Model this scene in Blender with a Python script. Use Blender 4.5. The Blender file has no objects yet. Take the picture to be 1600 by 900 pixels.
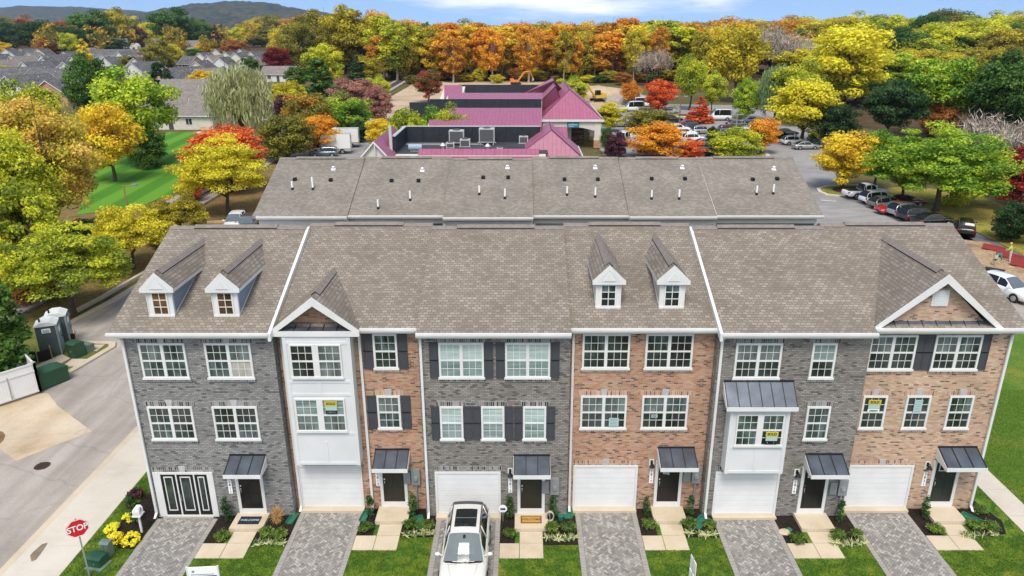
import bpy, bmesh, math, random
import numpy as np
from mathutils import Vector, Matrix
R = math.radians
random.seed(7)
S = bpy.context.scene
COL = S.collection

# ------------------------------------------------------------------ camera
F, CX, PITCH = 1145.0, 815.0, R(19.8)
CAM = (0.0, -27.4, 20.7)
cd = bpy.data.cameras.new('camera'); co = bpy.data.objects.new('camera', cd); COL.objects.link(co)
co.location = CAM; co.rotation_euler = (R(90) - PITCH, 0, 0)
cd.sensor_width = 36; cd.lens = 36 * F / 1600; cd.shift_x = -(CX - 800) / 1600
cd.clip_start = 0.5; cd.clip_end = 20000
S.camera = co

def ray(px, py):
    x = (px - CX) / F; y = -(py - 450) / F
    return (x, math.cos(PITCH) + y * math.sin(PITCH), -math.sin(PITCH) + y * math.cos(PITCH))
def G(px, py, z=0.0):
    r = ray(px, py); t = (z - CAM[2]) / r[2]
    return (CAM[0] + r[0] * t, CAM[1] + r[1] * t)
def onY(px, py, Y):
    r = ray(px, py); t = (Y - CAM[1]) / r[1]
    return (CAM[0] + r[0] * t, CAM[2] + r[2] * t)
def depth(p):
    return (p[1] - CAM[1]) * math.cos(PITCH) - (p[2] - CAM[2]) * math.sin(PITCH)

# ------------------------------------------------------------------ objects
ORG = {}
def tag(o, label=None, cat=None, group=None, kind=None):
    if label: o['label'] = label
    if cat: o['category'] = cat
    if group: o['group'] = group
    if kind: o['kind'] = kind
    return o
def thing(name, label, cat, loc=(0, 0, 0), rz=0.0, group=None, scale=None, world=False):
    o = bpy.data.objects.new(name, None); COL.objects.link(o)
    o.empty_display_size = 0.3
    o.location = loc; o.rotation_euler = (0, 0, rz)
    if scale: o.scale = scale
    ORG[o.name] = tuple(loc) if world else (0, 0, 0)
    return tag(o, label, cat, group)
def link_mesh(name, me, parent=None, mats=None):
    o = bpy.data.objects.new(name, me); COL.objects.link(o)
    if parent is not None:
        o.parent = parent; ORG[o.name] = ORG.get(parent.name, (0, 0, 0))
    if mats is not None:
        for i, m in enumerate(mats):
            o.material_slots[i].link = 'OBJECT'; o.material_slots[i].material = m
    return o
def dup(root, loc, rz=0.0, label=None, group=None, scale=None):
    r = root.copy(); COL.objects.link(r); r.location = loc; r.rotation_euler = (0, 0, rz)
    if scale: r.scale = scale
    if label: r['label'] = label
    if group: r['group'] = group
    for ch in list(root.children):
        c = ch.copy(); COL.objects.link(c); c.parent = r
        for g in list(ch.children):
            d = g.copy(); COL.objects.link(d); d.parent = c
    return r

class MB:
    def __init__(s): s.v = []; s.f = []; s.m = []
    def poly(s, pts, mi=0):
        n = len(s.v); s.v += [tuple(p) for p in pts]; s.f.append(tuple(range(n, n + len(pts)))); s.m.append(mi); return s
    def faces(s, pts, fs, mi=0):
        n = len(s.v); s.v += [tuple(p) for p in pts]
        for f in fs: s.f.append(tuple(n + i for i in f)); s.m.append(mi)
        return s
    def box(s, x0, x1, y0, y1, z0, z1, mi=0):
        p = [(x0,y0,z0),(x1,y0,z0),(x1,y1,z0),(x0,y1,z0),(x0,y0,z1),(x1,y0,z1),(x1,y1,z1),(x0,y1,z1)]
        return s.faces(p, [(0,3,2,1),(4,5,6,7),(0,1,5,4),(1,2,6,5),(2,3,7,6),(3,0,4,7)], mi)
    def prism(s, poly, axis, a, b, mi=0):
        n = len(poly)
        def mk(u, v, w): return {'x': (w, u, v), 'y': (u, w, v), 'z': (u, v, w)}[axis]
        p = [mk(u, v, a) for u, v in poly] + [mk(u, v, b) for u, v in poly]
        fs = [tuple(range(n)), tuple(range(2*n-1, n-1, -1))] + [(i, i+n, (i+1) % n + n, (i+1) % n) for i in range(n)]
        area = sum(poly[i][0]*poly[(i+1) % n][1] - poly[(i+1) % n][0]*poly[i][1] for i in range(n))
        flip = (area > 0) ^ (axis == 'y')
        if (b < a): flip = not flip
        if flip: fs = [tuple(reversed(f)) for f in fs]
        return s.faces(p, fs, mi)
    def tube(s, p0, p1, r0, r1=None, n=8, mi=0, cap=True):
        if r1 is None: r1 = r0
        p0 = Vector(p0); p1 = Vector(p1); d = (p1 - p0).normalized()
        a = d.orthogonal().normalized(); b = d.cross(a)
        pts = []
        for p, r in ((p0, r0), (p1, r1)):
            for i in range(n):
                t = 2*math.pi*i/n; pts.append(p + (a*math.cos(t) + b*math.sin(t))*r)
        fs = [(i, (i+1) % n, (i+1) % n + n, i+n) for i in range(n)]
        if cap: fs += [tuple(range(n-1, -1, -1)), tuple(range(n, 2*n))]
        return s.faces(pts, fs, mi)
    def path(s, pts, rad, n=6, mi=0):
        for i in range(len(pts)-1):
            s.tube(pts[i], pts[i+1], rad[i] if hasattr(rad, '__len__') else rad, rad[i+1] if hasattr(rad, '__len__') else rad, n, mi)
        return s
    def blob(s, c, r, mi=0, seg=8, rings=6, jit=0.0):
        pts = []; fs = []
        for j in range(rings+1):
            ph = math.pi*j/rings
            for i in range(seg):
                t = 2*math.pi*i/seg; q = 1 + random.uniform(-jit, jit)
                pts.append((c[0]+r[0]*math.sin(ph)*math.cos(t)*q, c[1]+r[1]*math.sin(ph)*math.sin(t)*q, c[2]+r[2]*math.cos(ph)*q))
        for j in range(rings):
            for i in range(seg):
                fs.append((j*seg+i, (j+1)*seg+i, (j+1)*seg+(i+1) % seg, j*seg+(i+1) % seg))
        return s.faces(pts, fs, mi)
    def obox(s, c, half, rz=0.0, mi=0, rx=0.0, ry=0.0):
        M = Matrix.Rotation(rz, 3, 'Z') @ Matrix.Rotation(ry, 3, 'Y') @ Matrix.Rotation(rx, 3, 'X'); c = Vector(c)
        p = [c + M @ Vector((sx*half[0], sy*half[1], sz*half[2])) for sx, sy, sz in
             [(-1,-1,-1),(1,-1,-1),(1,1,-1),(-1,1,-1),(-1,-1,1),(1,-1,1),(1,1,1),(-1,1,1)]]
        return s.faces(p, [(0,3,2,1),(4,5,6,7),(0,1,5,4),(1,2,6,5),(2,3,7,6),(3,0,4,7)], mi)
    def mesh(s, name, mats, org=(0,0,0), smooth=False):
        me = bpy.data.meshes.new(name)
        me.from_pydata([(x-org[0], y-org[1], z-org[2]) for x, y, z in s.v], [], s.f)
        for m in mats: me.materials.append(m)
        me.polygons.foreach_set('material_index', s.m)
        if smooth: me.polygons.foreach_set('use_smooth', [True]*len(s.f))
        uv = me.uv_layers.new(name='UVMap').data
        for p in me.polygons:
            n = p.normal
            if abs(n.z) > 0.985: ua, va = Vector((1,0,0)), Vector((0,1,0))
            else:
                ua = Vector((0,0,1)).cross(n).normalized(); va = n.cross(ua)
            for li in p.loop_indices:
                q = Vector(s.v[me.loops[li].vertex_index]); uv[li].uv = (q.dot(ua), q.dot(va))
        me.update()
        return me
    def build(s, name, mats, parent=None, smooth=False, kind=None):
        if not isinstance(mats, (list, tuple)): mats = [mats]
        org = ORG.get(parent.name, (0,0,0)) if parent is not None else (0,0,0)
        o = link_mesh(name, s.mesh(name, mats, org, smooth), parent)
        if kind: o['kind'] = kind
        return o
    def solo(s, name, mats, label, cat, group=None, smooth=False):
        return tag(s.build(name, mats, None, smooth), label, cat, group)

# ------------------------------------------------------------------ materials
MATS = {}
def nodes(m):
    m.use_nodes = True; nt = m.node_tree; return nt, nt.nodes, nt.links, nt.nodes['Principled BSDF']
def mat(name, c, rough=0.6, metal=0.0, spec=0.5, var=0.12, scale=3.0, bump=0.0, bscale=30.0, coord='Object', coat=0.0):
    if name in MATS: return MATS[name]
    m = bpy.data.materials.new(name); nt, N, L, b = nodes(m)
    b.inputs['Roughness'].default_value = rough; b.inputs['Metallic'].default_value = metal
    b.inputs['Specular IOR Level'].default_value = spec
    if coat: b.inputs['Coat Weight'].default_value = coat; b.inputs['Coat Roughness'].default_value = 0.05
    tc = N.new('ShaderNodeTexCoord')
    if var:
        n = N.new('ShaderNodeTexNoise'); n.inputs['Scale'].default_value = scale; n.inputs['Detail'].default_value = 6
        L.new(tc.outputs[coord], n.inputs['Vector'])
        r = N.new('ShaderNodeMapRange'); r.inputs[1].default_value = 0.25; r.inputs[2].default_value = 0.75
        r.inputs[3].default_value = 1 - var; r.inputs[4].default_value = 1 + var
        L.new(n.outputs['Fac'], r.inputs[0])
        mx = N.new('ShaderNodeVectorMath'); mx.operation = 'SCALE'; mx.inputs[0].default_value = c[:3]
        L.new(r.outputs[0], mx.inputs['Scale']); L.new(mx.outputs[0], b.inputs['Base Color'])
    else: b.inputs['Base Color'].default_value = (*c[:3], 1)
    if bump:
        n2 = N.new('ShaderNodeTexNoise'); n2.inputs['Scale'].default_value = bscale; n2.inputs['Detail'].default_value = 4
        L.new(tc.outputs[coord], n2.inputs['Vector'])
        bp = N.new('ShaderNodeBump'); bp.inputs['Strength'].default_value = bump; bp.inputs['Distance'].default_value = 0.02
        L.new(n2.outputs['Fac'], bp.inputs['Height']); L.new(bp.outputs[0], b.inputs['Normal'])
    MATS[name] = m; return m
def ramp(N, stops, interp='LINEAR'):
    r = N.new('ShaderNodeValToRGB'); r.color_ramp.interpolation = interp
    e = r.color_ramp.elements
    while len(e) < len(stops): e.new(0.5)
    for i, (p, c) in enumerate(stops): e[i].position = p; e[i].color = (*c, 1)
    return r
def brickmat(name, pal, mortar, bw, bh, ms, rough=0.8, bump=0.5, rot=False, big=0.12, offset=0.5, msmooth=0.2, specv=0.3, squeeze=1.0):
    mean = [sum(c[i] for c in pal)/len(pal) for i in range(3)]; pal = [tuple(mean[i]+squeeze*(c[i]-mean[i]) for i in range(3)) for c in pal]
    m = bpy.data.materials.new(name); nt, N, L, b = nodes(m)
    b.inputs['Roughness'].default_value = rough; b.inputs['Specular IOR Level'].default_value = specv
    uv = N.new('ShaderNodeUVMap'); mp = N.new('ShaderNodeMapping'); L.new(uv.outputs[0], mp.inputs[0])
    if rot: mp.inputs['Rotation'].default_value = (0, 0, R(90))
    t = N.new('ShaderNodeTexBrick'); L.new(mp.outputs[0], t.inputs['Vector'])
    t.inputs['Color1'].default_value = (0,0,0,1); t.inputs['Color2'].default_value = (1,1,1,1); t.inputs['Mortar'].default_value = (.5,.5,.5,1)
    t.inputs['Scale'].default_value = 1; t.inputs['Mortar Size'].default_value = ms; t.inputs['Mortar Smooth'].default_value = msmooth
    t.inputs['Bias'].default_value = 0; t.inputs['Brick Width'].default_value = bw; t.inputs['Row Height'].default_value = bh
    t.offset = offset
    n = len(pal); rp = ramp(N, [(i/n, c) for i, c in enumerate(pal)], 'CONSTANT'); L.new(t.outputs['Color'], rp.inputs[0])
    no = N.new('ShaderNodeTexNoise'); no.inputs['Scale'].default_value = 0.5; no.inputs['Detail'].default_value = 5; L.new(uv.outputs[0], no.inputs['Vector'])
    mr = N.new('ShaderNodeMapRange'); mr.inputs[1].default_value = .3; mr.inputs[2].default_value = .7; mr.inputs[3].default_value = 1-big; mr.inputs[4].default_value = 1+big; L.new(no.outputs['Fac'], mr.inputs[0])
    sc = N.new('ShaderNodeVectorMath'); sc.operation = 'SCALE'; L.new(rp.outputs[0], sc.inputs[0]); L.new(mr.outputs[0], sc.inputs['Scale'])
    mx = N.new('ShaderNodeMix'); mx.data_type = 'RGBA'; L.new(t.outputs['Fac'], mx.inputs[0]); L.new(sc.outputs[0], mx.inputs[6]); mx.inputs[7].default_value = (*mortar, 1)
    L.new(mx.outputs[2], b.inputs['Base Color'])
    bp = N.new('ShaderNodeBump'); bp.inputs['Strength'].default_value = bump; bp.inputs['Distance'].default_value = 0.01; bp.invert = True
    L.new(t.outputs['Fac'], bp.inputs['Height']); L.new(bp.outputs[0], b.inputs['Normal'])
    MATS[name] = m; return m
def ribmat(name, c, pitch=0.3, rough=0.8, dark=0.75, var=0.1, vertical=False):
    """siding / boards: evenly spaced grooves along one UV axis"""
    m = bpy.data.materials.new(name); nt, N, L, b = nodes(m); b.inputs['Roughness'].default_value = rough
    b.inputs['Specular IOR Level'].default_value = 0.3
    uv = N.new('ShaderNodeUVMap'); sp = N.new('ShaderNodeSeparateXYZ'); L.new(uv.outputs[0], sp.inputs[0])
    d = N.new('ShaderNodeMath'); d.operation = 'DIVIDE'; d.inputs[1].default_value = pitch; L.new(sp.outputs[0 if vertical else 1], d.inputs[0])
    fr = N.new('ShaderNodeMath'); fr.operation = 'FRACT'; L.new(d.outputs[0], fr.inputs[0])
    rp = ramp(N, [(0, tuple(x*dark for x in c)), (0.12, c), (1, c)]); L.new(fr.outputs[0], rp.inputs[0])
    no = N.new('ShaderNodeTexNoise'); no.inputs['Scale'].default_value = 1.3; no.inputs['Detail'].default_value = 5; L.new(uv.outputs[0], no.inputs['Vector'])
    mr = N.new('ShaderNodeMapRange'); mr.inputs[1].default_value = .3; mr.inputs[2].default_value = .7; mr.inputs[3].default_value = 1-var; mr.inputs[4].default_value = 1+var; L.new(no.outputs['Fac'], mr.inputs[0])
    sc = N.new('ShaderNodeVectorMath'); sc.operation = 'SCALE'; L.new(rp.outputs[0], sc.inputs[0]); L.new(mr.outputs[0], sc.inputs['Scale'])
    L.new(sc.outputs[0], b.inputs['Base Color'])
    bp = N.new('ShaderNodeBump'); bp.inputs['Strength'].default_value = .4; bp.inputs['Distance'].default_value = .02
    L.new(fr.outputs[0], bp.inputs['Height']); L.new(bp.outputs[0], b.inputs['Normal'])
    MATS[name] = m; return m
def patchmat(name, cols, scale, rough=0.9, detail=8, bump=0.3, bscale=20, fine=None, dist=0.03, streak=None):
    """ground cover: several real colours mixed by noise in world metres"""
    m = bpy.data.materials.new(name); nt, N, L, b = nodes(m); b.inputs['Roughness'].default_value = rough
    b.inputs['Specular IOR Level'].default_value = 0.2
    g = N.new('ShaderNodeNewGeometry'); no = N.new('ShaderNodeTexNoise'); no.inputs['Scale'].default_value = scale; no.inputs['Detail'].default_value = detail; no.inputs['Roughness'].default_value = .65
    L.new(g.outputs['Position'], no.inputs['Vector'])
    n = len(cols); rp = ramp(N, [(0.3 + 0.4*i/(n-1), c) for i, c in enumerate(cols)]); L.new(no.outputs['Fac'], rp.inputs[0])
    out = rp.outputs[0]
    if fine:
        n2 = N.new('ShaderNodeTexNoise'); n2.inputs['Scale'].default_value = fine[0]; n2.inputs['Detail'].default_value = 4; L.new(g.outputs['Position'], n2.inputs['Vector'])
        mr = N.new('ShaderNodeMapRange'); mr.inputs[1].default_value = .3; mr.inputs[2].default_value = .7; mr.inputs[3].default_value = 1-fine[1]; mr.inputs[4].default_value = 1+fine[1]; L.new(n2.outputs['Fac'], mr.inputs[0])
        sc = N.new('ShaderNodeVectorMath'); sc.operation = 'SCALE'; L.new(out, sc.inputs[0]); L.new(mr.outputs[0], sc.inputs['Scale']); out = sc.outputs[0]
    if streak:
        ms = N.new('ShaderNodeMapping'); ms.inputs['Scale'].default_value = streak[0]; L.new(g.outputs['Position'], ms.inputs[0])
        n4 = N.new('ShaderNodeTexNoise'); n4.inputs['Scale'].default_value = 1; n4.inputs['Detail'].default_value = 5; L.new(ms.outputs[0], n4.inputs['Vector'])
        mr4 = N.new('ShaderNodeMapRange'); mr4.inputs[1].default_value = .35; mr4.inputs[2].default_value = .65; mr4.inputs[3].default_value = 1-streak[1]; mr4.inputs[4].default_value = 1+streak[1]; L.new(n4.outputs['Fac'], mr4.inputs[0])
        vo = N.new('ShaderNodeTexVoronoi'); vo.feature = 'DISTANCE_TO_EDGE'; vo.inputs['Scale'].default_value = streak[2]
        nd = N.new('ShaderNodeVectorMath'); nd.operation = 'MULTIPLY_ADD'; L.new(n4.outputs['Color'], nd.inputs[0]); nd.inputs[1].default_value = (.9,.9,0); L.new(g.outputs['Position'], nd.inputs[2]); L.new(nd.outputs[0], vo.inputs['Vector'])
        cr = N.new('ShaderNodeMapRange'); cr.inputs[1].default_value = 0; cr.inputs[2].default_value = .012; cr.inputs[3].default_value = .86; cr.inputs[4].default_value = 1; L.new(vo.outputs['Distance'], cr.inputs[0])
        mm = N.new('ShaderNodeMath'); mm.operation = 'MULTIPLY'; L.new(mr4.outputs[0], mm.inputs[0]); L.new(cr.outputs[0], mm.inputs[1])
        s4 = N.new('ShaderNodeVectorMath'); s4.operation = 'SCALE'; L.new(out, s4.inputs[0]); L.new(mm.outputs[0], s4.inputs['Scale']); out = s4.outputs[0]
    L.new(out, b.inputs['Base Color'])
    if bump:
        n3 = N.new('ShaderNodeTexNoise'); n3.inputs['Scale'].default_value = bscale; n3.inputs['Detail'].default_value = 5; L.new(g.outputs['Position'], n3.inputs['Vector'])
        bp = N.new('ShaderNodeBump'); bp.inputs['Strength'].default_value = bump; bp.inputs['Distance'].default_value = dist
        L.new(n3.outputs['Fac'], bp.inputs['Height']); L.new(bp.outputs[0], b.inputs['Normal'])
    MATS[name] = m; return m
LEAFK = 1.46
def leafmat(name, c1, c2, c3, trans=0.38):
    c1, c2, c3 = [tuple(min(.88, x*LEAFK) for x in c) for c in (c1, c2, c3)]
    m = bpy.data.materials.new(name); nt, N, L, b = nodes(m)
    b.inputs['Roughness'].default_value = .55; b.inputs['Specular IOR Level'].default_value = .25
    a = N.new('ShaderNodeAttribute'); a.attribute_name = 'tone'
    oi = N.new('ShaderNodeObjectInfo')
    ad = N.new('ShaderNodeMath'); ad.operation = 'MULTIPLY_ADD'; L.new(oi.outputs['Random'], ad.inputs[0]); ad.inputs[1].default_value = .3; ad.inputs[2].default_value = -.15
    su = N.new('ShaderNodeMath'); su.operation = 'ADD'; L.new(a.outputs['Fac'], su.inputs[0]); L.new(ad.outputs[0], su.inputs[1])
    rp = ramp(N, [(.12, c1), (.5, c2), (.88, c3)]); L.new(su.outputs[0], rp.inputs[0])
    L.new(rp.outputs[0], b.inputs['Base Color'])
    tr = N.new('ShaderNodeBsdfTranslucent'); L.new(rp.outputs[0], tr.inputs['Color'])
    mx = N.new('ShaderNodeMixShader'); mx.inputs[0].default_value = trans
    L.new(b.outputs[0], mx.inputs[1]); L.new(tr.outputs[0], mx.inputs[2]); L.new(mx.outputs[0], N['Material Output'].inputs['Surface'])
    MATS[name] = m; return m
def panemat(name, cols, scale=1.2, rough=0.06, stretch=(1, 1, 1)):
    m = bpy.data.materials.new(name); nt, N, L, b = nodes(m)
    b.inputs['Roughness'].default_value = rough; b.inputs['Specular IOR Level'].default_value = .6
    g = N.new('ShaderNodeNewGeometry'); mp = N.new('ShaderNodeMapping'); mp.inputs['Scale'].default_value = stretch; L.new(g.outputs['Position'], mp.inputs[0])
    no = N.new('ShaderNodeTexNoise'); no.inputs['Scale'].default_value = scale; no.inputs['Detail'].default_value = 3; L.new(mp.outputs[0], no.inputs['Vector'])
    n = len(cols); rp = ramp(N, [(0.35 + 0.3*i/(n-1), c) for i, c in enumerate(cols)]); L.new(no.outputs['Fac'], rp.inputs[0]); L.new(rp.outputs[0], b.inputs['Base Color'])
    MATS[name] = m; return m

WHITE = mat('white trim', (.64,.64,.63), .5, var=.07, scale=1.5)
PANEL = mat('white panel', (.60,.61,.62), .5, var=.07, scale=.8)
GREYBRICK = brickmat('grey brick', [(0.08, 0.08, 0.08), (0.188, 0.186, 0.182), (0.224, 0.22, 0.216), (0.264, 0.26, 0.256), (0.296, 0.29, 0.284), (0.328, 0.32, 0.314), (0.24, 0.236, 0.232), (0.28, 0.274, 0.269), (0.208, 0.204, 0.2)], (0.145, 0.141, 0.139), .205, .080, .013, big=.15, squeeze=.9)
GREYBRICK_W = brickmat('warm grey brick', [(0.08, 0.072, 0.066), (0.18, 0.164, 0.15), (0.216, 0.198, 0.182), (0.256, 0.234, 0.216), (0.288, 0.266, 0.245), (0.32, 0.296, 0.274), (0.232, 0.213, 0.195), (0.272, 0.25, 0.23), (0.2, 0.182, 0.167)], (0.14, 0.129, 0.119), .205, .080, .013, big=.15, squeeze=.9)
REDBRICK = brickmat('red brick', [(0.089, 0.055, 0.045), (0.307, 0.124, 0.076), (0.378, 0.185, 0.113), (0.42, 0.237, 0.151), (0.462, 0.308, 0.211), (0.379, 0.158, 0.09), (0.447, 0.254, 0.168), (0.493, 0.281, 0.155), (0.432, 0.21, 0.123), (0.463, 0.28, 0.194)], (0.36, 0.279, 0.221), .215, .080, .011, big=.14, squeeze=.9)
TANBRICK = brickmat('tan brick', [(0.122, 0.082, 0.062), (0.378, 0.205, 0.13), (0.463, 0.269, 0.175), (0.518, 0.339, 0.229), (0.562, 0.413, 0.294), (0.416, 0.237, 0.157), (0.517, 0.358, 0.248), (0.537, 0.348, 0.209), (0.49, 0.311, 0.211), (0.452, 0.283, 0.194)], (0.408, 0.332, 0.266), .215, .080, .011, big=.14, squeeze=.9)
SOLD_G = brickmat('grey soldier brick', [(.03,.03,.032),(.10,.1,.1),(.2,.195,.19),(.28,.27,.265)], (.34,.33,.32), .24, .088, .012, rot=True, offset=0)
SOLD_R = brickmat('red soldier brick', [(.22,.10,.07),(.40,.21,.14),(.50,.32,.23),(.42,.26,.18)], (.50,.43,.36), .24, .088, .010, rot=True, offset=0)
KEY = mat('cast stone', (.40,.40,.41), .8)
SHINGLE = brickmat('brown shingles', [(0.171, 0.142, 0.116), (0.202, 0.172, 0.142), (0.233, 0.201, 0.168), (0.264, 0.231, 0.196), (0.186, 0.157, 0.128), (0.218, 0.186, 0.154), (0.3, 0.264, 0.226)], (0.125, 0.104, 0.084), .22, .155, .015, .95, .4, big=.16, squeeze=.62, msmooth=.5, specv=.1)  # dark joint tone paints in shadow lines between courses, likewise in the shingles below
SHINGLE_T = brickmat('taupe shingles', [(0.173, 0.154, 0.129), (0.201, 0.18, 0.153), (0.224, 0.202, 0.175), (0.25, 0.226, 0.197), (0.187, 0.167, 0.141), (0.273, 0.248, 0.218)], (0.144, 0.126, 0.106), .22, .155, .013, .95, .4, big=.15, squeeze=.6, msmooth=.5, specv=.1)
SHINGLE_D = brickmat('dark grey shingles', [(.075,.075,.08),(.10,.10,.105),(.13,.128,.132),(.16,.157,.16)], (.06,.06,.062), .4, .25, .012, .95, .4, big=.2, specv=.1)
SHINGLE_B = brickmat('grey brown shingles', [(.17,.15,.135),(.20,.18,.165),(.23,.205,.19)], (.14,.12,.11), .4, .25, .012, .95, .4, big=.1, specv=.1)
RIDGE = mat('ridge cap', (.20,.17,.15), .95, var=.2, scale=5)
DARKGAP = mat('ridge vent', (.02,.018,.016), .9, var=0)
METAL = mat('dark standing seam metal', (.10,.115,.145), .33, .5, var=.35, scale=1.4)
METAL_R = mat('dark seam', (.02,.022,.027), .5, .3, var=0)
SHUT = mat('charcoal shutter', (.05,.052,.062), .55, var=.1)
BLACK = mat('black door paint', (.008,.008,.009), .35, var=0)
DKGREEN = mat('dark green door paint', (.018,.024,.022), .4, var=0)
DKBROWN = mat('dark olive door paint', (.018,.018,.014), .4, var=0)
GARAGE = ribmat('white garage door', (.69,.69,.69), .27, .5, .78, .05)
SIDING_B = ribmat('blue siding', (.20,.26,.33), .17, .7, .6)
SIDING_C = ribmat('cream siding', (.58,.54,.47), .17, .7, .75)
SIDING_W = ribmat('white siding', (.72,.72,.72), .17, .7, .8)
SIDING_S = ribmat('slate siding', (.09,.12,.15), .17, .7, .7)
SIDING_T = ribmat('tan siding', (.46,.40,.33), .17, .7, .8)
SIDING_G = ribmat('grey green siding', (.22,.26,.26), .17, .7, .8)
CONC = patchmat('tan concrete', [(.44,.36,.26),(.52,.44,.33),(.56,.48,.37)], .7, .85, 8, .1, 60, fine=(25,.06))
CONC_G = patchmat('grey concrete', [(.36,.32,.27),(.45,.41,.35),(.50,.455,.39)], .5, .85, 8, .1, 60, fine=(20,.06))
WALKC = patchmat('pale pavement concrete', [(.47,.42,.355),(.54,.49,.42),(.58,.53,.46)], .45, .85, 8, .1, 60, fine=(20,.05))
APRON = patchmat('stained concrete apron', [(.36,.25,.14),(.47,.37,.25),(.52,.43,.32),(.54,.46,.36)], .22, .85, 9, .1, 60, fine=(12,.07), streak=((.5,.25,1),.1,.22))
STAIN = mat('brown stained concrete', (.17,.10,.04), .9, var=.3, scale=2)
ASPH = patchmat('worn asphalt', [(.29,.255,.222),(.34,.303,.268),(.38,.342,.305)], .35, .9, 10, .25, 80, fine=(30,.13), streak=((1.3,.12,1),.13,.16))
ASPH_P = patchmat('car park asphalt', [(.21,.20,.195),(.26,.25,.242),(.30,.288,.28)], .08, .9, 10, .1, 40, fine=(6,.08), streak=((.3,.9,1),.1,.05))
ASPH_D = patchmat('dark path asphalt', [(.10,.10,.108),(.13,.13,.138),(.15,.15,.155)], .2, .9, 8, .1, 40)
LAWN = patchmat('lawn turf', [(.40,.30,.05),(.20,.22,.03),(.07,.16,.016),(.03,.085,.010),(.14,.21,.022),(.045,.12,.013),(.34,.27,.045)], .62, .95, 10, .6, 45, fine=(14,.35))
LAWN_B = patchmat('bright mown lawn', [(.10,.21,.02),(.075,.20,.018),(.055,.165,.014)], .15, .95, 8, .3, 30, fine=(5,.2))
def stripelawn(name, ca, cb, ang, width):
    m = patchmat(name, [ca, tuple(x*1.12 for x in ca), tuple(x*.9 for x in ca)], .3, .95, 8, .3, 30, fine=(5,.15)); nt = m.node_tree; N = nt.nodes; L = nt.links; b = N['Principled BSDF']
    src = b.inputs['Base Color'].links[0].from_socket
    g = N.new('ShaderNodeNewGeometry'); d = N.new('ShaderNodeVectorMath'); d.operation = 'DOT_PRODUCT'; d.inputs[1].default_value = (math.cos(ang)/width, math.sin(ang)/width, 0); L.new(g.outputs['Position'], d.inputs[0])
    s = N.new('ShaderNodeMath'); s.operation = 'SINE'; q = N.new('ShaderNodeMath'); q.operation = 'MULTIPLY'; q.inputs[1].default_value = math.pi; L.new(d.outputs['Value'], q.inputs[0]); L.new(q.outputs[0], s.inputs[0])
    r = N.new('ShaderNodeMapRange'); r.inputs[1].default_value = -.3; r.inputs[2].default_value = .3; L.new(s.outputs[0], r.inputs[0])
    mx = N.new('ShaderNodeMix'); mx.data_type = 'RGBA'; L.new(r.outputs[0], mx.inputs[0]); L.new(src, mx.inputs[6]); mx.inputs[7].default_value = (*cb, 1); L.new(mx.outputs[2], b.inputs['Base Color']); return m
LAWN_S = stripelawn('striped mown lawn', (.052,.165,.012), (.105,.25,.022), R(6), 2.3)
LAWN_R = patchmat('green side lawn', [(.17,.19,.03),(.085,.16,.018),(.06,.135,.014)], .4, .95, 10, .5, 30, fine=(10,.3))
MULCH = patchmat('dark bark mulch', [(.012,.009,.007),(.022,.016,.013),(.04,.028,.022)], 6, .95, 8, 1.0, 50, fine=(40,.5), dist=.05)
MULCH_B = patchmat('brown mulch', [(.06,.03,.02),(.09,.045,.03)], 3, .95)
LITTER = patchmat('leaf litter', [(.09,.055,.025),(.16,.10,.035),(.22,.14,.05),(.12,.12,.03),(.28,.17,.05)], .45, .95, 10, .8, 12, fine=(6,.4), dist=.08)
GROUND = patchmat('autumn ground', [(.05,.055,.02),(.085,.085,.025),(.12,.10,.035),(.07,.08,.02)], .06, .95, 10, .6, 3, fine=(2,.3))
DRYGRASS = patchmat('dry yellow grass', [(.20,.16,.035),(.30,.235,.05),(.16,.17,.03),(.24,.19,.045)], .25, .95, 10, .5, 10, fine=(5,.3))
SOIL = patchmat('bare soil', [(.17,.10,.055),(.30,.20,.12),(.40,.29,.18),(.26,.16,.08)], .22, .95, 10, .8, 4, fine=(3,.25), dist=.2)
SOIL_P = patchmat('pale graded soil', [(.34,.23,.145),(.44,.33,.225),(.50,.39,.275)], .09, .95, 10, .5, 2, fine=(1,.15), dist=.2)
BALLAST = patchmat('railway ballast', [(.20,.17,.155),(.33,.29,.27),(.42,.38,.36)], 2.5, .95, 10, .9, 9, fine=(8,.4), dist=.08)
RAILM = mat('rusty rail steel', (.09,.055,.04), .6, .4)
SLEEPER = mat('tarred sleeper', (.06,.045,.035), .9)
PURPLE = mat('plum metal roof', (.33,.085,.16), .45, .25, var=.12, scale=.4)
PURPLE_R = mat('plum seam', (.15,.03,.07), .5, .2, var=0)
PARAPET = ribmat('dark membrane parapet', (.022,.026,.034), 2.4, .55, .6, .2, vertical=True)
DECK = patchmat('dark roof membrane', [(.035,.038,.045),(.055,.058,.068),(.08,.082,.09)], .18, .6, 8, .1, 5)
STUCCO = mat('cream stucco', (.58,.55,.49), .8, var=.06)
STONE = brickmat('brown ledgestone', [(.06,.04,.03),(.14,.085,.055),(.22,.15,.10),(.10,.06,.04)], (.05,.035,.03), .6, .25, .03)
HVAC = mat('pale grey sheet metal', (.52,.52,.51), .5, .2, var=.12)
HVAC_D = mat('coil grille', (.09,.09,.095), .6, .2, var=.3, scale=20)
GALV = mat('galvanised steel', (.45,.46,.47), .4, .6, var=.1)
METERG = mat('grey meter enclosure', (.25,.27,.28), .5, .2, var=.06)
UTILG = mat('utility green paint', (.02,.075,.035), .5, var=.15)
UTILG2 = mat('pale utility green', (.13,.19,.15), .5, var=.1)
SPLASH = mat('green plastic', (.02,.14,.09), .5, var=.1)
TOILET = mat('grey green plastic', (.20,.245,.26), .5, var=.15, scale=4)
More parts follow.
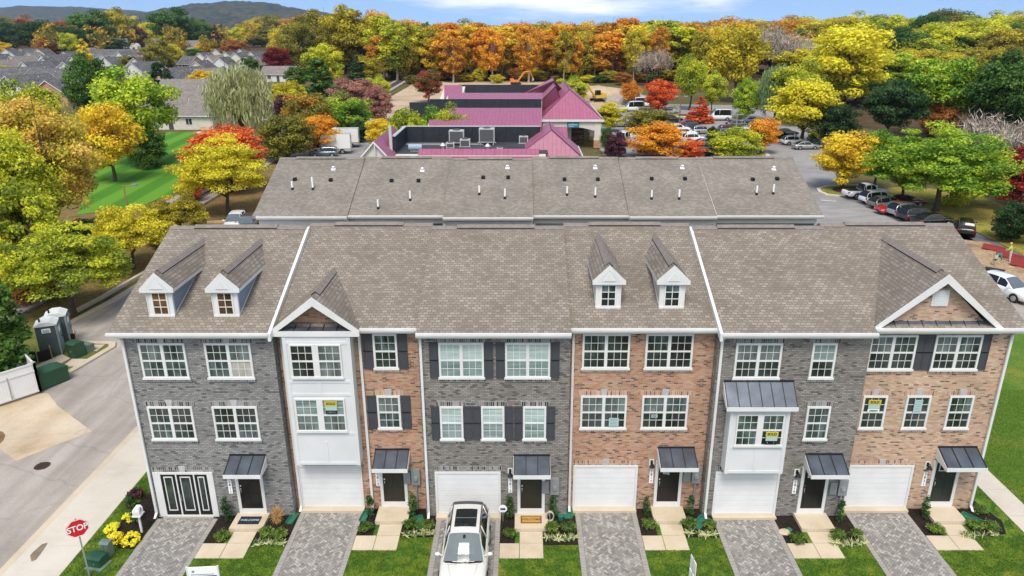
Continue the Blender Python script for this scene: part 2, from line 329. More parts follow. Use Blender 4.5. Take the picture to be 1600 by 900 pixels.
TOILET_D = mat('dark green plastic', (.06,.085,.085), .5, var=.2, scale=3)
TOILET_R = mat('white translucent roof', (.62,.64,.62), .5, var=.08)
BLACKFAB = mat('black silt fabric', (.006,.006,.006), .9, var=0)
VINYL = ribmat('white vinyl fence', (.74,.74,.74), .15, .45, .82, .03, vertical=True)
WOOD = mat('timber', (.36,.23,.11), .8, var=.25, scale=4)
BARK = mat('bark', (.075,.052,.036), .95, var=.3, scale=4, bump=.6)
BARK_P = mat('pale bark', (.42,.34,.25), .9, var=.3, scale=2)
SIGNRED = mat('sign red', (.55,.012,.016), .4, var=0)
SIGNWHITE = mat('sign white', (.82,.82,.82), .45, var=0)
SIGNYEL = mat('sign yellow', (.50,.42,.04), .5, var=0)
SIGNBLK = mat('sign black', (.012,.012,.014), .5, var=0)
SIGNBLUE = mat('sign blue', (.012,.02,.22), .45, var=0)
SIGNTEAL = mat('sign teal', (.015,.16,.25), .45, var=0)
SIGNPALE = mat('sign pale aqua', (.36,.50,.50), .45, var=0)
NAVY = mat('navy doormat', (.006,.008,.03), .9, var=.1)
COIR = mat('coir doormat', (.42,.24,.06), .95, var=.2, scale=20)
COIR_D = mat('dark coir', (.16,.075,.01), .95, var=.1)
CHROME = mat('chrome', (.75,.75,.75), .15, 1.0, var=0)
RUBBER = mat('tyre rubber', (.012,.012,.012), .85, var=0)
RIM = mat('alloy rim', (.42,.43,.44), .3, .8, var=0)
CARGLASS = mat('car glass', (.012,.015,.017), .08, 0, .4, var=0)
SCREEN = mat('windscreen glass', (.10,.125,.135), .05, 0, .9, var=.15, scale=1.5)
LAMPW = mat('headlight lens', (.6,.62,.64), .1, .2, var=0)
LAMPR = mat('tail light lens', (.32,.012,.01), .2, 0, var=0)
LAMPO = mat('amber lens', (.7,.12,.03), .2, 0, var=0)
MUMY = leafmat('yellow mum petals', (.60,.42,.02), (.74,.57,.02), (.80,.66,.06), .2)
P_DARK = panemat('dark window glass', [(.012,.016,.015),(.028,.038,.036),(.05,.065,.062)], 1.1)
P_DARK2 = panemat('green window glass', [(.012,.02,.018),(.045,.07,.066),(.11,.15,.15)], .9, stretch=(3,1,1))
WOODFLOOR = patchmat('wood floor litter', [(.03,.022,.012),(.06,.04,.018),(.09,.055,.022),(.04,.04,.014)], .2, .95, 10, .6, 3, fine=(2,.3))
P_MID = panemat('grey window glass', [(.06,.075,.075),(.12,.145,.145),(.18,.21,.205)], .8, stretch=(2.5,1,1))
P_BLIND = panemat('glass over closed blind', [(.30,.40,.385),(.38,.48,.46),(.45,.53,.515)], .8, .12, stretch=(1,1,9))
P_BLIND2 = panemat('glass over grey blind', [(.13,.19,.18),(.19,.26,.25),(.24,.31,.30)], .9, .1, stretch=(1,1,7))
P_WARM = panemat('glass over amber room', [(.035,.022,.014),(.10,.05,.022),(.17,.085,.03)], 1.3, .08)
P_WHITE = panemat('glass over pale curtain', [(.28,.27,.24),(.38,.37,.33),(.46,.45,.41)], 1.1, .12)

def text(s, size, m, parent, loc, rot, name='lettering', depth=.006, bold=.0, sx=1.0):
    c = bpy.data.curves.new(name, 'FONT'); c.body = s; c.size = size; c.extrude = depth; c.offset = bold
    c.align_x = 'CENTER'; c.align_y = 'CENTER'
    t = bpy.data.objects.new('tmp', c); COL.objects.link(t)
    bpy.context.view_layer.update()
    me = bpy.data.meshes.new_from_object(t.evaluated_get(bpy.context.evaluated_depsgraph_get()))
    bpy.data.objects.remove(t); bpy.data.curves.remove(c)
    me.materials.clear(); me.materials.append(m); me.name = name
    o = bpy.data.objects.new(name, me); COL.objects.link(o); o.parent = parent
    org = ORG.get(parent.name, (0,0,0))
    o.location = (loc[0]-org[0], loc[1]-org[1], loc[2]-org[2]); o.rotation_euler = rot; o.scale = (sx, 1, 1)
    return o
# ================================================================== SETTING
def struct(o): o['kind'] = 'structure'; return o
def slab(name, pts, zt, zb, m, px=False):
    if px: pts = [G(*p) for p in pts]
    return struct(MB().prism(pts, 'z', zb, zt).build(name, m))
def rect(x0, x1, y0, y1): return [(x0,y0),(x1,y0),(x1,y1),(x0,y1)]

gm = MB()
gx = [-9000,-3000,-1000,-400,-150,-60,0,60,150,400,1000,3000,9000]; gy = [-300,-60,0,60,150,300,450,700,1200,3000,9500]
for i in range(len(gx)-1):
    for j in range(len(gy)-1):
        gm.poly([(gx[i],gy[j],-.16),(gx[i+1],gy[j],-.16),(gx[i+1],gy[j+1],-.16),(gx[i],gy[j+1],-.16)])
struct(gm.build('ground', GROUND))

# ---- street on the left with its island, apron, kerbs and pavement
slab('street', [(-40,-14),(-19.9,-14),(-20.5,11),(-20.5,34),(-32.2,34),(-33.4,21.2),(-30.4,19.2),(-28.0,19.0),(-27.9,18.3),(-28.9,13.3),(-29.2,12),(-31,9.2),(-40,6.6)], -.115, -.15, ASPH)
slab('street_apron', [(-31.5,8.6),(-29.2,11.9),(-28.35,11.75),(-26.84,10.2),(-23.35,7.43),(-25.6,4.55),(-27.1,5.6),(-30.5,3.0),(-35,5.5)], -.107, -.113, APRON)
slab('stained_concrete', [(-28.6+.0+math.cos(t)*1.15, 5.9+math.sin(t)*1.6) for t in [i*math.pi/8 for i in range(16)]], -.103, -.106, STAIN)
slab('kerb', [(-20.75,-14),(-19.95,-14),(-19.95,34),(-20.75,34)], -.02, -.15, WALKC)
slab('gutter_pan', [(-21.15,-14),(-20.752,-14),(-20.752,34),(-21.15,34)], -.09, -.149, CONC)
wk = MB(); y = -14.0
while y < 33:
    wk.box(-19.93, -18.45, y, y+1.49, -.149, 0.0); y += 1.5
struct(wk.build('pavement', WALKC))
# island verge on the far side of the street
isl = [(-40,8.4),(-31.2,10.0),(-29.1,12.6),(-28.85,13.4),(-27.95,18.3),(-28.2,18.9),(-30.4,19.0),(-33.2,20.9),(-34.2,21.8),(-40,21.8)]
slab('verge', isl, -.012, -.15, patchmat('worn verge', [(.24,.15,.07),(.15,.14,.035),(.07,.125,.02),(.20,.17,.05)], .5, .95, 9, .6, 25, fine=(9,.3)))
kb = MB()
ke = [(-40,6.9),(-31.0,9.55),(-29.0,12.1),(-28.7,13.2),(-27.75,18.35),(-28.15,19.15),(-30.5,19.25)]
for a, b in zip(ke[:-1], ke[1:]):
    dx, dy = b[0]-a[0], b[1]-a[1]; l = math.hypot(dx, dy); nx, ny = -dy/l*.42, dx/l*.42
    kb.prism([a, b, (b[0]+nx, b[1]+ny), (a[0]+nx, a[1]+ny)], 'z', -.15, 0.012+random.uniform(0,.002))
struct(kb.build('kerb_stone', CONC))
kb2 = MB()
for a, b in (((-33.3,20.9),(-32.4,27.4)), ((-32.4,27.4),(-32.0,34))):
    kb2.prism([a, b, (b[0]-.5, b[1]), (a[0]-.5, a[1])], 'z', -.15, .016)
    kb2.prism([(a[0]-1.3,a[1]+.4),(b[0]-1.3,b[1]+.4),(b[0]-1.6,b[1]+.4),(a[0]-1.6,a[1]+.4)], 'z', -.15, .09)
struct(kb2.build('kerb_stone', CONC))
slab('litter_ground', [(-90,-10),(-40,-10),(-40,22),(-34.3,22),(-33.6,34),(-22,36),(-22,75),(-40,90),(-90,90)], -.12, -.155, LITTER)
pd = MB()
for i_, p in enumerate((rect(-30.2,-28.6,17.6,18.6), rect(-29.5,-28.5,15.2,16.3), [(-31.4,14.9),(-30.0,14.6),(-29.7,16.4),(-30.6,17.0)])): pd.prism(p, 'z', -.1, .02+.006*i_)
struct(pd.build('equipment_pad', CONC))
slab('pavement_stain', [G(47,868),G(52,862),G(66,850),G(74,848),G(68,858),G(56,874),G(49,877)], .0035, -.002, mat('damp stain',(.20,.15,.105),.9,var=.3,scale=3))
# manhole
mh = thing('manhole_cover', 'round rusty iron manhole cover set in the asphalt street', 'manhole', (-24.0,4.1,-.112), world=True)
b = MB(); b.prism([(-24+.36*math.cos(i*math.pi/10), 4.1+.36*math.sin(i*math.pi/10)) for i in range(20)], 'z', -.111, -.095); b.build('frame', mat('rusty iron', (.10,.055,.035), .8, .3, var=.4, scale=8), mh)
b = MB()
for k in range(-3, 4): b.box(-24-.27, -24+.27, 4.1+k*.085-.025, 4.1+k*.085+.025, -.094, -.085)
b.build('lid', mat('dark iron', (.04,.028,.022), .7, .4, var=.3, scale=9), mh)

# ---- front gardens
slab('front_lawn', [(-18.45,-14),(21.7,-14),(21.7,9),(20,9),(20,.6),(-16,.6),(-16,12),(-18.45,12)], -.01, -.15, LAWN)
DRV = [(-16.2,-13.5,0),(-9.95,-7.12,.5),(-3.78,-.93,0),(2.4,5.16,.5),(8.5,11.22,0),(14.55,17.36,.5)]
PAL = [(.18,.17,.16),(.23,.217,.205),(.28,.265,.25),(.335,.316,.30),(.215,.203,.193),(.385,.362,.34)]
PAV = [mat('paver tone %d' % i, c, .85, var=.12, scale=6) for i, c in enumerate(PAL)]
PAVE = mat('paver border', (.30,.28,.262), .85, var=.15, scale=5)
JOINT = mat('paver joint sand', (.12,.105,.09), .95, var=.2)
def clip(poly, x0, x1, y0, y1):
    for ax, v, s in ((0,x0,1),(0,x1,-1),(1,y0,1),(1,y1,-1)):
        out = []
        for i in range(len(poly)):
            a, b = poly[i], poly[(i+1) % len(poly)]
            ia, ib = (a[ax]-v)*s >= 0, (b[ax]-v)*s >= 0
            if ia: out.append(a)
            if ia != ib:
                t = (v-a[ax])/(b[ax]-a[ax]); out.append((a[0]+(b[0]-a[0])*t, a[1]+(b[1]-a[1])*t))
        poly = out
        if len(poly) < 3: return None
    return poly
def driveway(x0, x1, yf):
    m = MB(); y0, y1 = -13.0, yf-.02
    m.box(x0, x1, y0, y1, -.148, .004, 6)
    W, H = .2, .1; c, s = math.cos(R(45)), math.sin(R(45)); rnd = random.Random(x0)
    bx0, bx1 = x0+.24, x1-.24
    # herringbone: unit cells of two stones
    n = int(22/H)
    for i in range(-n, n):
        for j in range(-n//2, n//2):
            ox = i*H + j*2*H; oy = i*H - j*2*H
            for (dx, dy, w, h) in ((0,0,W,H),(0,H,H,W)):
                a = ox+dx; b = oy+dy
                q = [(a+.006,b+.006),(a+w-.006,b+.006),(a+w-.006,b+h-.006),(a+.006,b+h-.006)]
                q = [((u*c-v*s)+(x0+x1)/2, (u*s+v*c)-5) for u, v in q]
                if max(p[0] for p in q) < bx0 or min(p[0] for p in q) > bx1 or max(p[1] for p in q) < y0 or min(p[1] for p in q) > y1-.2: continue
                q = clip(q, bx0, bx1, y0, y1-.2)
                if q: m.poly([(u, v, .010) for u, v in q], rnd.choice([0,1,1,2,2,3,4,5]))
    y = y0
    while y < y1-.2:
        for a, b in ((x0+.01, x0+.225), (x1-.225, x1-.01)): m.poly([(a,y,.010),(b,y,.010),(b,y+.16,.010),(a,y+.16,.010)], 7)
        y += .17
    x = x0+.01
    while x < x1-.1:
        m.poly([(x,y1-.19,.010),(min(x+.16,x1-.01),y1-.19,.010),(min(x+.16,x1-.01),y1-.005,.010),(x,y1-.005,.010)], 7); x += .17
    return struct(m.build('driveway', PAV + [JOINT, PAVE]))
DOORX = [-11.95, -5.72, .42, 6.55, 12.85, 18.85]
for k, (x0, x1, yf) in enumerate(DRV): driveway(x0, x1, yf)
NEXT = [-9.95, -3.78, 2.4, 8.5, 14.55, 21.3]
for k, (x0, x1, yf) in enumerate(DRV):
    dx = DOORX[k]; s0, s1 = dx-.72, dx+.72
    # beds
    lb = MB(); rb = MB()
    lb.prism([(x1+.01,yf-1.85),(s0+.02,yf-1.85),(s0+.02,yf-.02),(x1+.01,yf-.02)], 'z', -.14, .025)
    struct(lb.build('mulch_bed', MULCH))
    xr = NEXT[k]-.01; xb = [-9.98, -4.3, 1.95, 8.1, 14.35, 20.2][k]; yb = [.48, -.02, .48, -.02, .48, .48][k]
    if k == 5: rb.prism([(s1-.02,yf-1.9),(20.9,yf-1.75),(21.25,yf-.9),(20.8,yf+.8),(20.45,yf+1.5),(20.3,yf-.02),(s1-.02,yf-.02)], 'z', -.14, .025)
    else: rb.prism([(s1-.22,yf-1.95),(xr,yf-1.95),(xr,yf-.02),(s1-.22,yf-.02)], 'z', -.14, .025)
    struct(rb.build('mulch_bed', MULCH))
    wm = MB(); wz = .018
    wm.box(s0+.22, s1-.24, yf-1.84, yf-1.12, -.14, wz); wm.box(s0+.22, s1-.24, yf-2.78, yf-1.865, -.14, wz); wm.box(x1+.012, s0+.195, yf-2.78, yf-1.87, -.14, wz)
    struct(wm.build('front_walk', CONC))
# planted corner bed beside the left house
struct(MB().prism([(-17.75,-1.6),(-16.9,-2.15),(-16.25,-2.2),(-16.25,.5),(-16.42,5.2),(-16.9,5.6),(-17.1,4.0),(-17.6,.8)], 'z', -.14, .025).build('mulch_bed', MULCH))
# right side: side lawn, pavement
slab('side_lawn', [(20.2,9),(21.7,9),(21.7,-14),(70,-14),(70,10),(31.5,22),(28,25),(20.2,25)], -.014, -.15, LAWN_R)
wk = MB(); y = -14.0
while y < 24:
    wk.box(21.75, 23.0, y, y+1.98, -.149, .006); y += 2.0
struct(wk.build('side_pavement', WALKC))
struct(MB().prism([(22,17.5),(40,17.5),(43,24),(38,34),(30,34),(22,24)], 'z', -.15, -.1).build('rear_lane', ASPH))
struct(MB().prism([(30.5,18.2),(36,18.2),(34,21.2),(30.5,21.2)], 'z', -.149, -.05).build('lane_apron', WALKC))
kb = MB()
for a, b in (((39.4,24.5),(40.3,33.5)), ((40.6,24.0),(43.5,17.0))):
    kb.prism([a, b, (b[0]+.35, b[1]), (a[0]+.35, a[1])], 'z', -.15, .02)
kb.prism([G(1552,425), G(1604,466), G(1604,459), G(1556,421)], 'z', -.15, .03)
struct(kb.build('kerb_stone', WALKC))
slab('building_site', [G(1490,372), G(1545,378), G(1640,440), G(1640,520), G(1602,468), G(1550,424), G(1500,400)], -.04, -.158, SOIL)
# car park and path
slab('car_park', [(4,38),(46.0,50.5),(47.2,55),(45.0,63),(42.6,69.5),(47,82),(56,100),(62,118),(62,150),(66,176),(24,184),(15,170),(13.6,120),(14,92),(-26,93),(-26,50)], -.10, -.155, ASPH_P)
slab('footpath', [G(1352,296), G(1372,296), G(1440,330), G(1530,364), G(1640,418), G(1640,438), G(1500,372), G(1450,352), G(1420,334), G(1385,312)], -.085, -.156, ASPH_D)
slab('dry_verge', [G(1372,294), G(1420,290), G(1520,300), G(1640,350), G(1640,418), G(1530,363), G(1440,329)], -.07, -.157, DRYGRASS)
slab('dry_verge', [G(1480,352), G(1500,372), G(1640,436), G(1640,446), G(1545,380), G(1490,374), G(1470,360)], -.072, -.1575, DRYGRASS)
slab('side_road', [G(1500,262), G(1560,285), G(1700,360), G(1700,318), G(1600,272), G(1540,250)], -.09, -.157, ASPH_P)
def island(px, mt, name='traffic_island'):
    pts = [G(*p) for p in px]; cxm = sum(p[0] for p in pts)/len(pts); cym = sum(p[1] for p in pts)/len(pts)
    o = MB().prism(pts, 'z', -.15, .02).build(name, WALKC); struct(o)
    struct(MB().prism([(cxm+(x-cxm)*.86, cym+(y-cym)*.86) for x, y in pts], 'z', -.1, .05).build(name + '_turf', DRYGRASS))
    struct(MB().prism([(cxm+(x-cxm)*.6+.6, cym+(y-cym)*.6) for x, y in pts], 'z', -.1, .075).build(name + '_mulch', mt))
island([(1276,294),(1290,290),(1340,288),(1372,290),(1368,299),(1345,305),(1310,306),(1290,304),(1278,299)], MULCH_B)
island([(985,205),(1070,205),(1075,212),(980,212)], MULCH_B)
island([(1110,240),(1200,238),(1205,246),(1110,248)], MULCH_B)
island([(1042,178),(1115,178),(1118,182),(1040,182)], MULCH_B)
island([(985,170),(1060,166),(1065,170),(985,174)], MULCH_B)
mk = MB()
for k in range(7):
    p = G(1330 + k*17, 303 + k*7.2); mk.prism([(p[0]-.05,p[1]),(p[0]+.05,p[1]),(p[0]+4.9,p[1]+.9),(p[0]+4.8,p[1]+.9)], 'z', -.1, -.094)
a = G(1290,312); mk.prism([(a[0]-.6,a[1]+.1),(a[0]+1.2,a[1]-.5),(a[0]+1.25,a[1]-.35),(a[0]-.5,a[1]+.25)], 'z', -.1, -.095)
for k in range(14):
    x = 22+k*2.7; mk.box(x, x+.1, 122, 127, -.1, -.094); mk.box(x+6, x+6.1, 150, 155, -.1, -.094)
struct(mk.build('bay_markings', SIGNWHITE))
# left: mown lawn with mowing stripes, truck yard, graded field
lawn_px = [(120,335),(150,330),(215,322),(282,298),(300,268),(332,236),(360,214),(345,200),(300,206),(262,206),(200,240),(150,262)]
slab('mown_lawn', lawn_px, -.06, -.157, LAWN_S, px=True)
slab('garden_path', [G(302,206),(G(330,214)), G(345,218), G(345,214), G(312,205)], -.04, -.15, WALKC)
slab('wood_floor', [(-330,262),(-60,262),(40,255),(60,215),(70,150),(78,105),(75,60),(400,60),(900,1500),(-900,1500),(-700,600)], -.14, -.1595, WOODFLOOR)
slab('truck_yard', [G(440,262), G(480,206), G(560,200), G(640,206), G(640,262)], -.09, -.158, ASPH_P)
slab('graded_field', [G(590,172), G(612,150), G(650,128), G(760,126), G(900,128), G(1000,152), G(940,176), G(800,190), G(620,200)], -.08, -.159, SOIL_P)

# ---- railway line beyond the street
def trk(y): return -40.5 - .026*(y-27)
bl = MB(); rl = [MB(), MB()]; sl = MB(); ys = [-20, 20, 60, 120, 200, 300, 420]
for a, b in zip(ys[:-1], ys[1:]):
    bl.prism([(trk(a)-2.6,a),(trk(a)+2.6,a),(trk(b)+2.6,b),(trk(b)-2.6,b)], 'z', -.1, .12)
    for i, s in enumerate((-.72,.72)):
        rl[i].prism([(trk(a)+s-.05,a),(trk(a)+s+.05,a),(trk(b)+s+.05,b),(trk(b)+s-.05,b)], 'z', .17, .34)
yy = -20
while yy < 300:
    sl.box(trk(yy)-1.3, trk(yy)+1.3, yy, yy+.24, .1, .18); yy += .62 if yy < 80 else 1.2
rt = thing('railway_track', 'single railway track on grey ballast running past the portable toilets to the wood', 'railway track', (-41,30,0), world=True)
bl.build('ballast', BALLAST, rt)
for r_ in rl: r_.build('rail', RAILM, rt)
sl.build('sleepers', SLEEPER, rt)

# ---- distant hills
def hill(name, prof, dist, deep, m):
    h = MB(); n = len(prof); pts = []
    rows = [(0, 0.0), (.35, .55), (.7, .9), (1.0, 1.0), (1.5, .6)]
    nn = (n-1)*10+1; rnd = random.Random(name)
    for d, k in rows:
        for i in range(nn):
            q = i/10; a = int(min(q, n-2)); f = q-a; f = f*f*(3-2*f)
            px = prof[a][0]+(prof[a+1][0]-prof[a][0])*(q-a); py = prof[a][1]+(prof[a+1][1]-prof[a][1])*f
            Y = dist + d*deep; zt = onY(px, py, dist+deep)[1]; x = onY(px, py, Y)[0]
            pts.append((x, Y, max(-1, zt*k + (rnd.uniform(-.022,.022)*zt if k > .3 else -6))))
    fs = [(r*nn+i, r*nn+i+1, (r+1)*nn+i+1, (r+1)*nn+i) for r in range(len(rows)-1) for i in range(nn-1)]
    h.faces(pts, fs); return struct(h.build(name, m, smooth=True))
HILLM = patchmat('wooded hillside', [(.016,.026,.022),(.032,.042,.03),(.06,.062,.04),(.028,.038,.03)], .016, .95, 12, 1.0, .03, fine=(.05,.55), dist=14)
hill('hills', [(-120,16),(-30,13),(40,9),(110,10),(190,15),(240,19),(300,26)], 4300, 900, HILLM)
hill('hills', [(150,34),(220,20),(262,12),(310,5),(370,1),(420,4),(455,11),(490,17),(560,30),(640,37)], 2700, 700, HILLM)
hill('hills', [(1040,37.5),(1130,34),(1190,33),(1250,33.5),(1330,33),(1450,30),(1600,30),(1750,32)], 3200, 700, HILLM)

# ================================================================== TOWNHOUSES
RISE, RUN = 2.60, 6.65       # eave to ridge
EZ = 9.05
def roofz(Y, Y0): return EZ + RISE/RUN*(Y-(Y0-.35))
def window(par, xc, z0, w, h, Y, panes, grid=(3,2), name='window', case=.085, mull=.13):
    n = len(panes); m = MB(); f = Y-.07
    z1 = z0+h; x0, x1 = xc-w/2, xc+w/2
    m.box(x0, x0+case, f, Y+.02, z0, z1); m.box(x1-case, x1, f, Y+.02, z0, z1)
    m.box(x0+case, x1-case, f, Y+.02, z1-case, z1); m.box(x0+case, x1-case, f, Y+.02, z0, z0+case)
    m.box(x0-.04, x1+.04, f-.035, f-.001, z0-.045, z0+.055)
    pw = (w-2*case-mull*(n-1))/n
    rects = []
    for i in range(n):
        a = x0+case+i*(pw+mull); b = a+pw
        if i: m.box(a-mull, a, f+.002, Y+.02, z0+case, z1-case)
        zm = (z0+z1)/2
        m.box(a, b, f+.012, Y, zm-.035, zm+.035)
        for (lo, hi) in ((z0+case, zm-.035), (zm+.035, z1-case)):
            for g in range(1, grid[0]):
                x = a+(b-a)*g/grid[0]; m.box(x-.010, x+.010, f+.025, Y-.012, lo, hi)
            for g in range(1, grid[1]):
                z = lo+(hi-lo)*g/grid[1]; m.box(a, b, f+.027, Y-.013, z-.010, z+.010)
            rects.append((i, a, b, lo, hi))
    o = m.build(name, WHITE, par)
    for i, a, b, lo, hi in rects:
        pm = panes[i]; pm = pm[0 if lo < (z0+z1)/2 - .1 else 1] if isinstance(pm, tuple) else pm
        MB().box(a-.01, b+.01, Y-.03, Y-.006, lo-.01, hi+.01).build('pane', pm, o)
    return o
def shutter(par, xc, z0, w, h, Y):
    m = MB(); m.box(xc-w/2, xc+w/2, Y-.045, Y-.003, z0, z0+h)
    for a, b in ((z0+.05, z0+h*.49), (z0+h*.53, z0+h-.05)):
        m.box(xc-w/2, xc-w/2+.05, Y-.062, Y-.045, a-.05, b+.05); m.box(xc+w/2-.05, xc+w/2, Y-.062, Y-.045, a-.05, b+.05)
        m.box(xc-w/2+.05, xc+w/2-.05, Y-.061, Y-.045, a-.05, a+.01); m.box(xc-w/2+.05, xc+w/2-.05, Y-.061, Y-.045, b-.01, b+.05)
    return m.build('shutter', SHUT, par)
def lintel(par, xc, z, w, Y, m, key=True, h=.24):
    MB().box(xc-w/2-.12, xc+w/2+.12, Y-.012, Y+.01, z+.004, z+h).build('lintel', m, par)
    if key: MB().prism([(xc-.1,z+.004),(xc+.1,z+.004),(xc+.15,z+h+.06),(xc-.15,z+h+.06)], 'y', Y-.03, Y+.01).build('keystone', KEY, par)
def sill(par, xc, z, w, Y, m):
    MB().box(xc-w/2-.05, xc+w/2+.05, Y-.05, Y+.01, z-.16, z-.048).build('sill', m, par)
def canopy(par, xc, w, d, zf, zb, Y, nrib=3, over=.0, name='door_canopy'):
    m = MB(); x0, x1 = xc-w/2, xc+w/2
    m.prism([(Y-d,zf),(Y,zb),(Y,zb-.04),(Y-d,zf-.04)], 'x', x0, x1)
    for i in range(nrib+1):
        x = x0+.015+(w-.03)*i/nrib
        m.prism([(Y-d-.005,zf),(Y-.002,zb),(Y-.002,zb+.04),(Y-d-.005,zf+.04)], 'x', x-.014, x+.014, 1)
    m.box(x0-.01, x1+.01, Y-.06, Y-.001, zb+.0, zb+.05, 1)
    o = m.build(name, [METAL, METAL_R], par)
    t = MB(); t.box(x0-.02, x1+.02, Y-d-.03, Y-d+.02, zf-.19, zf-.012)
    for x in (x0-.018, x1-.032): t.prism([(Y-d+.021,zf-.05),(Y-.001,zb-.05),(Y-.001,zb-.55),(Y-d+.021,zf-.19)], 'x', x, x+.05)
    t.build('fascia', WHITE, o); return o
def front_door(par, xc, Y, m=BLACK, knob=-1, z0=.42):
    w, h = .95, 2.06; t = MB()
    t.box(xc-w/2-.13, xc-w/2, Y-.06, Y+.02, z0-.26, z0+h+.1); t.box(xc+w/2, xc+w/2+.13, Y-.06, Y+.02, z0-.26, z0+h+.1)
    t.box(xc-w/2, xc+w/2, Y-.06, Y+.02, z0+h, z0+h+.1); t.box(xc-w/2, xc+w/2, Y-.055, Y+.02, z0-.26, z0)
    fr = t.build('door_frame', WHITE, par)
    d = MB(); d.box(xc-w/2+.004, xc+w/2-.004, Y-.03, Y-.002, z0+.004, z0+h-.004)
    for a in (-.36, .04):
        d.box(xc+a, xc+a+.32, Y-.042, Y-.03, z0+.14, z0+.75); d.box(xc+a, xc+a+.32, Y-.042, Y-.03, z0+.86, z0+1.45)
    do = d.build('front_door', m, par)
    l = MB(); z = z0+h-.42
    for i in range(4): l.box(xc-.33+i*.215, xc-.33+i*.215+.03, Y-.05, Y-.031, z, z+.32)
    l.box(xc-.33, xc+.345, Y-.049, Y-.031, z-.03, z); l.box(xc-.33, xc+.345, Y-.049, Y-.031, z+.32, z+.35)
    l.build('fanlight_grille', WHITE, do)
    MB().box(xc-.3, xc+.315, Y-.04, Y-.0315, z, z+.32).build('fanlight', P_DARK, do)
    hd = MB(); x = xc+knob*.40
    hd.tube((x,Y-.03,z0+1.2),(x,Y-.06,z0+1.2),.035); hd.box(x-.018,x+.018,Y-.075,Y-.03,z0+.88,z0+1.08); hd.tube((x,Y-.09,z0+.9),(x,Y-.09,z0+1.05),.014)
    hd.build('handle', CHROME, do)
    return do
def garage(par, x0, x1, Y, h=2.22):
    t = MB(); t.box(x0-.1, x0, Y-.05, Y+.02, .1, h+.1); t.box(x1, x1+.1, Y-.05, Y+.02, .1, h+.1); t.box(x0, x1, Y-.05, Y+.02, h, h+.1)
    t.build('garage_frame', WHITE, par)
    d = MB(); n = 8; z = .12
    for i in range(n):
        zz = .12+(h-.12)*i/n; d.box(x0+.003, x1-.003, Y-.022, Y-.002, zz+.006, zz+(h-.12)/n-.006)
    d.box(x0+.003, x1-.003, Y-.012, Y-.001, .12, h)
    d.build('garage_door', GARAGE, par)
    MB().box(x0-.1, x1+.1, Y-.3, Y+.02, -.1, .11).build('garage_sill', CONC, par)
def downspout(par, x, Y, zt=8.86, zb=.25, foot=True):
    m = MB(); m.box(x-.05, x+.05, Y-.12, Y-.03, zb, zt-.25)
    m.prism([(Y-.12,zt-.25),(Y-.03,zt-.25),(Y-.36,zt+.02),(Y-.45,zt+.02)], 'x', x-.05, x+.05)
    if foot: m.prism([(Y-.12,zb),(Y-.03,zb),(Y-.25,.08),(Y-.34,.1)], 'x', x-.05, x+.05)
    return m.build('downspout', WHITE, par)
def lantern(par, x, z, Y):
    m = MB(); m.box(x-.11, x+.11, Y-.02, Y-.002, z-.16, z+.2, 1)
    m.box(x-.05, x+.05, Y-.05, Y-.02, z-.02, z+.16); m.tube((x,Y-.05,z+.12),(x,Y-.2,z+.16),.02); m.tube((x,Y-.2,z+.16),(x,Y-.2,z+.06),.02)
    m.tube((x,Y-.2,z+.08),(x,Y-.2,z-.06),.05,.13,10)
    m.build('wall_lantern', [BLACK, WHITE], par)
def numplate(par, x, z, Y, s):
    o = MB().box(x-.085, x+.085, Y-.025, Y-.003, z-.36, z+.36).build('number_plate', SIGNWHITE, par)
    for i, ch in enumerate(s): text(ch, .17, SIGNBLK, o, (x, Y-.028, z+.26-.175*i), (R(90),0,0), 'digit')
def meters(par, x, z, Y):
    m = MB(); m.box(x-.4, x-.1, Y-.12, Y-.003, z-.34, z+.26); m.build('junction_box', METERG, par)
    m = MB(); m.box(x-.04, x+.34, Y-.16, Y-.003, z-.38, z+.42); o = m.build('electric_meter', METERG, par)
    MB().tube((x+.15,Y-.16,z-.02),(x+.15,Y-.24,z-.02),.1,.09,14).build('meter_dial', GALV, o)
    MB().tube((x+.15,Y-.08,z-.38),(x+.15,Y-.08,.05),.045).build('conduit', METERG, par)
def stoop(par, xc, Y, mat_=None):
    m = MB(); m.box(xc-.72, xc+.72, Y-1.1, Y-.005, -.12, .17); m.build('doorstep', CONC, par)
def roof(par, a, b, Y0, ridgevent=True, m=SHINGLE, ez=EZ):
    r = MB(); yr, yb = Y0-.35+RUN, Y0-.35+2*RUN; zr = ez+RISE
    r.prism([(Y0-.36,ez),(yr,zr),(yb,ez),(yb,ez-.15),(yr,zr-.15),(Y0-.36,ez-.15)], 'x', a, b)
    o = r.build('roof', m, par)
    c = MB(); sl = RISE/RUN
    c.prism([(yr-.24,zr-.24*sl+.004),(yr,zr+.004),(yr+.24,zr-.24*sl+.004),(yr+.24,zr-.24*sl+.05),(yr,zr+.06),(yr-.24,zr-.24*sl+.05)], 'x', a+.01, b-.01)
    c.build('ridge_cap', RIDGE if m is SHINGLE else m, o)
    if ridgevent:
        v = MB(); v.prism([(yr-.22,zr-.22*sl+.05),(yr,zr+.06),(yr+.22,zr-.22*sl+.05),(yr+.22,zr-.22*sl+.1),(yr,zr+.12),(yr-.22,zr-.22*sl+.1)], 'x', a+1.2, b-1.4, 0)
        v.prism([(yr-.232,zr-.23*sl+.047),(yr-.222,zr-.22*sl+.05),(yr-.222,zr-.22*sl+.1),(yr-.232,zr-.23*sl+.1)], 'x', a+1.2, b-1.4, 1)
        v.build('ridge_vent', [RIDGE if m is SHINGLE else m, DARKGAP], o)
    return o
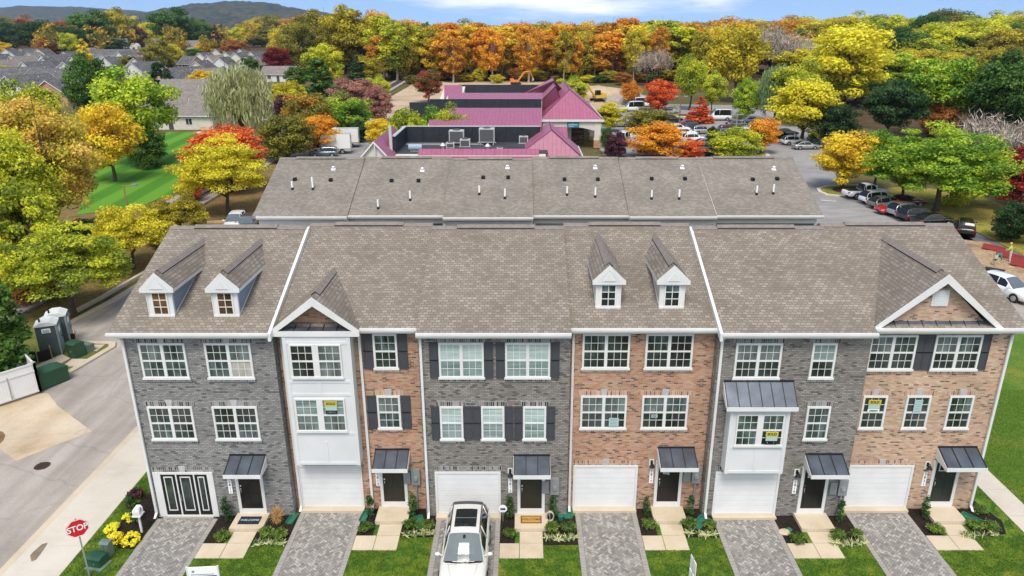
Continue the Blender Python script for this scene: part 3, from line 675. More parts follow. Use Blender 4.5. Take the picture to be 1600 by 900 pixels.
def gutter(par, a, b, Y0, ez=EZ):
    m = MB(); m.prism([(Y0-.50,ez+.0),(Y0-.37,ez+.0),(Y0-.37,ez-.2),(Y0-.45,ez-.2),(Y0-.50,ez-.09)], 'x', a, b); m.build('gutter', WHITE, par)
    MB().box(a, b, Y0-.368, Y0-.002, ez-.23, ez-.17).build('soffit', WHITE, par)
def rake(par, x, Y0, thick=.12):
    sl = RISE/RUN; y0, y1 = Y0-.45, Y0-.35+RUN
    MB().prism([(y0,EZ+(y0-Y0+.35)*sl-.3),(y1,EZ+RISE-.3),(y1,EZ+RISE+.02),(y0,EZ+(y0-Y0+.35)*sl+.02)], 'x', x-thick/2, x+thick/2).build('rake_trim', WHITE, par)
def dormer(par, xc, yf, w, Y0, panes, side):
    """window dormer standing on the main roof, front wall at depth yf"""
    zb = roofz(yf, Y0)-.03; ze = zb+1.38; zp = ze+.50; sl = RISE/RUN; x0, x1 = xc-w/2, xc+w/2
    yb = yf+(ze-zb)/sl; yp = yf+(zp+.04-zb)/sl
    b = MB()
    b.poly([(x0,yf,zb),(x1,yf,zb),(x1,yf,ze),(xc,yf,zp-.05),(x0,yf,ze)], 0)
    for x in (x0, x1): b.poly([(x,yf,zb),(x,yf,ze),(x,yb,ze)] if x == x1 else [(x,yf,zb),(x,yb,ze),(x,yf,ze)], 1)
    d = b.build('dormer', [WHITE, side], par)
    o = .17; yo = yf-.14; rz = zp+.05
    dz = (zp-ze)/(w/2)*o
    r = MB()
    for s in (-1, 1):
        xe = xc+s*(w/2+o); e = ze-dz; ye = yf+(e-zb)/sl
        r.poly([(xc,yo,rz),(xe,yo,e+.05),(xe,ye+.2,e+.05),(xc,yp+.12,rz)] if s < 0 else [(xe,yo,e+.05),(xc,yo,rz),(xc,yp+.12,rz),(xe,ye+.2,e+.05)])
    r.build('dormer_roof', SHINGLE, d)
    c = MB(); k = MB()
    for s in (-1, 1):
        a_ = .17; dzr = (rz-(ze-dz+.05))/(w/2+o)*a_
        k.poly([(xc,yo+.35,rz+.05),(xc+s*a_,yo+.35,rz+.05-dzr),(xc+s*a_,yp,rz+.05-dzr),(xc,yp,rz+.05)], 0)
        k.poly([(xc+s*a_,yo+.35,rz-dzr),(xc+s*a_,yo+.35,rz+.05-dzr),(xc+s*a_,yp-.25,rz+.05-dzr),(xc+s*a_,yp-.25,rz-dzr)], 1)
    k.build('dormer_ridge', [RIDGE, DARKGAP], d)
    t = MB()
    t.prism([(xc-w/2-o-.02,ze-dz-.10),(xc+w/2+o+.02,ze-dz-.10),(xc+w/2+o+.02,ze-dz+.06),(xc,rz+.015),(xc-w/2-o-.02,ze-dz+.06)], 'y', yo-.02, yo+.03)
    t.prism([(xc-w/2-o+.16,ze-dz+.0),(xc+w/2+o-.16,ze-dz+.0),(xc,rz-.16)], 'y', yo-.022, yo-.0, 1)
    t.prism([(xc-.25,ze-dz+.06),(xc+.25,ze-dz+.06),(xc,rz-.26)], 'y', yo-.05, yo-.022, 0)
    for s in (-1, 1):
        xe = xc+s*(w/2+o); t.box(xe-.05 if s > 0 else xe-.0, xe+.0 if s > 0 else xe+.05, yo+.031, yf+(ze-dz-zb)/sl+.25, ze-dz-.10, ze-dz+.035)
        xw = xc+s*w/2; t.box(min(xw, xw+s*.03), max(xw, xw+s*.03), yf-.03, yf+.08, zb+.02, ze-.1)
    t.box(x0-.03, x1+.03, yf-.045, yf-.004, zb-.01, zb+.09)
    # flashing line along the cheek
    for x in (x0-.02, x1+.0): t.prism([(yf+.08,zb+.03),(yb,ze-.05),(yb,ze+.03),(yf+.08,zb+.11)], 'x', x, x+.02)
    t.build('dormer_trim', [WHITE, PANEL], d)
    wn = MB(); ww, wh = .55, 1.2; a, c_ = xc-ww/2, zb+.14
    wn.box(a-.06,a,yf-.04,yf-.001,c_-.06,c_+wh+.06); wn.box(a+ww,a+ww+.06,yf-.04,yf-.001,c_-.06,c_+wh+.06)
    wn.box(a,a+ww,yf-.04,yf-.001,c_-.06,c_); wn.box(a,a+ww,yf-.04,yf-.001,c_+wh,c_+wh+.06)
    wn.box(xc-.016,xc+.016,yf-.034,yf-.002,c_,c_+wh)
    for i in (1,2,3): wn.box(a,a+ww,yf-.033,yf-.003,c_+wh*i/4-.016,c_+wh*i/4+.016)
    wo = wn.build('window', WHITE, d)
    for i in range(2): MB().box(a,a+ww,yf-.022,yf-.008,c_+wh*i/2,c_+wh*(i+1)/2).build('pane', panes[i], wo)
    return d
def gable(par, xc, w, Y0, zp, brick, pent=True, vent=False, yfo=.32, pz=.2):
    """front-facing roof gable growing out of the main slope"""
    sl = RISE/RUN; yf = Y0-.02; yo = yf-yfo; ze = EZ-.02; x0, x1 = xc-w/2, xc+w/2
    yb = Y0-.35+(zp-EZ)/sl; zb0 = EZ-.17

    gw = MB().prism([(x0+.25,zb0),(x1-.25,zb0),(xc,zp-.18)], 'y', yf-.005, yf+.3).build('gable_wall', brick, par)
    r = MB()
    for s in (-1, 1):
        xe = xc+s*w/2
        pts = [(xc,yo,zp+.05),(xe,yo,ze+.05),(xe,Y0-.2,ze+.055),(xc,yb+.12,zp+.05)]
        r.poly(pts if s < 0 else list(reversed(pts)))
    r.build('gable_roof', SHINGLE, par)
    k = MB()
    for s in (-1, 1):
        q = (zp-ze)/(w/2)*.18
        k.poly([(xc,yo+.6,zp+.11),(xc+s*.18,yo+.6,zp+.11-q),(xc+s*.18,yb-.2,zp+.11-q),(xc,yb-.2,zp+.11)], 0)
        k.poly([(xc+s*.18,yo+.6,zp+.05-q),(xc+s*.18,yo+.6,zp+.11-q),(xc+s*.18,yb-.9,zp+.11-q),(xc+s*.18,yb-.9,zp+.05-q)], 1)
    k.build('gable_ridge', [RIDGE, DARKGAP], par)
    t = MB(); d = .30; hh = zp+.07; e = ze+.06; s_ = (hh-e)/(w/2)
    for s in (-1, 1):
        xe = xc+s*(w/2+.05)
        t.prism([(xe,e-.05*s_),(xc,hh),(xc,hh-d*1.25),(xe-s*.02,e-.05*s_-.22),(xe,e-.05*s_-.22)], 'y', yo-.03, yo+.02)
        t.prism([(xe-s*.25,e+.02),(xc,hh-.16),(xc,hh-.24),(xe-s*.25,e-.06)], 'y', yo+.021, yf)      # soffit of the overhang
    t.box(x0-.03, x1+.03, yo-.035, yo+.02, ze-.23, ze-.01)
    t.build('gable_trim', WHITE, par)
    if pent:
        p = MB(); zt = ze+pz
        q = (zt-ze)/s_
        p.poly([(x0+.28,yo+.03,ze-.01),(x1-.28,yo+.03,ze-.01),(x1-.28-q*.85,yf-.008,zt),(x0+.28+q*.85,yf-.008,zt)], 0)
        n = max(4, int(w/.62))
        for i in range(1, n):
            x = x0+.3+(w-.6)*i/n; lim = min(x-x0-.28, x1-.28-x)/(q*.85); f = min(1, lim)
            p.prism([(yo+.03,ze-.01),(yo+.03+(yf-.01-yo-.03)*f,ze-.01+(zt-ze)*f),(yo+.03+(yf-.01-yo-.03)*f,ze+.03+(zt-ze)*f),(yo+.03,ze+.03)], 'x', x-.014, x+.014, 1)
        p.build('pent_roof', [METAL, METAL_R], par)
    if vent:
        v = MB(); v.box(xc-.34,xc+.34,yf-.05,yf-.006,ze+.86,ze+1.55)
        for i in range(8): v.box(xc-.27,xc+.27,yf-.062,yf-.05,ze+.92+i*.075,ze+.96+i*.075)
        v.build('gable_vent', PANEL, par)
def walls(par, a, b, Y0, m):
    zr = EZ+RISE-.2
    MB().prism([(Y0,-.12),(Y0,EZ-.18),(Y0-.35+RUN,zr),(Y0-.7+2*RUN,EZ-.18),(Y0-.7+2*RUN,-.12)], 'x', a+.003, b-.003).build('wall', m, par)
def bay(par, x0, x1, y0, y1, z0, z1, rails, stile=True):
    m = MB(); m.box(x0, x1, y0, y1, z0, z1)
    for z in rails: m.box(x0-.012, x1+.012, y0-.022, y0-.001, z-.06, z+.06)
    for x in (x0, x1-.14): m.box(x-.012 if x == x0 else x, x+.14 if x == x0 else x+.152, y0-.02, y0-.001, z0, z1)
    o = m.build('bay', PANEL, par); return o
def bay_post(o, xs, y0, z0, z1):
    m = MB()
    for x in xs: m.box(x-.05, x+.05, y0-.018, y0-.001, z0, z1)
    m.build('batten', PANEL, o)
TH = 'brick townhouses of the front row'
XB = [-16.35, -10.15, -4.25, 2.0, 8.05, 14.3, 20.4]
def house(k, name, label):
    a, b = XB[k], XB[k+1]; Y0 = DRV[k][2]
    return thing(name, label, 'townhouse', ((a+b)/2, Y0, 0), 0, TH, None, True), a, b, Y0
Z3G, Z2G, Z3R, Z2R, WH = 6.86, 3.94, 7.06, 4.18, 1.6
# --- 1 grey, two dormers with blue cheeks, display entrance
h, a, b, Y = house(0, 'townhouse', 'grey brick end townhouse with two blue sided dormers and a black glazed entrance')
walls(h, a, b, Y, GREYBRICK); roof(h, a-.3, b, Y); gutter(h, a-.3, b, Y); rake(h, b+.03, Y)
for xc, z, pn in ((-14.72,Z3G,[(P_DARK2,P_MID),(P_DARK2,P_DARK2)]), (-12.03,Z3G,[(P_DARK2,P_DARK),(P_WHITE,P_MID)]), (-14.85,Z2G,[(P_DARK2,P_DARK2),(P_DARK,P_DARK)]), (-12.12,Z2G,[(P_DARK,P_DARK),(P_DARK2,P_DARK)])):
    window(h, xc, z, 1.9, WH, Y, pn); lintel(h, xc, z+WH, 1.9, Y, SOLD_G); sill(h, xc, z, 1.9, Y, SOLD_G)
for xc, pn in ((-14.76,(P_WARM,P_WARM)), (-12.1,(P_WARM,P_WARM))): dormer(h, xc, .56, 1.0, Y, pn, SIDING_B)
x0, x1 = -16.02, -13.62; t = MB()
t.box(x0-.1,x0+.22,Y-.06,Y+.02,.02,2.3); t.box(x1-.14,x1+.12,Y-.06,Y+.02,.02,2.3); t.box(x0+.22,x1-.14,Y-.06,Y+.02,2.2,2.3); t.box(x0+.22,x1-.14,Y-.07,Y+.02,.0,.09)
for x in (-15.12,-14.34): t.box(x-.03,x+.03,Y-.055,Y+.01,.09,2.2)
t.build('entrance_frame', WHITE, h)
for p0, p1 in ((-15.8,-15.15),(-15.09,-14.37),(-14.31,-13.76)):
    d = MB().box(p0,p1,Y-.035,Y-.002,.09,2.2).build('entrance_door', BLACK, h)
    f = MB(); q0, q1 = p0+.13, p1-.13
    f.box(q0,q0+.04,Y-.055,Y-.036,.32,2.08); f.box(q1-.04,q1,Y-.055,Y-.036,.32,2.08); f.box(q0+.05,q1-.05,Y-.055,Y-.036,.32,.37); f.box(q0+.05,q1-.05,Y-.055,Y-.036,2.03,2.08)
    f.build('glazing_frame', WHITE, d); MB().box(q0+.05,q1-.05,Y-.048,Y-.0365,.37,2.03).build('pane', P_DARK, d)
    if p0 == -15.09: MB().tube((p0+.06,Y-.08,.85),(p0+.06,Y-.08,1.2),.02).build('handle', CHROME, d)
lintel(h, -14.8, 2.3, 2.5, Y, SOLD_G)
front_door(h, -11.95, Y); stoop(h, -11.95, Y); canopy(h, -11.95+.1, 1.55, .9, 2.76, 3.16, Y)
lantern(h, -12.85, 2.2, Y); numplate(h, -12.83, 1.55, Y, '1811'); downspout(h, a+.1, Y)
# --- 2 red, white bay under a gable
h, a, b, Y = house(1, 'townhouse', 'red brick townhouse with a two storey white bay under a small brick gable')
walls(h, a, b, Y, REDBRICK); roof(h, a, b, Y); gutter(h, -6.62, b-.0, Y); gutter(h, a+.05, a+.12, Y)
bo = bay(h, -9.72, -6.98, -.12, Y-.002, 2.72, EZ-.24, (2.82, 4.3, 6.15, 6.75, 8.5))
bay_post(bo, (-8.36,), -.12, 2.88, 3.9); bay_post(bo, (-8.36,), -.12, 6.21, 6.69)
window(bo, -8.42, 6.95, 2.1, 1.5, -.12, [(P_DARK,P_DARK),(P_MID,P_MID)], case=.06, mull=.26); window(bo, -8.46, 4.42, 2.1, 1.55, -.12, [(P_MID,P_BLIND2),(P_MID,P_BLIND2)], case=.06, mull=.26)
gable(h, -8.36, 3.5, Y, 10.42, REDBRICK, yfo=.62, pz=.10)
for z in (Z3R, Z2R):
    window(h, -5.68 if z == Z3R else -5.7, z, 1.0, WH, Y, [(P_DARK,P_DARK2) if z == Z3R else (P_DARK2,P_MID)]); lintel(h, -5.69, z+WH, 1.0, Y, SOLD_R); sill(h, -5.69, z, 1.0, Y, SOLD_R)
    for s in (-1, 1): shutter(h, -5.69+s*.73, z, .4, WH, Y)
garage(h, -9.84, -7.2, Y); MB().box(-10.05,-6.95,Y-.012,Y+.01,2.35,2.58).build('lintel', SOLD_R, h)
front_door(h, -5.72, Y, DKBROWN); stoop(h, -5.72, Y); canopy(h, -5.68, 1.5, .9, 2.72, 3.12, Y)
lantern(h, -6.42, 2.25, Y); numplate(h, -6.42, 1.6, Y, '1813'); meters(h, -4.85, 1.75, Y)
downspout(h, a+.2, Y); downspout(h, -6.72, Y)
# --- 3 grey, shutters everywhere
h, a, b, Y = house(2, 'townhouse', 'grey brick townhouse with charcoal shutters at every window, car parked before its garage')
walls(h, a, b, Y, GREYBRICK_W); roof(h, a, b, Y); gutter(h, a, b, Y)
for xc in (-2.48, .25):
    window(h, xc, Z3G+.02, 1.85, WH, Y, [(P_BLIND2,P_BLIND),(P_BLIND2,P_BLIND)])
    lintel(h, xc, Z3G+WH+.02, 1.9, Y, SOLD_G, False); sill(h, xc, Z3G+.02, 1.85, Y, SOLD_G)
    for s in (-1, 1): shutter(h, xc+s*1.13, Z3G+.02, .36, WH, Y)
for xc in (-2.97, -1.22, .55):
    window(h, xc, Z2G, .98, WH, Y, [(P_BLIND2,P_BLIND)]); lintel(h, xc, Z2G+WH, .98, Y, SOLD_G, False); sill(h, xc, Z2G, .98, Y, SOLD_G)
    for s in (-1, 1): shutter(h, xc+s*.69, Z2G, .35, WH, Y)
garage(h, -3.7, -1.02, Y); MB().box(-3.85,-.87,Y-.012,Y+.01,2.35,2.58).build('lintel', SOLD_G, h)
front_door(h, .42, Y, DKBROWN); stoop(h, .42, Y); canopy(h, .44, 1.55, .9, 2.74, 3.14, Y)
lantern(h, -.5, 2.3, Y); numplate(h, -.5, 1.6, Y, '1815'); meters(h, 1.3, 1.6, Y); downspout(h, a+.12, Y)
# --- 4 red, two dormers
h, a, b, Y = house(3, 'townhouse', 'red brick townhouse with two cream sided dormers and four twin windows')
walls(h, a, b, Y, REDBRICK); roof(h, a, b, Y); gutter(h, a, b, Y)
for xc, z, pn in ((3.52,Z3R,[(P_DARK,P_DARK2),(P_DARK,P_DARK)]), (6.15,Z3R,[(P_DARK,P_DARK2),(P_DARK,P_DARK)]), (3.52,Z2R,[(P_DARK,P_MID),(P_DARK,P_MID)]), (6.15,Z2R,[(P_DARK,P_MID),(P_DARK,P_DARK2)])):
    window(h, xc, z, 1.98, WH, Y, pn); lintel(h, xc, z+WH, 1.98, Y, SOLD_R); sill(h, xc, z, 1.98, Y, SOLD_R)
for xc in (3.62, 6.28): dormer(h, xc, 1.28, 1.0, Y, (P_DARK, P_DARK2), SIDING_C)
garage(h, 2.4, 5.06, Y); lintel(h, 3.73, 2.33, 2.75, Y, SOLD_R)
front_door(h, 6.55, Y); stoop(h, 6.55, Y); canopy(h, 6.78, 1.6, .95, 2.8, 3.22, Y)
lantern(h, 5.75, 2.42, Y); numplate(h, 5.78, 1.75, Y, '1817'); meters(h, 7.6, 1.85, Y); downspout(h, a+.15, Y)
# --- 5 grey, projecting white bay
h, a, b, Y = house(4, 'townhouse', 'grey brick townhouse with a one storey white bay under a dark metal roof')
walls(h, a, b, Y, GREYBRICK_W); roof(h, a, b, Y); gutter(h, a, b, Y); rake(h, a-.03, Y)
window(h, 9.72, Z3G, 1.9, WH, Y, [(P_DARK,P_MID),(P_DARK,P_MID)]); lintel(h, 9.72, Z3G+WH, 1.9, Y, SOLD_G, False); sill(h, 9.72, Z3G, 1.9, Y, SOLD_G)
window(h, 12.4, Z3G, 1.0, WH, Y, [(P_DARK,P_BLIND2)]); lintel(h, 12.4, Z3G+WH, 1.0, Y, SOLD_G, False); sill(h, 12.4, Z3G, 1.0, Y, SOLD_G)
window(h, 12.55, Z2G, 1.0, WH, Y, [(P_DARK2,P_DARK2)]); lintel(h, 12.55, Z2G+WH, 1.0, Y, SOLD_G, False); sill(h, 12.55, Z2G, 1.0, Y, SOLD_G)
bo = bay(h, 8.66, 11.12, -.62, Y-.002, 2.62, 5.88, (2.72, 3.92, 5.72))
bay_post(bo, (9.9,), -.62, 2.78, 3.86)
window(bo, 9.92, 4.02, 1.98, 1.5, -.62, [(P_DARK2,P_DARK2),(P_DARK,P_DARK2)], case=.06, mull=.26)
canopy(h, 9.88, 2.9, .82, 5.95, 6.72, Y, 6, name='bay_roof')
garage(h, 8.58, 11.2, Y); MB().box(8.45,11.35,Y-.012,Y+.01,2.35,2.58).build('lintel', SOLD_G, h)
front_door(h, 12.85, Y); stoop(h, 12.85, Y); canopy(h, 13.08, 1.6, .92, 2.76, 3.2, Y)
lantern(h, 12.02, 2.25, Y); numplate(h, 12.02, 1.55, Y, '1819'); meters(h, 13.95, 1.55, Y); downspout(h, a+.12, Y)
# --- 6 tan red, wide gable
h, a, b, Y = house(5, 'townhouse', 'tan red brick end townhouse with one wide gable and shutters on its top floor')
walls(h, a, b, Y, TANBRICK); roof(h, a, b+.3, Y); gutter(h, a, b+.3, Y)
gable(h, 17.0, 5.2, Y, 11.28, TANBRICK, vent=True)
for xc in (15.45, 18.15):
    window(h, xc, Z3R-.06, 1.95, WH, Y, [(P_DARK,P_MID),(P_DARK,P_DARK2)]); lintel(h, xc, Z3R+WH-.06, 1.95, Y, SOLD_R, False, .2); sill(h, xc, Z3R-.06, 1.95, Y, SOLD_R)
    for s in (-1, 1): shutter(h, xc+s*1.17, Z3R-.06, .35, WH, Y)
for xc, pn in ((15.12,(P_DARK,P_DARK)), (16.98,(P_DARK,P_DARK)), (18.82,(P_DARK,P_DARK2))):
    window(h, xc, Z2R, 1.05, WH, Y, [pn]); lintel(h, xc, Z2R+WH, 1.05, Y, SOLD_R); sill(h, xc, Z2R, 1.05, Y, SOLD_R)
garage(h, 14.62, 17.3, Y); lintel(h, 15.96, 2.33, 2.75, Y, SOLD_R)
front_door(h, 18.85, Y, DKGREEN); stoop(h, 18.85, Y); canopy(h, 19.12, 1.7, .95, 2.8, 3.25, Y)
lantern(h, 17.98, 2.3, Y); numplate(h, 17.98, 1.6, Y, '1821'); downspout(h, b-.12, Y)

# ---- rear row
XR = [-17.1, -11.25, -5.05, .75, 6.95, 12.6, 19.3]; EZR = 9.05
RB = 'townhouses of the rear row'
RC = [('white', SIDING_W), ('slate blue', SIDING_S), ('tan', SIDING_T), ('grey green', SIDING_G), ('white', SIDING_W), ('slate blue', SIDING_S)]
RL = ['rear row end townhouse with white siding under a taupe roof, beside the golden tree',
      'slate sided rear row townhouse, second from the end beside the golden tree',
      'tan sided rear row townhouse under a taupe roof, behind the second and third front houses',
      'grey green sided rear row townhouse under a taupe roof, middle of its row',
      'white sided rear row townhouse left of the white roof edge strip',
      'slate sided rear row end townhouse nearest the row of parked cars']
RP = [((457,288),(489,288),(461,282),(517,283),(521,265)), ((591,318),(641,305),(612,284),(654,284),(660,267)), ((749,296),(789,302),(755,279),(794,279),(793,263)), ((886,297),(930,300),(882,282),(934,282),(930,263)), ((1018,303),(1061,303),(1018,281),(1070,281),(1066,263)), ((1182,296),(1208,295),(1176,282),(1214,281),(1209,265))]
for k in range(6):
    a, b = XR[k], XR[k+1]; Y0 = 18.95 + (.0 if k % 2 == 0 else .25) - (.25 if k == 2 else 0)
    h = thing('townhouse', RL[k], 'townhouse', ((a+b)/2, Y0, 0), 0, RB, None, True)
    zr = EZR+RISE-.2
    MB().prism([(Y0,-.12),(Y0,EZR-.18),(Y0-.35+RUN,zr),(Y0-.7+2*RUN,EZR-.18),(Y0-.7+2*RUN,-.12)], 'x', a+.003, b-.003).build('wall', RC[k][1], h)
    roof(h, a-(.25 if k == 0 else 0), b+(.25 if k == 5 else 0), Y0, True, SHINGLE_T, EZR); gutter(h, a, b+(.25 if k == 5 else 0), Y0, EZR)
    MB().box(a+.02, b-.02, Y0-.03, Y0-.003, EZR-.62, EZR-.24).build('frieze', WHITE, h)
    for x in (a+.02, b-.14): MB().box(x, x+.12, Y0-.04, Y0-.002, 0, EZR-.63).build('corner_board', WHITE, h)
    for xc in (a+1.6, a+4.1):
        for z in (6.7, 3.8): window(h, xc, z, 1.5, 1.5, Y0, [P_DARK, P_MID])
    sl = RISE/RUN
    def onroof(px, py):
        r = ray(px, py); t = (EZR + sl*(CAM[1]-(Y0-.35)) - CAM[2])/(r[2]-sl*r[1]); return (CAM[0]+r[0]*t, CAM[1]+r[1]*t, CAM[2]+r[2]*t)
    for (px, py), hh in zip(RP[k][:2], (.55, .85) if k == 0 else (.6, .65)):
        x, y, z = onroof(px, py+8); p = MB(); p.tube((x,y,z-.1),(x,y,z+hh),.06,n=10); v = p.build('vent_pipe', SIGNWHITE, h)
        MB().tube((x,y,z-.12),(x,y,z+.14),.12,.075,10).build('flashing_boot', BLACK, v)
    for px, py in RP[k][2:4]:
        x, y, z = onroof(px, py); p = MB(); p.obox((x,y,z+.06),(.11,.11,.06), 0, 0, math.atan(sl)); p.obox((x,y-.02,z+.13),(.13,.13,.022), 0, 0, math.atan(sl)); p.build('roof_vent', BLACK, h)
    x, y, z = onroof(*RP[k][4]); p = MB(); p.tube((x,y,z-.1),(x,y,z+.18),.05,n=8); p.tube((x,y,z+.18),(x,y,z+.24),.12,.07,8); p.obox((x,y,z+.02),(.14,.14,.02),0,0,math.atan(sl)); p.build('exhaust_cap', SIGNWHITE, h)
    if k == 5: rk = MB().prism([(Y0-.45,EZR-.3),(Y0-.35+RUN,EZR+RISE-.3),(Y0-.35+RUN,EZR+RISE+.06),(Y0-.45,EZR+.06)], 'x', a-.04, a+.02).build('rake_trim', WHITE, h)
    if k == 0: downspout(h, b-.1, Y0, EZR-.2)
    if k in (2, 3): downspout(h, a+.1, Y0, EZR-.2)
# ================================================================== VEGETATION
LM = {
 'yellow': leafmat('yellow leaves', (.24,.22,.02), (.50,.43,.025), (.66,.57,.04)),
 'gold': leafmat('gold leaves', (.34,.22,.02), (.58,.39,.025), (.70,.54,.04)),
 'yellowgreen': leafmat('yellow green leaves', (.11,.16,.02), (.36,.39,.025), (.58,.54,.035)),
 'lime': leafmat('lime leaves', (.06,.14,.018), (.22,.34,.025), (.44,.48,.035)),
 'green': leafmat('green leaves', (.022,.06,.012), (.06,.13,.022), (.13,.21,.03)),
 'darkgreen': leafmat('dark green leaves', (.010,.03,.010), (.025,.062,.018), (.055,.105,.028)),
 'olive': leafmat('olive leaves', (.055,.065,.016), (.16,.16,.022), (.32,.27,.035)),
 'olivegold': leafmat('olive gold leaves', (.14,.12,.018), (.33,.28,.022), (.54,.44,.03)),
 'orange': leafmat('orange leaves', (.36,.13,.02), (.56,.24,.022), (.64,.36,.03)),
 'amber': leafmat('amber leaves', (.24,.12,.02), (.50,.24,.022), (.66,.36,.03)),
 'redorange': leafmat('red orange leaves', (.32,.04,.02), (.56,.11,.03), (.68,.22,.04)),
 'crimson': leafmat('crimson leaves', (.09,.012,.014), (.22,.025,.022), (.36,.05,.03)),
 'rust': leafmat('rust leaves', (.16,.055,.02), (.32,.13,.035), (.42,.21,.05)),
 'peach': leafmat('peach and green leaves', (.24,.27,.03), (.50,.37,.05), (.60,.40,.12)),
 'mixed': leafmat('green to orange leaves', (.05,.10,.02), (.30,.22,.03), (.62,.20,.03)),
 'greenred': leafmat('green to red leaves', (.05,.10,.02), (.14,.10,.025), (.36,.03,.03)),
 'plum': leafmat('plum leaves', (.03,.012,.02), (.075,.025,.04), (.14,.05,.06)),
 'mauve': leafmat('dusty mauve leaves', (.12,.05,.045), (.26,.115,.095), (.36,.19,.14)),
 'willow': leafmat('pale willow leaves', (.16,.18,.07), (.30,.31,.14), (.44,.42,.23)),
 'willowgreen': leafmat('green willow leaves', (.10,.16,.06), (.19,.26,.10), (.30,.36,.16)),
 'bare': leafmat('bare grey twigs', (.14,.115,.095), (.27,.225,.19), (.40,.35,.30), .05),
 'tuft': leafmat('dry grass blades', (.20,.10,.03), (.42,.24,.08), (.58,.40,.18)),
 'variegated': leafmat('variegated leaves', (.08,.14,.04), (.46,.46,.22), (.62,.60,.36)),
 'box': leafmat('bright shrub leaves', (.025,.06,.012), (.075,.135,.022), (.19,.26,.045)),
 'arb': leafmat('dark upright shrub leaves', (.012,.035,.010), (.03,.075,.018), (.07,.13,.03)),
}
def quads_mesh(name, C, Nn, U, sx, sy, tone, curl=0.0):
    """many small leaf faces: centres C, normals Nn, long axes U"""
    n = len(C); Nn = Nn/np.linalg.norm(Nn, axis=1, keepdims=True)
    U = U - (U*Nn).sum(1, keepdims=True)*Nn; U /= np.linalg.norm(U, axis=1, keepdims=True)+1e-9
    V = np.cross(Nn, U); sx = sx[:, None]; sy = sy[:, None]
    P = np.empty((n, 4, 3), np.float32)
    P[:,0] = C-U*sx; P[:,1] = C-V*sy*.9+U*sx*.1+Nn*sy*.25; P[:,2] = C+U*sx; P[:,3] = C+V*sy*.9+U*sx*.1+Nn*sy*.25
    me = bpy.data.meshes.new(name)
    me.vertices.add(n*4); me.vertices.foreach_set('co', P.reshape(-1))
    me.loops.add(n*4); me.loops.foreach_set('vertex_index', np.arange(n*4, dtype=np.int32))
    me.polygons.add(n); me.polygons.foreach_set('loop_start', np.arange(0, n*4, 4, dtype=np.int32)); me.polygons.foreach_set('loop_total', np.full(n, 4, np.int32))
    at = me.attributes.new('tone', 'FLOAT', 'POINT'); at.data.foreach_set('value', np.repeat(tone, 4).astype(np.float32))
    me.update(calc_edges=True); me.materials.append(None)
    return me
def clump_leaves(rng, centers, radii, per, leaf, flat=.7, up=.5, var=.5):
    K = len(centers); n = K*per
    ci = np.repeat(np.arange(K), per)
    d = rng.normal(size=(n,3)); d /= np.linalg.norm(d, axis=1, keepdims=True)
    r = rng.random(n)**.42
    off = d*r[:,None]*radii[ci][:,None]; off[:,2] *= flat
    C = centers[ci]+off
    Nn = d*.7+rng.normal(size=(n,3))*.55; Nn[:,2] += up
    U = rng.normal(size=(n,3))
    s = leaf*(.6+.8*rng.random(n))
    ct = rng.random(K)
    tone = np.clip(.5+(ct[ci]-.5)*var+(rng.random(n)-.5)*.55, 0, 1)
    return C, Nn, U, s, s*.62, tone
TREES = {}
def trunk_mesh(name, rng, ht, targets, r0, nlimb, pale=False, wig=.25):
    m = MB(); pts = [(0,0,-.3)]; rad = [r0*1.25]
    x = y = 0
    for i in range(1, 6):
        x += rng.normal()*wig*.4; y += rng.normal()*wig*.4; pts.append((x, y, ht*i/5)); rad.append(r0*(1-.14*i))
    m.path(pts, rad, 8)
    order = rng.permutation(len(targets))[:nlimb]
    for k in order:
        t = targets[k]; i = int(rng.integers(2, 6)); s = pts[i]
        mid = ((s[0]+t[0])*.5+rng.normal()*.25, (s[1]+t[1])*.5+rng.normal()*.25, s[2]*.45+t[2]*.55-.15)
        m.path([s, mid, tuple(t)], [rad[i]*.6, rad[i]*.35, .025], 5)
        for _ in range(2):
            e = np.array(t)+rng.normal(size=3)*.9; m.tube(mid, tuple(e), rad[i]*.22, .015, 4, cap=False)
    return m.mesh(name, [None])
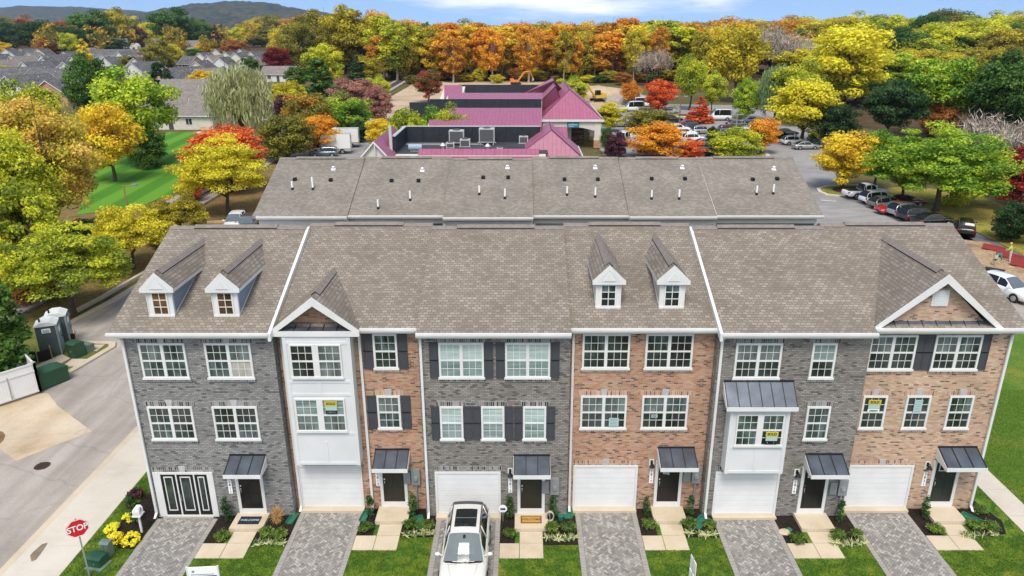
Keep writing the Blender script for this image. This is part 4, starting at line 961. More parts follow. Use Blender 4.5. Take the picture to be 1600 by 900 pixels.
def make_tree(key, kind, seed, leaf=.30, K=70, per=85):
    rng = np.random.default_rng(seed); key_kind = kind; kind = kind.replace('big', '')
    big = key_kind != kind
    if kind in ('round', 'spread', 'low'):
        d = rng.normal(size=(K*4,3)); d /= np.linalg.norm(d, axis=1, keepdims=True)
        if kind == 'spread': d = d[d[:,2] > -.35]
        d = d[:K]; K = len(d); r = .45+.55*rng.random(K)**.6
        lump = 1+.16*np.sin(3*np.arctan2(d[:,1], d[:,0])+seed)+.1*np.sin(5*np.arctan2(d[:,1], d[:,0])+2*seed)+rng.normal(size=K)*.06
        rad, cz = {'round': ((3.3,3.3,3.6),5.9), 'spread': ((4.3,4.3,4.4),4.9), 'low': ((3.5,3.5,4.3),4.8)}[kind]
        c = d*np.array(rad)*(r*lump)[:,None]; c[:,2] += cz
        if kind == 'low': c[:,2] = np.maximum(c[:,2], .7)
        rr = (.75+.75*rng.random(K))*(.78 if big else 1)*(1.05 if kind != 'spread' else 1.1)
        L_ = clump_leaves(rng, c, rr, per, leaf, .62 if kind != 'spread' else .45)
        ht = 5.6 if kind != 'low' else 3.5; nl = 16; r0 = .24
    elif kind == 'tall':
        z = 2.3+7.4*rng.random(K)**.8; prof = np.interp(z, [2.2,4.4,7.0,9.0,9.9], [1.0,2.0,2.6,1.9,.6])
        a = rng.random(K)*2*math.pi; q = prof*(.35+.65*rng.random(K)**.5)
        c = np.stack([q*np.cos(a), q*np.sin(a), z], 1); rr = .45+.5*rng.random(K)
        L_ = clump_leaves(rng, c, rr, per, leaf, .8); ht = 8.6; nl = 18; r0 = .17
    elif kind == 'conifer':
        z = .5+9.3*(1-np.sqrt(rng.random(K))); prof = (1-z/10)*2.6+.12
        a = rng.random(K)*2*math.pi; q = prof*(.45+.55*rng.random(K)**.5)
        c = np.stack([q*np.cos(a), q*np.sin(a), z], 1); rr = .3+.45*(1-z/10)+.1*rng.random(K)
        L_ = clump_leaves(rng, c, rr, per, leaf*.8, .55, .2); ht = 9; nl = 0; r0 = .2
    elif kind == 'column':
        z = .4+9*rng.random(K); prof = np.interp(z, [0,2,5,8,10], [1.5,2.0,1.9,1.2,.1])
        a = rng.random(K)*2*math.pi; q = prof*(.4+.6*rng.random(K)**.5)
        c = np.stack([q*np.cos(a), q*np.sin(a), z], 1); rr = .45+.35*rng.random(K)
        L_ = clump_leaves(rng, c, rr, per, leaf*.8, .9, .3); ht = 8; nl = 0; r0 = .2
    elif kind == 'willow':
        d = rng.normal(size=(K*5,3)); d /= np.linalg.norm(d, axis=1, keepdims=True); d = d[d[:,2] > -.05][:K*2]; K2 = len(d)
        c = d*np.array((4.2,4.2,3.6))*(.55+.45*rng.random(K2)[:,None]); c[:,2] += 5.6
        n = K2*per//2; ci = np.repeat(np.arange(K2), per//2); t = rng.random(n)
        drop = (1.2+3.6*rng.random(K2))[ci]*t
        C = c[ci]+rng.normal(size=(n,3))*np.array((.42,.42,.3)); C[:,2] -= drop; C[:,2] = np.maximum(C[:,2], .5)
        C[:,:2] *= (1+.05*t)[:,None]
        Nn = rng.normal(size=(n,3)); Nn[:,2] *= .4; U = rng.normal(size=(n,3))*.25; U[:,2] -= 1
        ct = rng.random(K2); s = leaf*(.8+.8*rng.random(n))
        L_ = (C, Nn, U, s*1.5, s*.32, np.clip(.5+(ct[ci]-.5)*.5+(rng.random(n)-.5)*.5, 0, 1)); ht = 5.2; nl = 18; r0 = .38
    elif kind == 'bare':
        n = K*per//2; d = rng.normal(size=(K,3)); d /= np.linalg.norm(d, axis=1, keepdims=True); d[:,2] = np.abs(d[:,2])*.9-.15
        c = d*np.array((3.0,3.0,4.2))*(.5+.5*rng.random(K)[:,None]); c[:,2] += 5.2; ci = np.repeat(np.arange(K), per//2)
        C = c[ci]+rng.normal(size=(n,3))*.75; U = c[ci]-np.array((0,0,2.5))+rng.normal(size=(n,3))*2.2; Nn = rng.normal(size=(n,3))
        s = .45*(.5+rng.random(n)); L_ = (C, Nn, U, s, np.full(n, .035), np.clip(rng.random(n), 0, 1)); ht = 6.5; nl = 26; r0 = .2
    cm = quads_mesh(key+'_crown', *L_)
    tm = trunk_mesh(key+'_trunk', rng, ht, c if kind != 'willow' else c, r0, nl)
    w = np.percentile(np.abs(L_[0][:,:2]), 97)*2; h = np.percentile(L_[0][:,2], 99.5)
    TREES.setdefault(key_kind, []).append((cm, tm, float(w), float(h)))
for i in range(4): make_tree('round%d' % i, 'round', 11+i, .175, 80, 210)
for i in range(2): make_tree('spread%d' % i, 'spread', 31+i, .165, 95, 210)
for i in range(3): make_tree('low%d' % i, 'low', 41+i, .175, 86, 200)
for i in range(4): make_tree('tall%d' % i, 'tall', 51+i, .17, 66, 120)
for i in range(2): make_tree('conifer%d' % i, 'conifer', 61+i, .3, 110, 55)
make_tree('big0', 'biground', 101, .115, 150, 230)
make_tree('big1', 'bigspread', 102, .115, 160, 230)
make_tree('column0', 'column', 71, .28, 90, 60)
make_tree('willow0', 'willow', 81, .22, 60, 110)
for i in range(2): make_tree('bare%d' % i, 'bare', 91+i, .3, 60, 60)
KNAME = {'biground': 'deciduous_tree', 'bigspread': 'deciduous_tree', 'round': 'deciduous_tree', 'spread': 'deciduous_tree', 'low': 'leafy_tree', 'tall': 'woodland_tree', 'conifer': 'conifer_tree', 'column': 'evergreen_tree', 'willow': 'willow_tree', 'bare': 'bare_tree'}
trnd = random.Random(5)
def tree_at(kind, pal, x, y, w, h, label, group=None, pale=False, i=None):
    cm, tm, w0, h0 = TREES[kind][trnd.randrange(len(TREES[kind])) if i is None else i]
    sx = w/w0; sz = h/h0
    t = thing(KNAME[kind], label, 'tree', (x, y, -.12), trnd.uniform(0, 6.28), group, (sx, sx, sz))
    link_mesh('crown', cm, t, [LM[pal]]); link_mesh('trunk', tm, t, [BARK_P if pale else BARK])
    return t
def T(kind, pal, cx, top, base, wpx, label, group=None, pale=False, i=None):
    x, y = G(cx, base, -.12); w = .92*wpx*depth((x, y, 4))/F
    zt = onY(cx, top, y+w*.12)[1]
    return tree_at(kind, pal, x, y, w, max(1.0, zt+.12), label, group, pale, i)

# ---- trees on the left, near to far
T('column','green',4,408,600,96,'dark green conifer behind the white vinyl enclosure')
T('bigspread','yellowgreen',116,352,492,182,'broad yellow green tree standing behind the two portable toilets')
T('spread','yellow',210,318,420,120,'yellow tree between the railway and the left end of the front row')
T('spread','olivegold',287,302,372,84,'small olive gold tree just behind the left end roof')
T('bigspread','yellow',358,214,336,132,'large golden yellow tree beside the mown lawn')
T('round','redorange',362,200,300,110,'red orange tree rising behind the large golden tree')
T('low','redorange',302,262,318,34,'small orange shrub tree left of the large golden tree')
T('biground','yellowgreen',20,205,420,150,'tall yellow green tree at the left edge of the picture, nearest the railway')
T('biground','peach',92,158,385,150,'big peach and gold tree left of the mown lawn')
T('low','yellowgreen',45,285,440,120,'yellow green understorey tree below the big peach tree')
T('round','yellowgreen',62,128,262,90,'yellow green tree standing before the brick gabled house')
T('round','gold',180,164,284,84,'golden orange tree between the big peach tree and the lime one')
T('round','lime',218,110,258,112,'lime topped tree at the upper corner of the mown lawn')
T('low','green',232,196,262,60,'dark green low tree under the lime topped one')
T('round','green',150,86,200,72,'tall dark green tree amid the bungalow roofs')
T('low','yellowgreen',5,330,450,70,'yellowish tree half cut by the picture edge beside the conifer')
T('low','darkgreen',120,345,400,110,'dark shaded bush on the bank below the mown lawn')
T('low','rust',45,410,470,90,'rust coloured undergrowth bush beside the railway')
T('low','olivegold',255,320,385,60,'olive gold bush along the lane behind the end house')
T('willow','willow',382,106,226,96,'pale weeping willow beside the cream bungalow')
T('low','olive',450,180,250,84,'olive round tree left of the white box trucks')
T('round','orange',498,182,240,60,'orange tree just behind the white box trucks')
T('round','mixed',484,148,222,76,'green tree turning orange left of the bright green one')
T('low','lime',545,146,214,78,'bright green and yellow tree right of the orange trees')
T('low','yellow',452,128,172,52,'small yellow tree beside the weeping willow')
T('low','plum',452,150,186,52,'dark plum shrub tree under the small yellow tree')
T('low','mauve',560,124,178,80,'dusty mauve tree behind the bright green one')
T('low','mauve',592,138,190,44,'smaller mauve tree at the edge of the graded field')
T('conifer','darkgreen',562,88,150,40,'dark pointed spruce rising above the mauve trees')
T('column','green',500,92,150,40,'dark green column tree left of the pointed spruce')
T('round','yellowgreen',508,70,140,56,'yellow green tree above the dark column tree')
T('low','green',463,104,138,32,'dark green tree beside the crimson maple')
T('round','crimson',434,75,120,42,'deep crimson maple among the far bungalows')
T('low','yellowgreen',592,118,158,38,'yellow green bush beside the railway bend')
T('low','olivegold',572,88,132,44,'olive gold tree left of the railway bend')
T('low','green',622,78,124,36,'dark green tree at the bend of the railway')
T('round','greenred',669,111,160,40,'green tree with red top standing on the graded field')
T('low','gold',598,186,232,54,'golden bush beside the truck yard')
for cx, tp, wd, pl_, lb in [(634,172,56,'yellowgreen','yellow green bush at the left end of the courtyard between the plum roofs'),(672,170,60,'lime','green bush in the middle of the courtyard between the plum roofs'),(706,166,52,'yellowgreen','yellow green bush against the plum roof slope')]:
    x, z = onY(cx, tp, 86.6); tree_at('low', pl_, x, 86.6, wd*.098, z+.12, lb)

T('low','darkgreen',560,188,222,36,'dark green bush under the bright green tree')
# bungalow neighbourhood trees
NB = 'garden trees of the bungalow estate'
for a in [('low','darkgreen',62,34,84,66),('low','darkgreen',20,36,82,56),('low','darkgreen',105,42,84,60),('round','green',148,18,82,62),('low','darkgreen',178,60,84,42),('low','darkgreen',128,50,86,40)]:
    T(*a, 'dark green tree in the belt of evergreens behind the bungalows', NB)
T('low','rust',76,60,90,28,'rust red tree at the back of the bungalow estate')
T('round','yellowgreen',112,52,92,28,'yellow green tree behind the bungalow estate')
T('conifer','gold',136,62,112,30,'golden cone shaped tree among the bungalow roofs')
T('low','gold',5,66,88,26,'golden tree at the left edge behind the bungalows')
T('low','yellow',9,103,124,36,'bright yellow tree between bungalow roofs at the left edge')
T('low','plum',212,42,76,38,'dark plum tree behind the pale domed garden shed')
tt = 'green gold tree between the far bungalows'
T('round','green',274,14,80,62,'big tall green tree standing behind the far bungalows')
T('low','olive',252,62,112,44,'olive tree among the far bungalow roofs')
T('round','yellow',268,70,106,36,'yellow topped tree among the far bungalow roofs')
T('column','darkgreen',254,98,144,34,'dark green round tree by the pink brick bungalow')
T('low','green',262,136,152,16,'clipped green hedge bush by the pink brick bungalow')
T('low','gold',320,110,138,40,'small golden tree between two grey bungalow roofs')
T('low','olive',204,88,110,34,'dark olive tree between white gables')
T('low','rust',215,82,96,24,'rust coloured bush beside the pale shed')
T('low','gold',322,66,88,30,'golden bush tree before the far houses')
T('conifer','plum',340,40,88,24,'dark brown cone shaped tree before the far houses')
T('low','rust',368,64,92,40,'rust tree at the far end of the bungalow estate')
T('low','green',392,88,112,26,'green bush between the grey bungalow roofs')
T('low','olive',354,90,110,22,'olive garden bush between the grey bungalow roofs')
T('low','green',306,76,92,30,'dark green garden tree before the far brick house')
T('low','mauve',468,84,104,28,'pinkish tree right of the crimson maple')
FB = 'autumn trees between the bungalows and the hills'
fr = random.Random(3)
for i in range(46):
    cx = fr.uniform(-20, 480); base = fr.uniform(58, 76); top = fr.uniform(24, 48) - (14 if 180 < cx < 300 and fr.random() < .3 else 0)
    k, p, n = fr.choice([('round','yellowgreen','yellow green'),('low','olive','olive'),('round','green','dark green'),('low','gold','golden'),('low','yellow','yellow'),('low','green','dark green'),('round','olivegold','olive gold'),('low','rust','rust')])
    T(k, p, cx, top, base, fr.uniform(30, 58), n + ' tree in the belt between the bungalows and the hills', FB)
# ---- the wood behind the plum roofs
WD = 'trees of the wood behind the plum roofed building'
for i in range(64):
    cx = 462 + i*10.6 + fr.uniform(-6, 6); q = (cx-462)/680
    base = fr.uniform(112, 127) if cx > 600 else fr.uniform(100, 118)
    top = fr.uniform(34, 58) + (-6 if cx < 640 else 2) - (fr.random() < .2)*8
    if cx < 560: k, p, n = fr.choice([('round','olive','olive'),('round','yellowgreen','yellow green'),('low','olive','olive'),('low','olivegold','olive gold')])
    elif cx < 680: k, p, n = fr.choice([('tall','olivegold','olive gold'),('tall','yellowgreen','yellow green'),('tall','amber','amber'),('low','olivegold','olive gold'),('tall','olive','olive')])
    elif cx < 900: k, p, n = fr.choice([('tall','orange','orange'),('tall','amber','amber'),('tall','gold','golden'),('tall','amber','amber'),('tall','olivegold','olive gold')])
    else: k, p, n = fr.choice([('tall','gold','golden'),('tall','olivegold','olive gold'),('tall','amber','amber'),('tall','yellowgreen','yellow green'),('low','olivegold','olive gold'),('tall','orange','orange')])
    pale = fr.random() < .6 and k == 'tall'
    T(k, p, cx, top, base, fr.uniform(44, 64) if k == 'tall' else fr.uniform(46, 66), n + ' tree ' + ('on a pale trunk ' if pale else 'with a dark trunk ') + 'in the wood behind the plum roofs', WD, pale=pale)
for i in range(40):
    cx = 455 + i*17.5 + fr.uniform(-8, 8); base = fr.uniform(92, 106); top = fr.uniform(33, 46)
    if cx < 600: k, p, n = fr.choice([('round','olive','olive'),('low','olivegold','olive gold'),('round','yellowgreen','yellow green')])
    elif cx < 900: k, p, n = fr.choice([('low','amber','amber'),('low','olivegold','olive gold'),('low','orange','orange')])
    else: k, p, n = fr.choice([('low','olivegold','olive gold'),('low','gold','golden'),('low','amber','amber')])
    T(k, p, cx, top, base, fr.uniform(52, 76), n + ' rounded crown deeper in the wood behind the plum roofs', WD)
for i in range(52):
    cx = 596 + i*10.4 + fr.uniform(-5, 5); base = fr.uniform(117, 130); top = fr.uniform(40, 62)
    k, p, n = fr.choice([('tall','gold','golden'),('tall','olivegold','olive gold'),('tall','amber','amber'),('tall','orange','orange')] if cx < 930 else [('tall','gold','golden'),('tall','olivegold','olive gold'),('tall','yellowgreen','yellow green'),('tall','amber','amber')])
    T(k, p, cx, top, base, fr.uniform(30, 44), n + ' slender pale trunked tree fronting the wood behind the plum roofs', WD, pale=True)
T('round','olivegold',545,12,116,74,'tallest olive gold tree of the wood, rising above the skyline')
T('round','olive',500,18,112,70,'tall olive tree left of the highest crown of the wood')
T('round','amber',596,20,114,50,'amber brown tree right of the highest crown of the wood')
UN = 'bushes along the foot of the wood'
for i in range(34):
    cx = 640 + i*14 + fr.uniform(-6, 6); p, n = fr.choice([('olive','olive'),('yellow','yellow'),('rust','rust'),('green','green'),('olivegold','olive gold')])
    b = fr.uniform(122, 133); T('low', p, cx, b-fr.uniform(10, 22), b, fr.uniform(18, 34), n + ' bush along the foot of the wood', UN)
for i in range(40):
    cx = 600 + i*13.6 + fr.uniform(-5, 5); base = fr.uniform(104, 116); top = fr.uniform(38, 50)
    k, p, n = fr.choice([('tall','gold','golden'),('tall','olivegold','olive gold'),('tall','amber','amber'),('tall','orange','orange')] if cx < 930 else [('tall','gold','golden'),('tall','olivegold','olive gold'),('tall','yellowgreen','yellow green')])
    T(k, p, cx, top, base, fr.uniform(46, 62), n + ' tree of the second rank in the wood behind the plum roofs', WD)
# ---- car park and right side
T('low','yellowgreen',893,120,160,50,'yellow green tree just behind the portico roof')
T('round','yellow',952,160,206,44,'bright yellow tree at the corner of the portico')
T('low','orange',985,128,164,30,'orange sapling at the edge of the car park')
T('round','redorange',1028,125,178,54,'red maple on the far car park island')
T('low','olive',1012,168,207,70,'olive tree on the nearer car park island')
T('low','orange',1024,193,246,88,'large orange tree behind the rear roofs')
T('low','redorange',1078,216,248,40,'small red orange tree right of the large orange one')
T('conifer','redorange',1092,152,192,42,'cone shaped red tree beside the white minibus')
T('low','darkgreen',1112,198,232,20,'small dark green tree between parked cars')
T('low','yellowgreen',1146,198,250,80,'olive yellow tree on the near car park island')
T('round','orange',1188,186,240,50,'bright orange tree right of the olive yellow one')
T('low','plum',962,206,246,34,'dark plum bush beside the portico column')
T('low','green',948,200,240,20,'green bush at the foot of the portico column')
T('round','yellowgreen',1076,88,172,48,'yellow green tree left of the car park lamp post')
T('round','yellowgreen',1112,112,178,34,'light green tree behind the cone shaped red tree')
T('low','lime',1166,124,186,46,'green tree behind the white minibus')
T('willow','willowgreen',1210,106,192,58,'green weeping willow at the far car park edge')
T('round','olivegold',1148,42,160,88,'large brown gold oak at the back of the car park')
T('round','bare',1205,60,150,60,'thin leafed greyish tree behind the willow') if False else None
BA = 'bare grey trees of the far wood'
for cx, tp, b, wd in [(1095,44,118,46),(1122,40,116,44),(1180,42,122,50),(1205,40,120,52),(1228,52,126,46),(1010,80,134,40),(880+150,76,130,36),(1250,56,122,40)]: T('bare','bare',cx,tp,b,wd,'bare greyish tree among the gold crowns of the wood',BA)
T('round','yellow',1252,126,226,92,'big yellow tree beside the far row of parked cars')
T('low','darkgreen',1302,164,232,70,'dark green tree over the far row of parked cars')
T('round','yellowgreen',1240,98,196,72,'yellow green tree above the big yellow one')
T('round','yellow',1316,42,168,116,'broad bright yellow tree on the skyline side')
T('round','darkgreen',1388,128,222,84,'dark green tree in the middle of the right wood')
T('low','rust',1466,164,220,62,'rust orange tree in the right wood')
T('round','lime',1452,92,215,110,'tall yellow and green tree above the rust orange one')
T('round','green',1562,86,230,120,'big green tree near the right edge')
T('round','gold',1313,208,296,86,'golden tree on the island by the white pickup truck')
T('round','lime',1364,204,296,66,'green forked tree behind the white pickup truck')
T('bigspread','lime',1462,196,330,186,'big lime green tree overhanging the parked cars')
T('round','lime',1412,222,318,84,'green tree between the forked tree and the big lime green one')
T('low','yellowgreen',1500,236,322,70,'yellow green low tree at the right side of the big lime green one')
T('bare','bare',1520,176,300,110,'thin greyish half bare tree behind the lime one')
T('bare','bare',1572,190,312,110,'greyish half bare tree at the right edge')
T('round','crimson',1580,228,330,90,'dark red tree at the right edge by the side road')
T('low','darkgreen',1580,318,378,66,'dark clipped hedge bush at the right edge')
T('low','crimson',1600,330,366,30,'small red bush beside the dark hedge')
T('low','olive',1536,200,290,60,'olive tree behind the half bare one')
RW = 'trees of the wood on the right'
for row, (b0, b1, t0, t1, n, wd) in enumerate([(150,176,110,134,15,80), (126,146,70,104,16,86), (104,118,44,74,18,84), (84,98,30,52,20,80), (66,80,20,38,22,64)]):
    for i in range(n):
        cx = 1120 + (520*(i+.5)/n) + fr.uniform(-12, 12); q = (cx-1120)/480
        if row < 2 and cx < 1215: continue
        tp = fr.uniform(t0, t1) - q*(8 if row > 1 else 0) + (6 if row == 4 and q < .35 else 0)
        k, p, nm = fr.choice([('round','yellowgreen','yellow green'),('round','yellow','yellow'),('round','olive','olive'),('low','green','dark green'),('round','lime','light green'),('round','olivegold','olive gold'),('low','yellowgreen','yellow green'),('round','green','dark green')])
        if cx < 1240 and row >= 2: k, p, nm = fr.choice([('round','olivegold','olive gold'),('low','amber','amber'),('round','olive','olive')])
        T(k, p, cx, tp, fr.uniform(b0, b1), wd*fr.uniform(.75, 1.2), nm + ' tree in the wood on the right', RW)
# far woodland, one mass behind all of these
def woodland():
    rng = np.random.default_rng(99); C = []; Nn = []; U = []; sx = []; tn = []
    spots = []
    for i in range(150): spots.append((rng.uniform(-330, 330), rng.uniform(360, 560)))
    for i in range(260): spots.append((rng.uniform(-1100, 1100), rng.uniform(560, 1500)))
    cc = []; rr = []
    for x, y in spots:
        if x < -.30*(y+27) and y < 470: continue
        h = rng.uniform(15, 21) + (y > 700)*2; n = 14
        d = rng.normal(size=(n,3)); d /= np.linalg.norm(d, axis=1, keepdims=True); d *= np.array((6.5,6.5,7))*(.5+.5*rng.random((n,1)))
        cc.append(d+np.array((x, y, h-7))); rr.append(np.full(n, 3.2))
    cc = np.concatenate(cc); rr = np.concatenate(rr)
    L_ = clump_leaves(rng, cc, rr, 26, 1.0, .7, .4, .9)
    me = quads_mesh('woodland', *L_); o = link_mesh('woodland', me, None, [leafmat('far wood leaves', (.06,.08,.02), (.22,.20,.025), (.42,.26,.03))])
    tag(o, 'far autumn woodland reading as one mass up to the horizon', 'woodland', None, 'stuff')
woodland()

# ---- shrubs in the front beds
def small_mesh(key, kind, seed):
    rng = np.random.default_rng(seed)
    if kind == 'shrub':
        K = 26; d = rng.normal(size=(K,3)); d /= np.linalg.norm(d, axis=1, keepdims=True); d[:,2] = np.abs(d[:,2])
        c = d*np.array((.33,.33,.30))*(.5+.5*rng.random((K,1))); c[:,2] += .12
        return quads_mesh(key, *clump_leaves(rng, c, np.full(K, .16), 30, .045, .8, .5))
    if kind == 'upright':
        K = 30; z = .1+1.0*rng.random(K); q = np.interp(z, [0,.3,.8,1.1], [.12,.17,.13,.03])*rng.random(K)**.5; a = rng.random(K)*6.28
        c = np.stack([q*np.cos(a), q*np.sin(a), z], 1)
        return quads_mesh(key, *clump_leaves(rng, c, np.full(K, .10), 26, .04, 1.2, .3))
    if kind == 'mum':
        K = 30; d = rng.normal(size=(K,3)); d /= np.linalg.norm(d, axis=1, keepdims=True); d[:,2] = np.abs(d[:,2])
        c = d*np.array((.36,.36,.30))*(.75+.25*rng.random((K,1))); c[:,2] += .06
        return quads_mesh(key, *clump_leaves(rng, c, np.full(K, .12), 26, .045, .8, .9, .3))
    n = {'grass': 170, 'strap': 46}[kind]; a = rng.random(n)*6.28; lean = rng.random(n)
    if kind == 'grass':
        h = .5+.4*rng.random(n); U = np.stack([np.cos(a)*lean*.35, np.sin(a)*lean*.35, np.ones(n)], 1); C = U*h[:,None]*.5; sx = h*.5; sy = np.full(n, .012)
    else:
        h = .22+.14*rng.random(n); U = np.stack([np.cos(a), np.sin(a), .35+.9*lean], 1); U /= np.linalg.norm(U, axis=1, keepdims=True); C = U*h[:,None]*.5; sx = h*.5; sy = np.full(n, .022)
    return quads_mesh(key, C, rng.normal(size=(n,3))+np.array((0,0,.6)), U, sx, sy, rng.random(n))
SM = {k: [small_mesh('%s_foliage' % k, k, 200+i*7+j) for j in range(2)] for i, k in enumerate(('shrub','upright','mum','grass','strap'))}
def P(kind, px, py, label, s=1.0, pal=None, group=None, z=.02, sz=1.0):
    x, y = G(px, py); pal = pal or {'shrub':'box','upright':'arb','grass':'tuft','strap':'variegated'}.get(kind)
    nm = {'shrub':'shrub','upright':'upright_shrub','mum':'chrysanthemum','grass':'ornamental_grass','strap':'variegated_plant'}[kind]
    t = thing(nm, label, 'plant' if kind != 'shrub' else 'shrub', (x, y, z), trnd.uniform(0, 6.28), group, (s, s, s*sz))
    link_mesh('flowers' if kind == 'mum' else 'foliage', trnd.choice(SM[kind]), t, [MUMY if kind == 'mum' else LM[pal]])
    st = MB()
    for k in range(3): st.tube((0,0,-.04), (random.uniform(-.08,.08), random.uniform(-.08,.08), .22), .012, .008, 5)
    st.build('stem', BARK, t)
    return t
for px, py, l, s in [(176,829,'yellow chrysanthemum clump farthest up the bed beside the pavement',1.05),(179,846,'yellow chrysanthemum clump beside the grey utility pedestal',1.15),(206,847,'yellow chrysanthemum clump nearest the paved drive',1.2),(203,812,'yellow chrysanthemum clump tucked against the white mailbox',.95)]: P('mum', px, py, l, s*.82)
P('upright',211,818,'dark green upright shrub standing against the white mailbox',1.25)
P('shrub',214,778,'dark plum shrub at the back corner of the end house',1.0,'plum')
P('shrub',206,792,'small purple plant behind the yellow chrysanthemums',.7,'plum')
UP = 'upright shrubs against the brick fronts'
HN = ['the black glazed entrance house', 'the white bay house', 'the shuttered grey house', 'the cream dormer house', 'the dark roofed bay house', 'the wide gable house']
for px, py, l in [(356,815,'upright dark shrub between the black entrance and the navy doormat'),(579,808,'upright shrub left of the red brick bay house door'),(646,808,'upright shrub under the meters beside the white downspout of the grey house'),(796,810,'upright shrub left of the brown doormat'),(864,808,'upright shrub beside the coiled garden hose'),(1009,806,'upright shrub left of the red house door with a notice'),(1078,806,'upright shrub under the meters of the cream dormer house'),(1312,815,'upright shrub under the meters of the dark roofed bay house'),(1443,810,'upright shrub left of the dark green door')]: P('upright', px, py, l, trnd.uniform(.85, 1.1))
P('grass',434,818,'tan ornamental grass right of the navy doormat',1.1)
for px, py, l, s in [(347,842,'light green shrub beside the black entrance house walk',1.0),(418,838,'green shrub left of its pair behind the pale striped plants',1.05),(438,840,'green shrub right of its pair near the second drive',1.05),(572,829,'round shrub in the bed left of the red bay house step',1.0),(642,824,'round shrub right of the red bay house step',1.0),(668,826,'round shrub near the white car drive',1.0),(797,838,'round shrub left of the brown doormat step',.9),(862,829,'round shrub below the coiled hose',1.05),(889,829,'round shrub by the green splash block of the third house',1.05),(1014,823,'round shrub left of the plain step under the notice door',1.05),(1076,823,'round shrub left of the tilted green splash block',1.0),(1108,824,'round shrub right of the tilted green splash block',.95),(1246,846,'round shrub left of the dark bay house step',1.1),(1309,840,'round shrub right of the dark bay house step',1.05),(1337,838,'shrub at the edge of the last paved drive',.9),(1462,832,'low round shrub left of the dark green door step',1.1),(1522,826,'low shrub in the corner bed of the right end house',1.05),(1546,827,'low shrub farthest right in the corner bed',1.15),(1531,801,'dark shrub against the right end house corner',1.0)]: P('shrub', px, py, l, s*.9, sz=.9)
VG = 'pale striped plants edging the front beds'
for k, row in enumerate([[(403,852),(417,850),(428,852),(442,851)],[(635,838),(648,838),(661,836),(672,835)],[(857,843),(872,845),(886,843),(896,842)],[(1077,835),(1092,837),(1103,838),(1115,837)],[(1304,850),(1316,853),(1328,852),(1341,851),(1348,849)],[(1508,838),(1520,840),(1534,839),(1552,837)]]):
    for px, py in row: P('strap', px, py, 'pale striped plant edging the right bed of ' + HN[k], trnd.uniform(.9, 1.2), None, VG)
# ---- grass blades on the near lawns
def blades(name, areas, dens, label, seed, pal):
    rng = np.random.default_rng(seed); X = []
    for x0, x1, y0, y1 in areas:
        n = int(abs((x1-x0)*(y1-y0))*dens); X.append(np.stack([rng.uniform(x0, x1, n), rng.uniform(y0, y1, n)], 1))
    X = np.concatenate(X); n = len(X); h = .035+.05*rng.random(n)
    U = np.stack([rng.normal(size=n)*.45, rng.normal(size=n)*.45, np.ones(n)], 1)
    C = np.concatenate([X, (h*.5-.012)[:,None]], 1)
    N0 = rng.normal(size=(n,3)); N0[:,2] *= .3
    me = quads_mesh(name, C, N0, U, h*.55, np.full(n, .011), rng.random(n))
    o = link_mesh(name, me, None, [pal]); tag(o, label, 'grass', None, 'stuff')
GL = leafmat('lawn blades', (.045,.095,.012), (.085,.16,.018), (.20,.23,.03), .3)
ar = []
for k, (x0, x1, yf) in enumerate(DRV):
    s0, s1 = DOORX[k]-.5, DOORX[k]+.48; nx = NEXT[k] if k < 5 else 21.6
    ar += [(x1+.03, s1, -5.5, yf-2.8), (s1, nx-.03, -5.5, yf-1.98)]
ar += [(-18.4,-16.25,-6,-2.2), (-18.4,-17.7,-2.2,1.5), (-18.4,-17.3,1.5,9)]
blades('grass', ar, 900, 'short green grass of the front lawns between the drives', 5, GL)
blades('grass', [(23.05,34,-6,12), (21.3,21.7,-6,8)], 420, 'short green grass of the side lawn right of the end house', 6, GL)
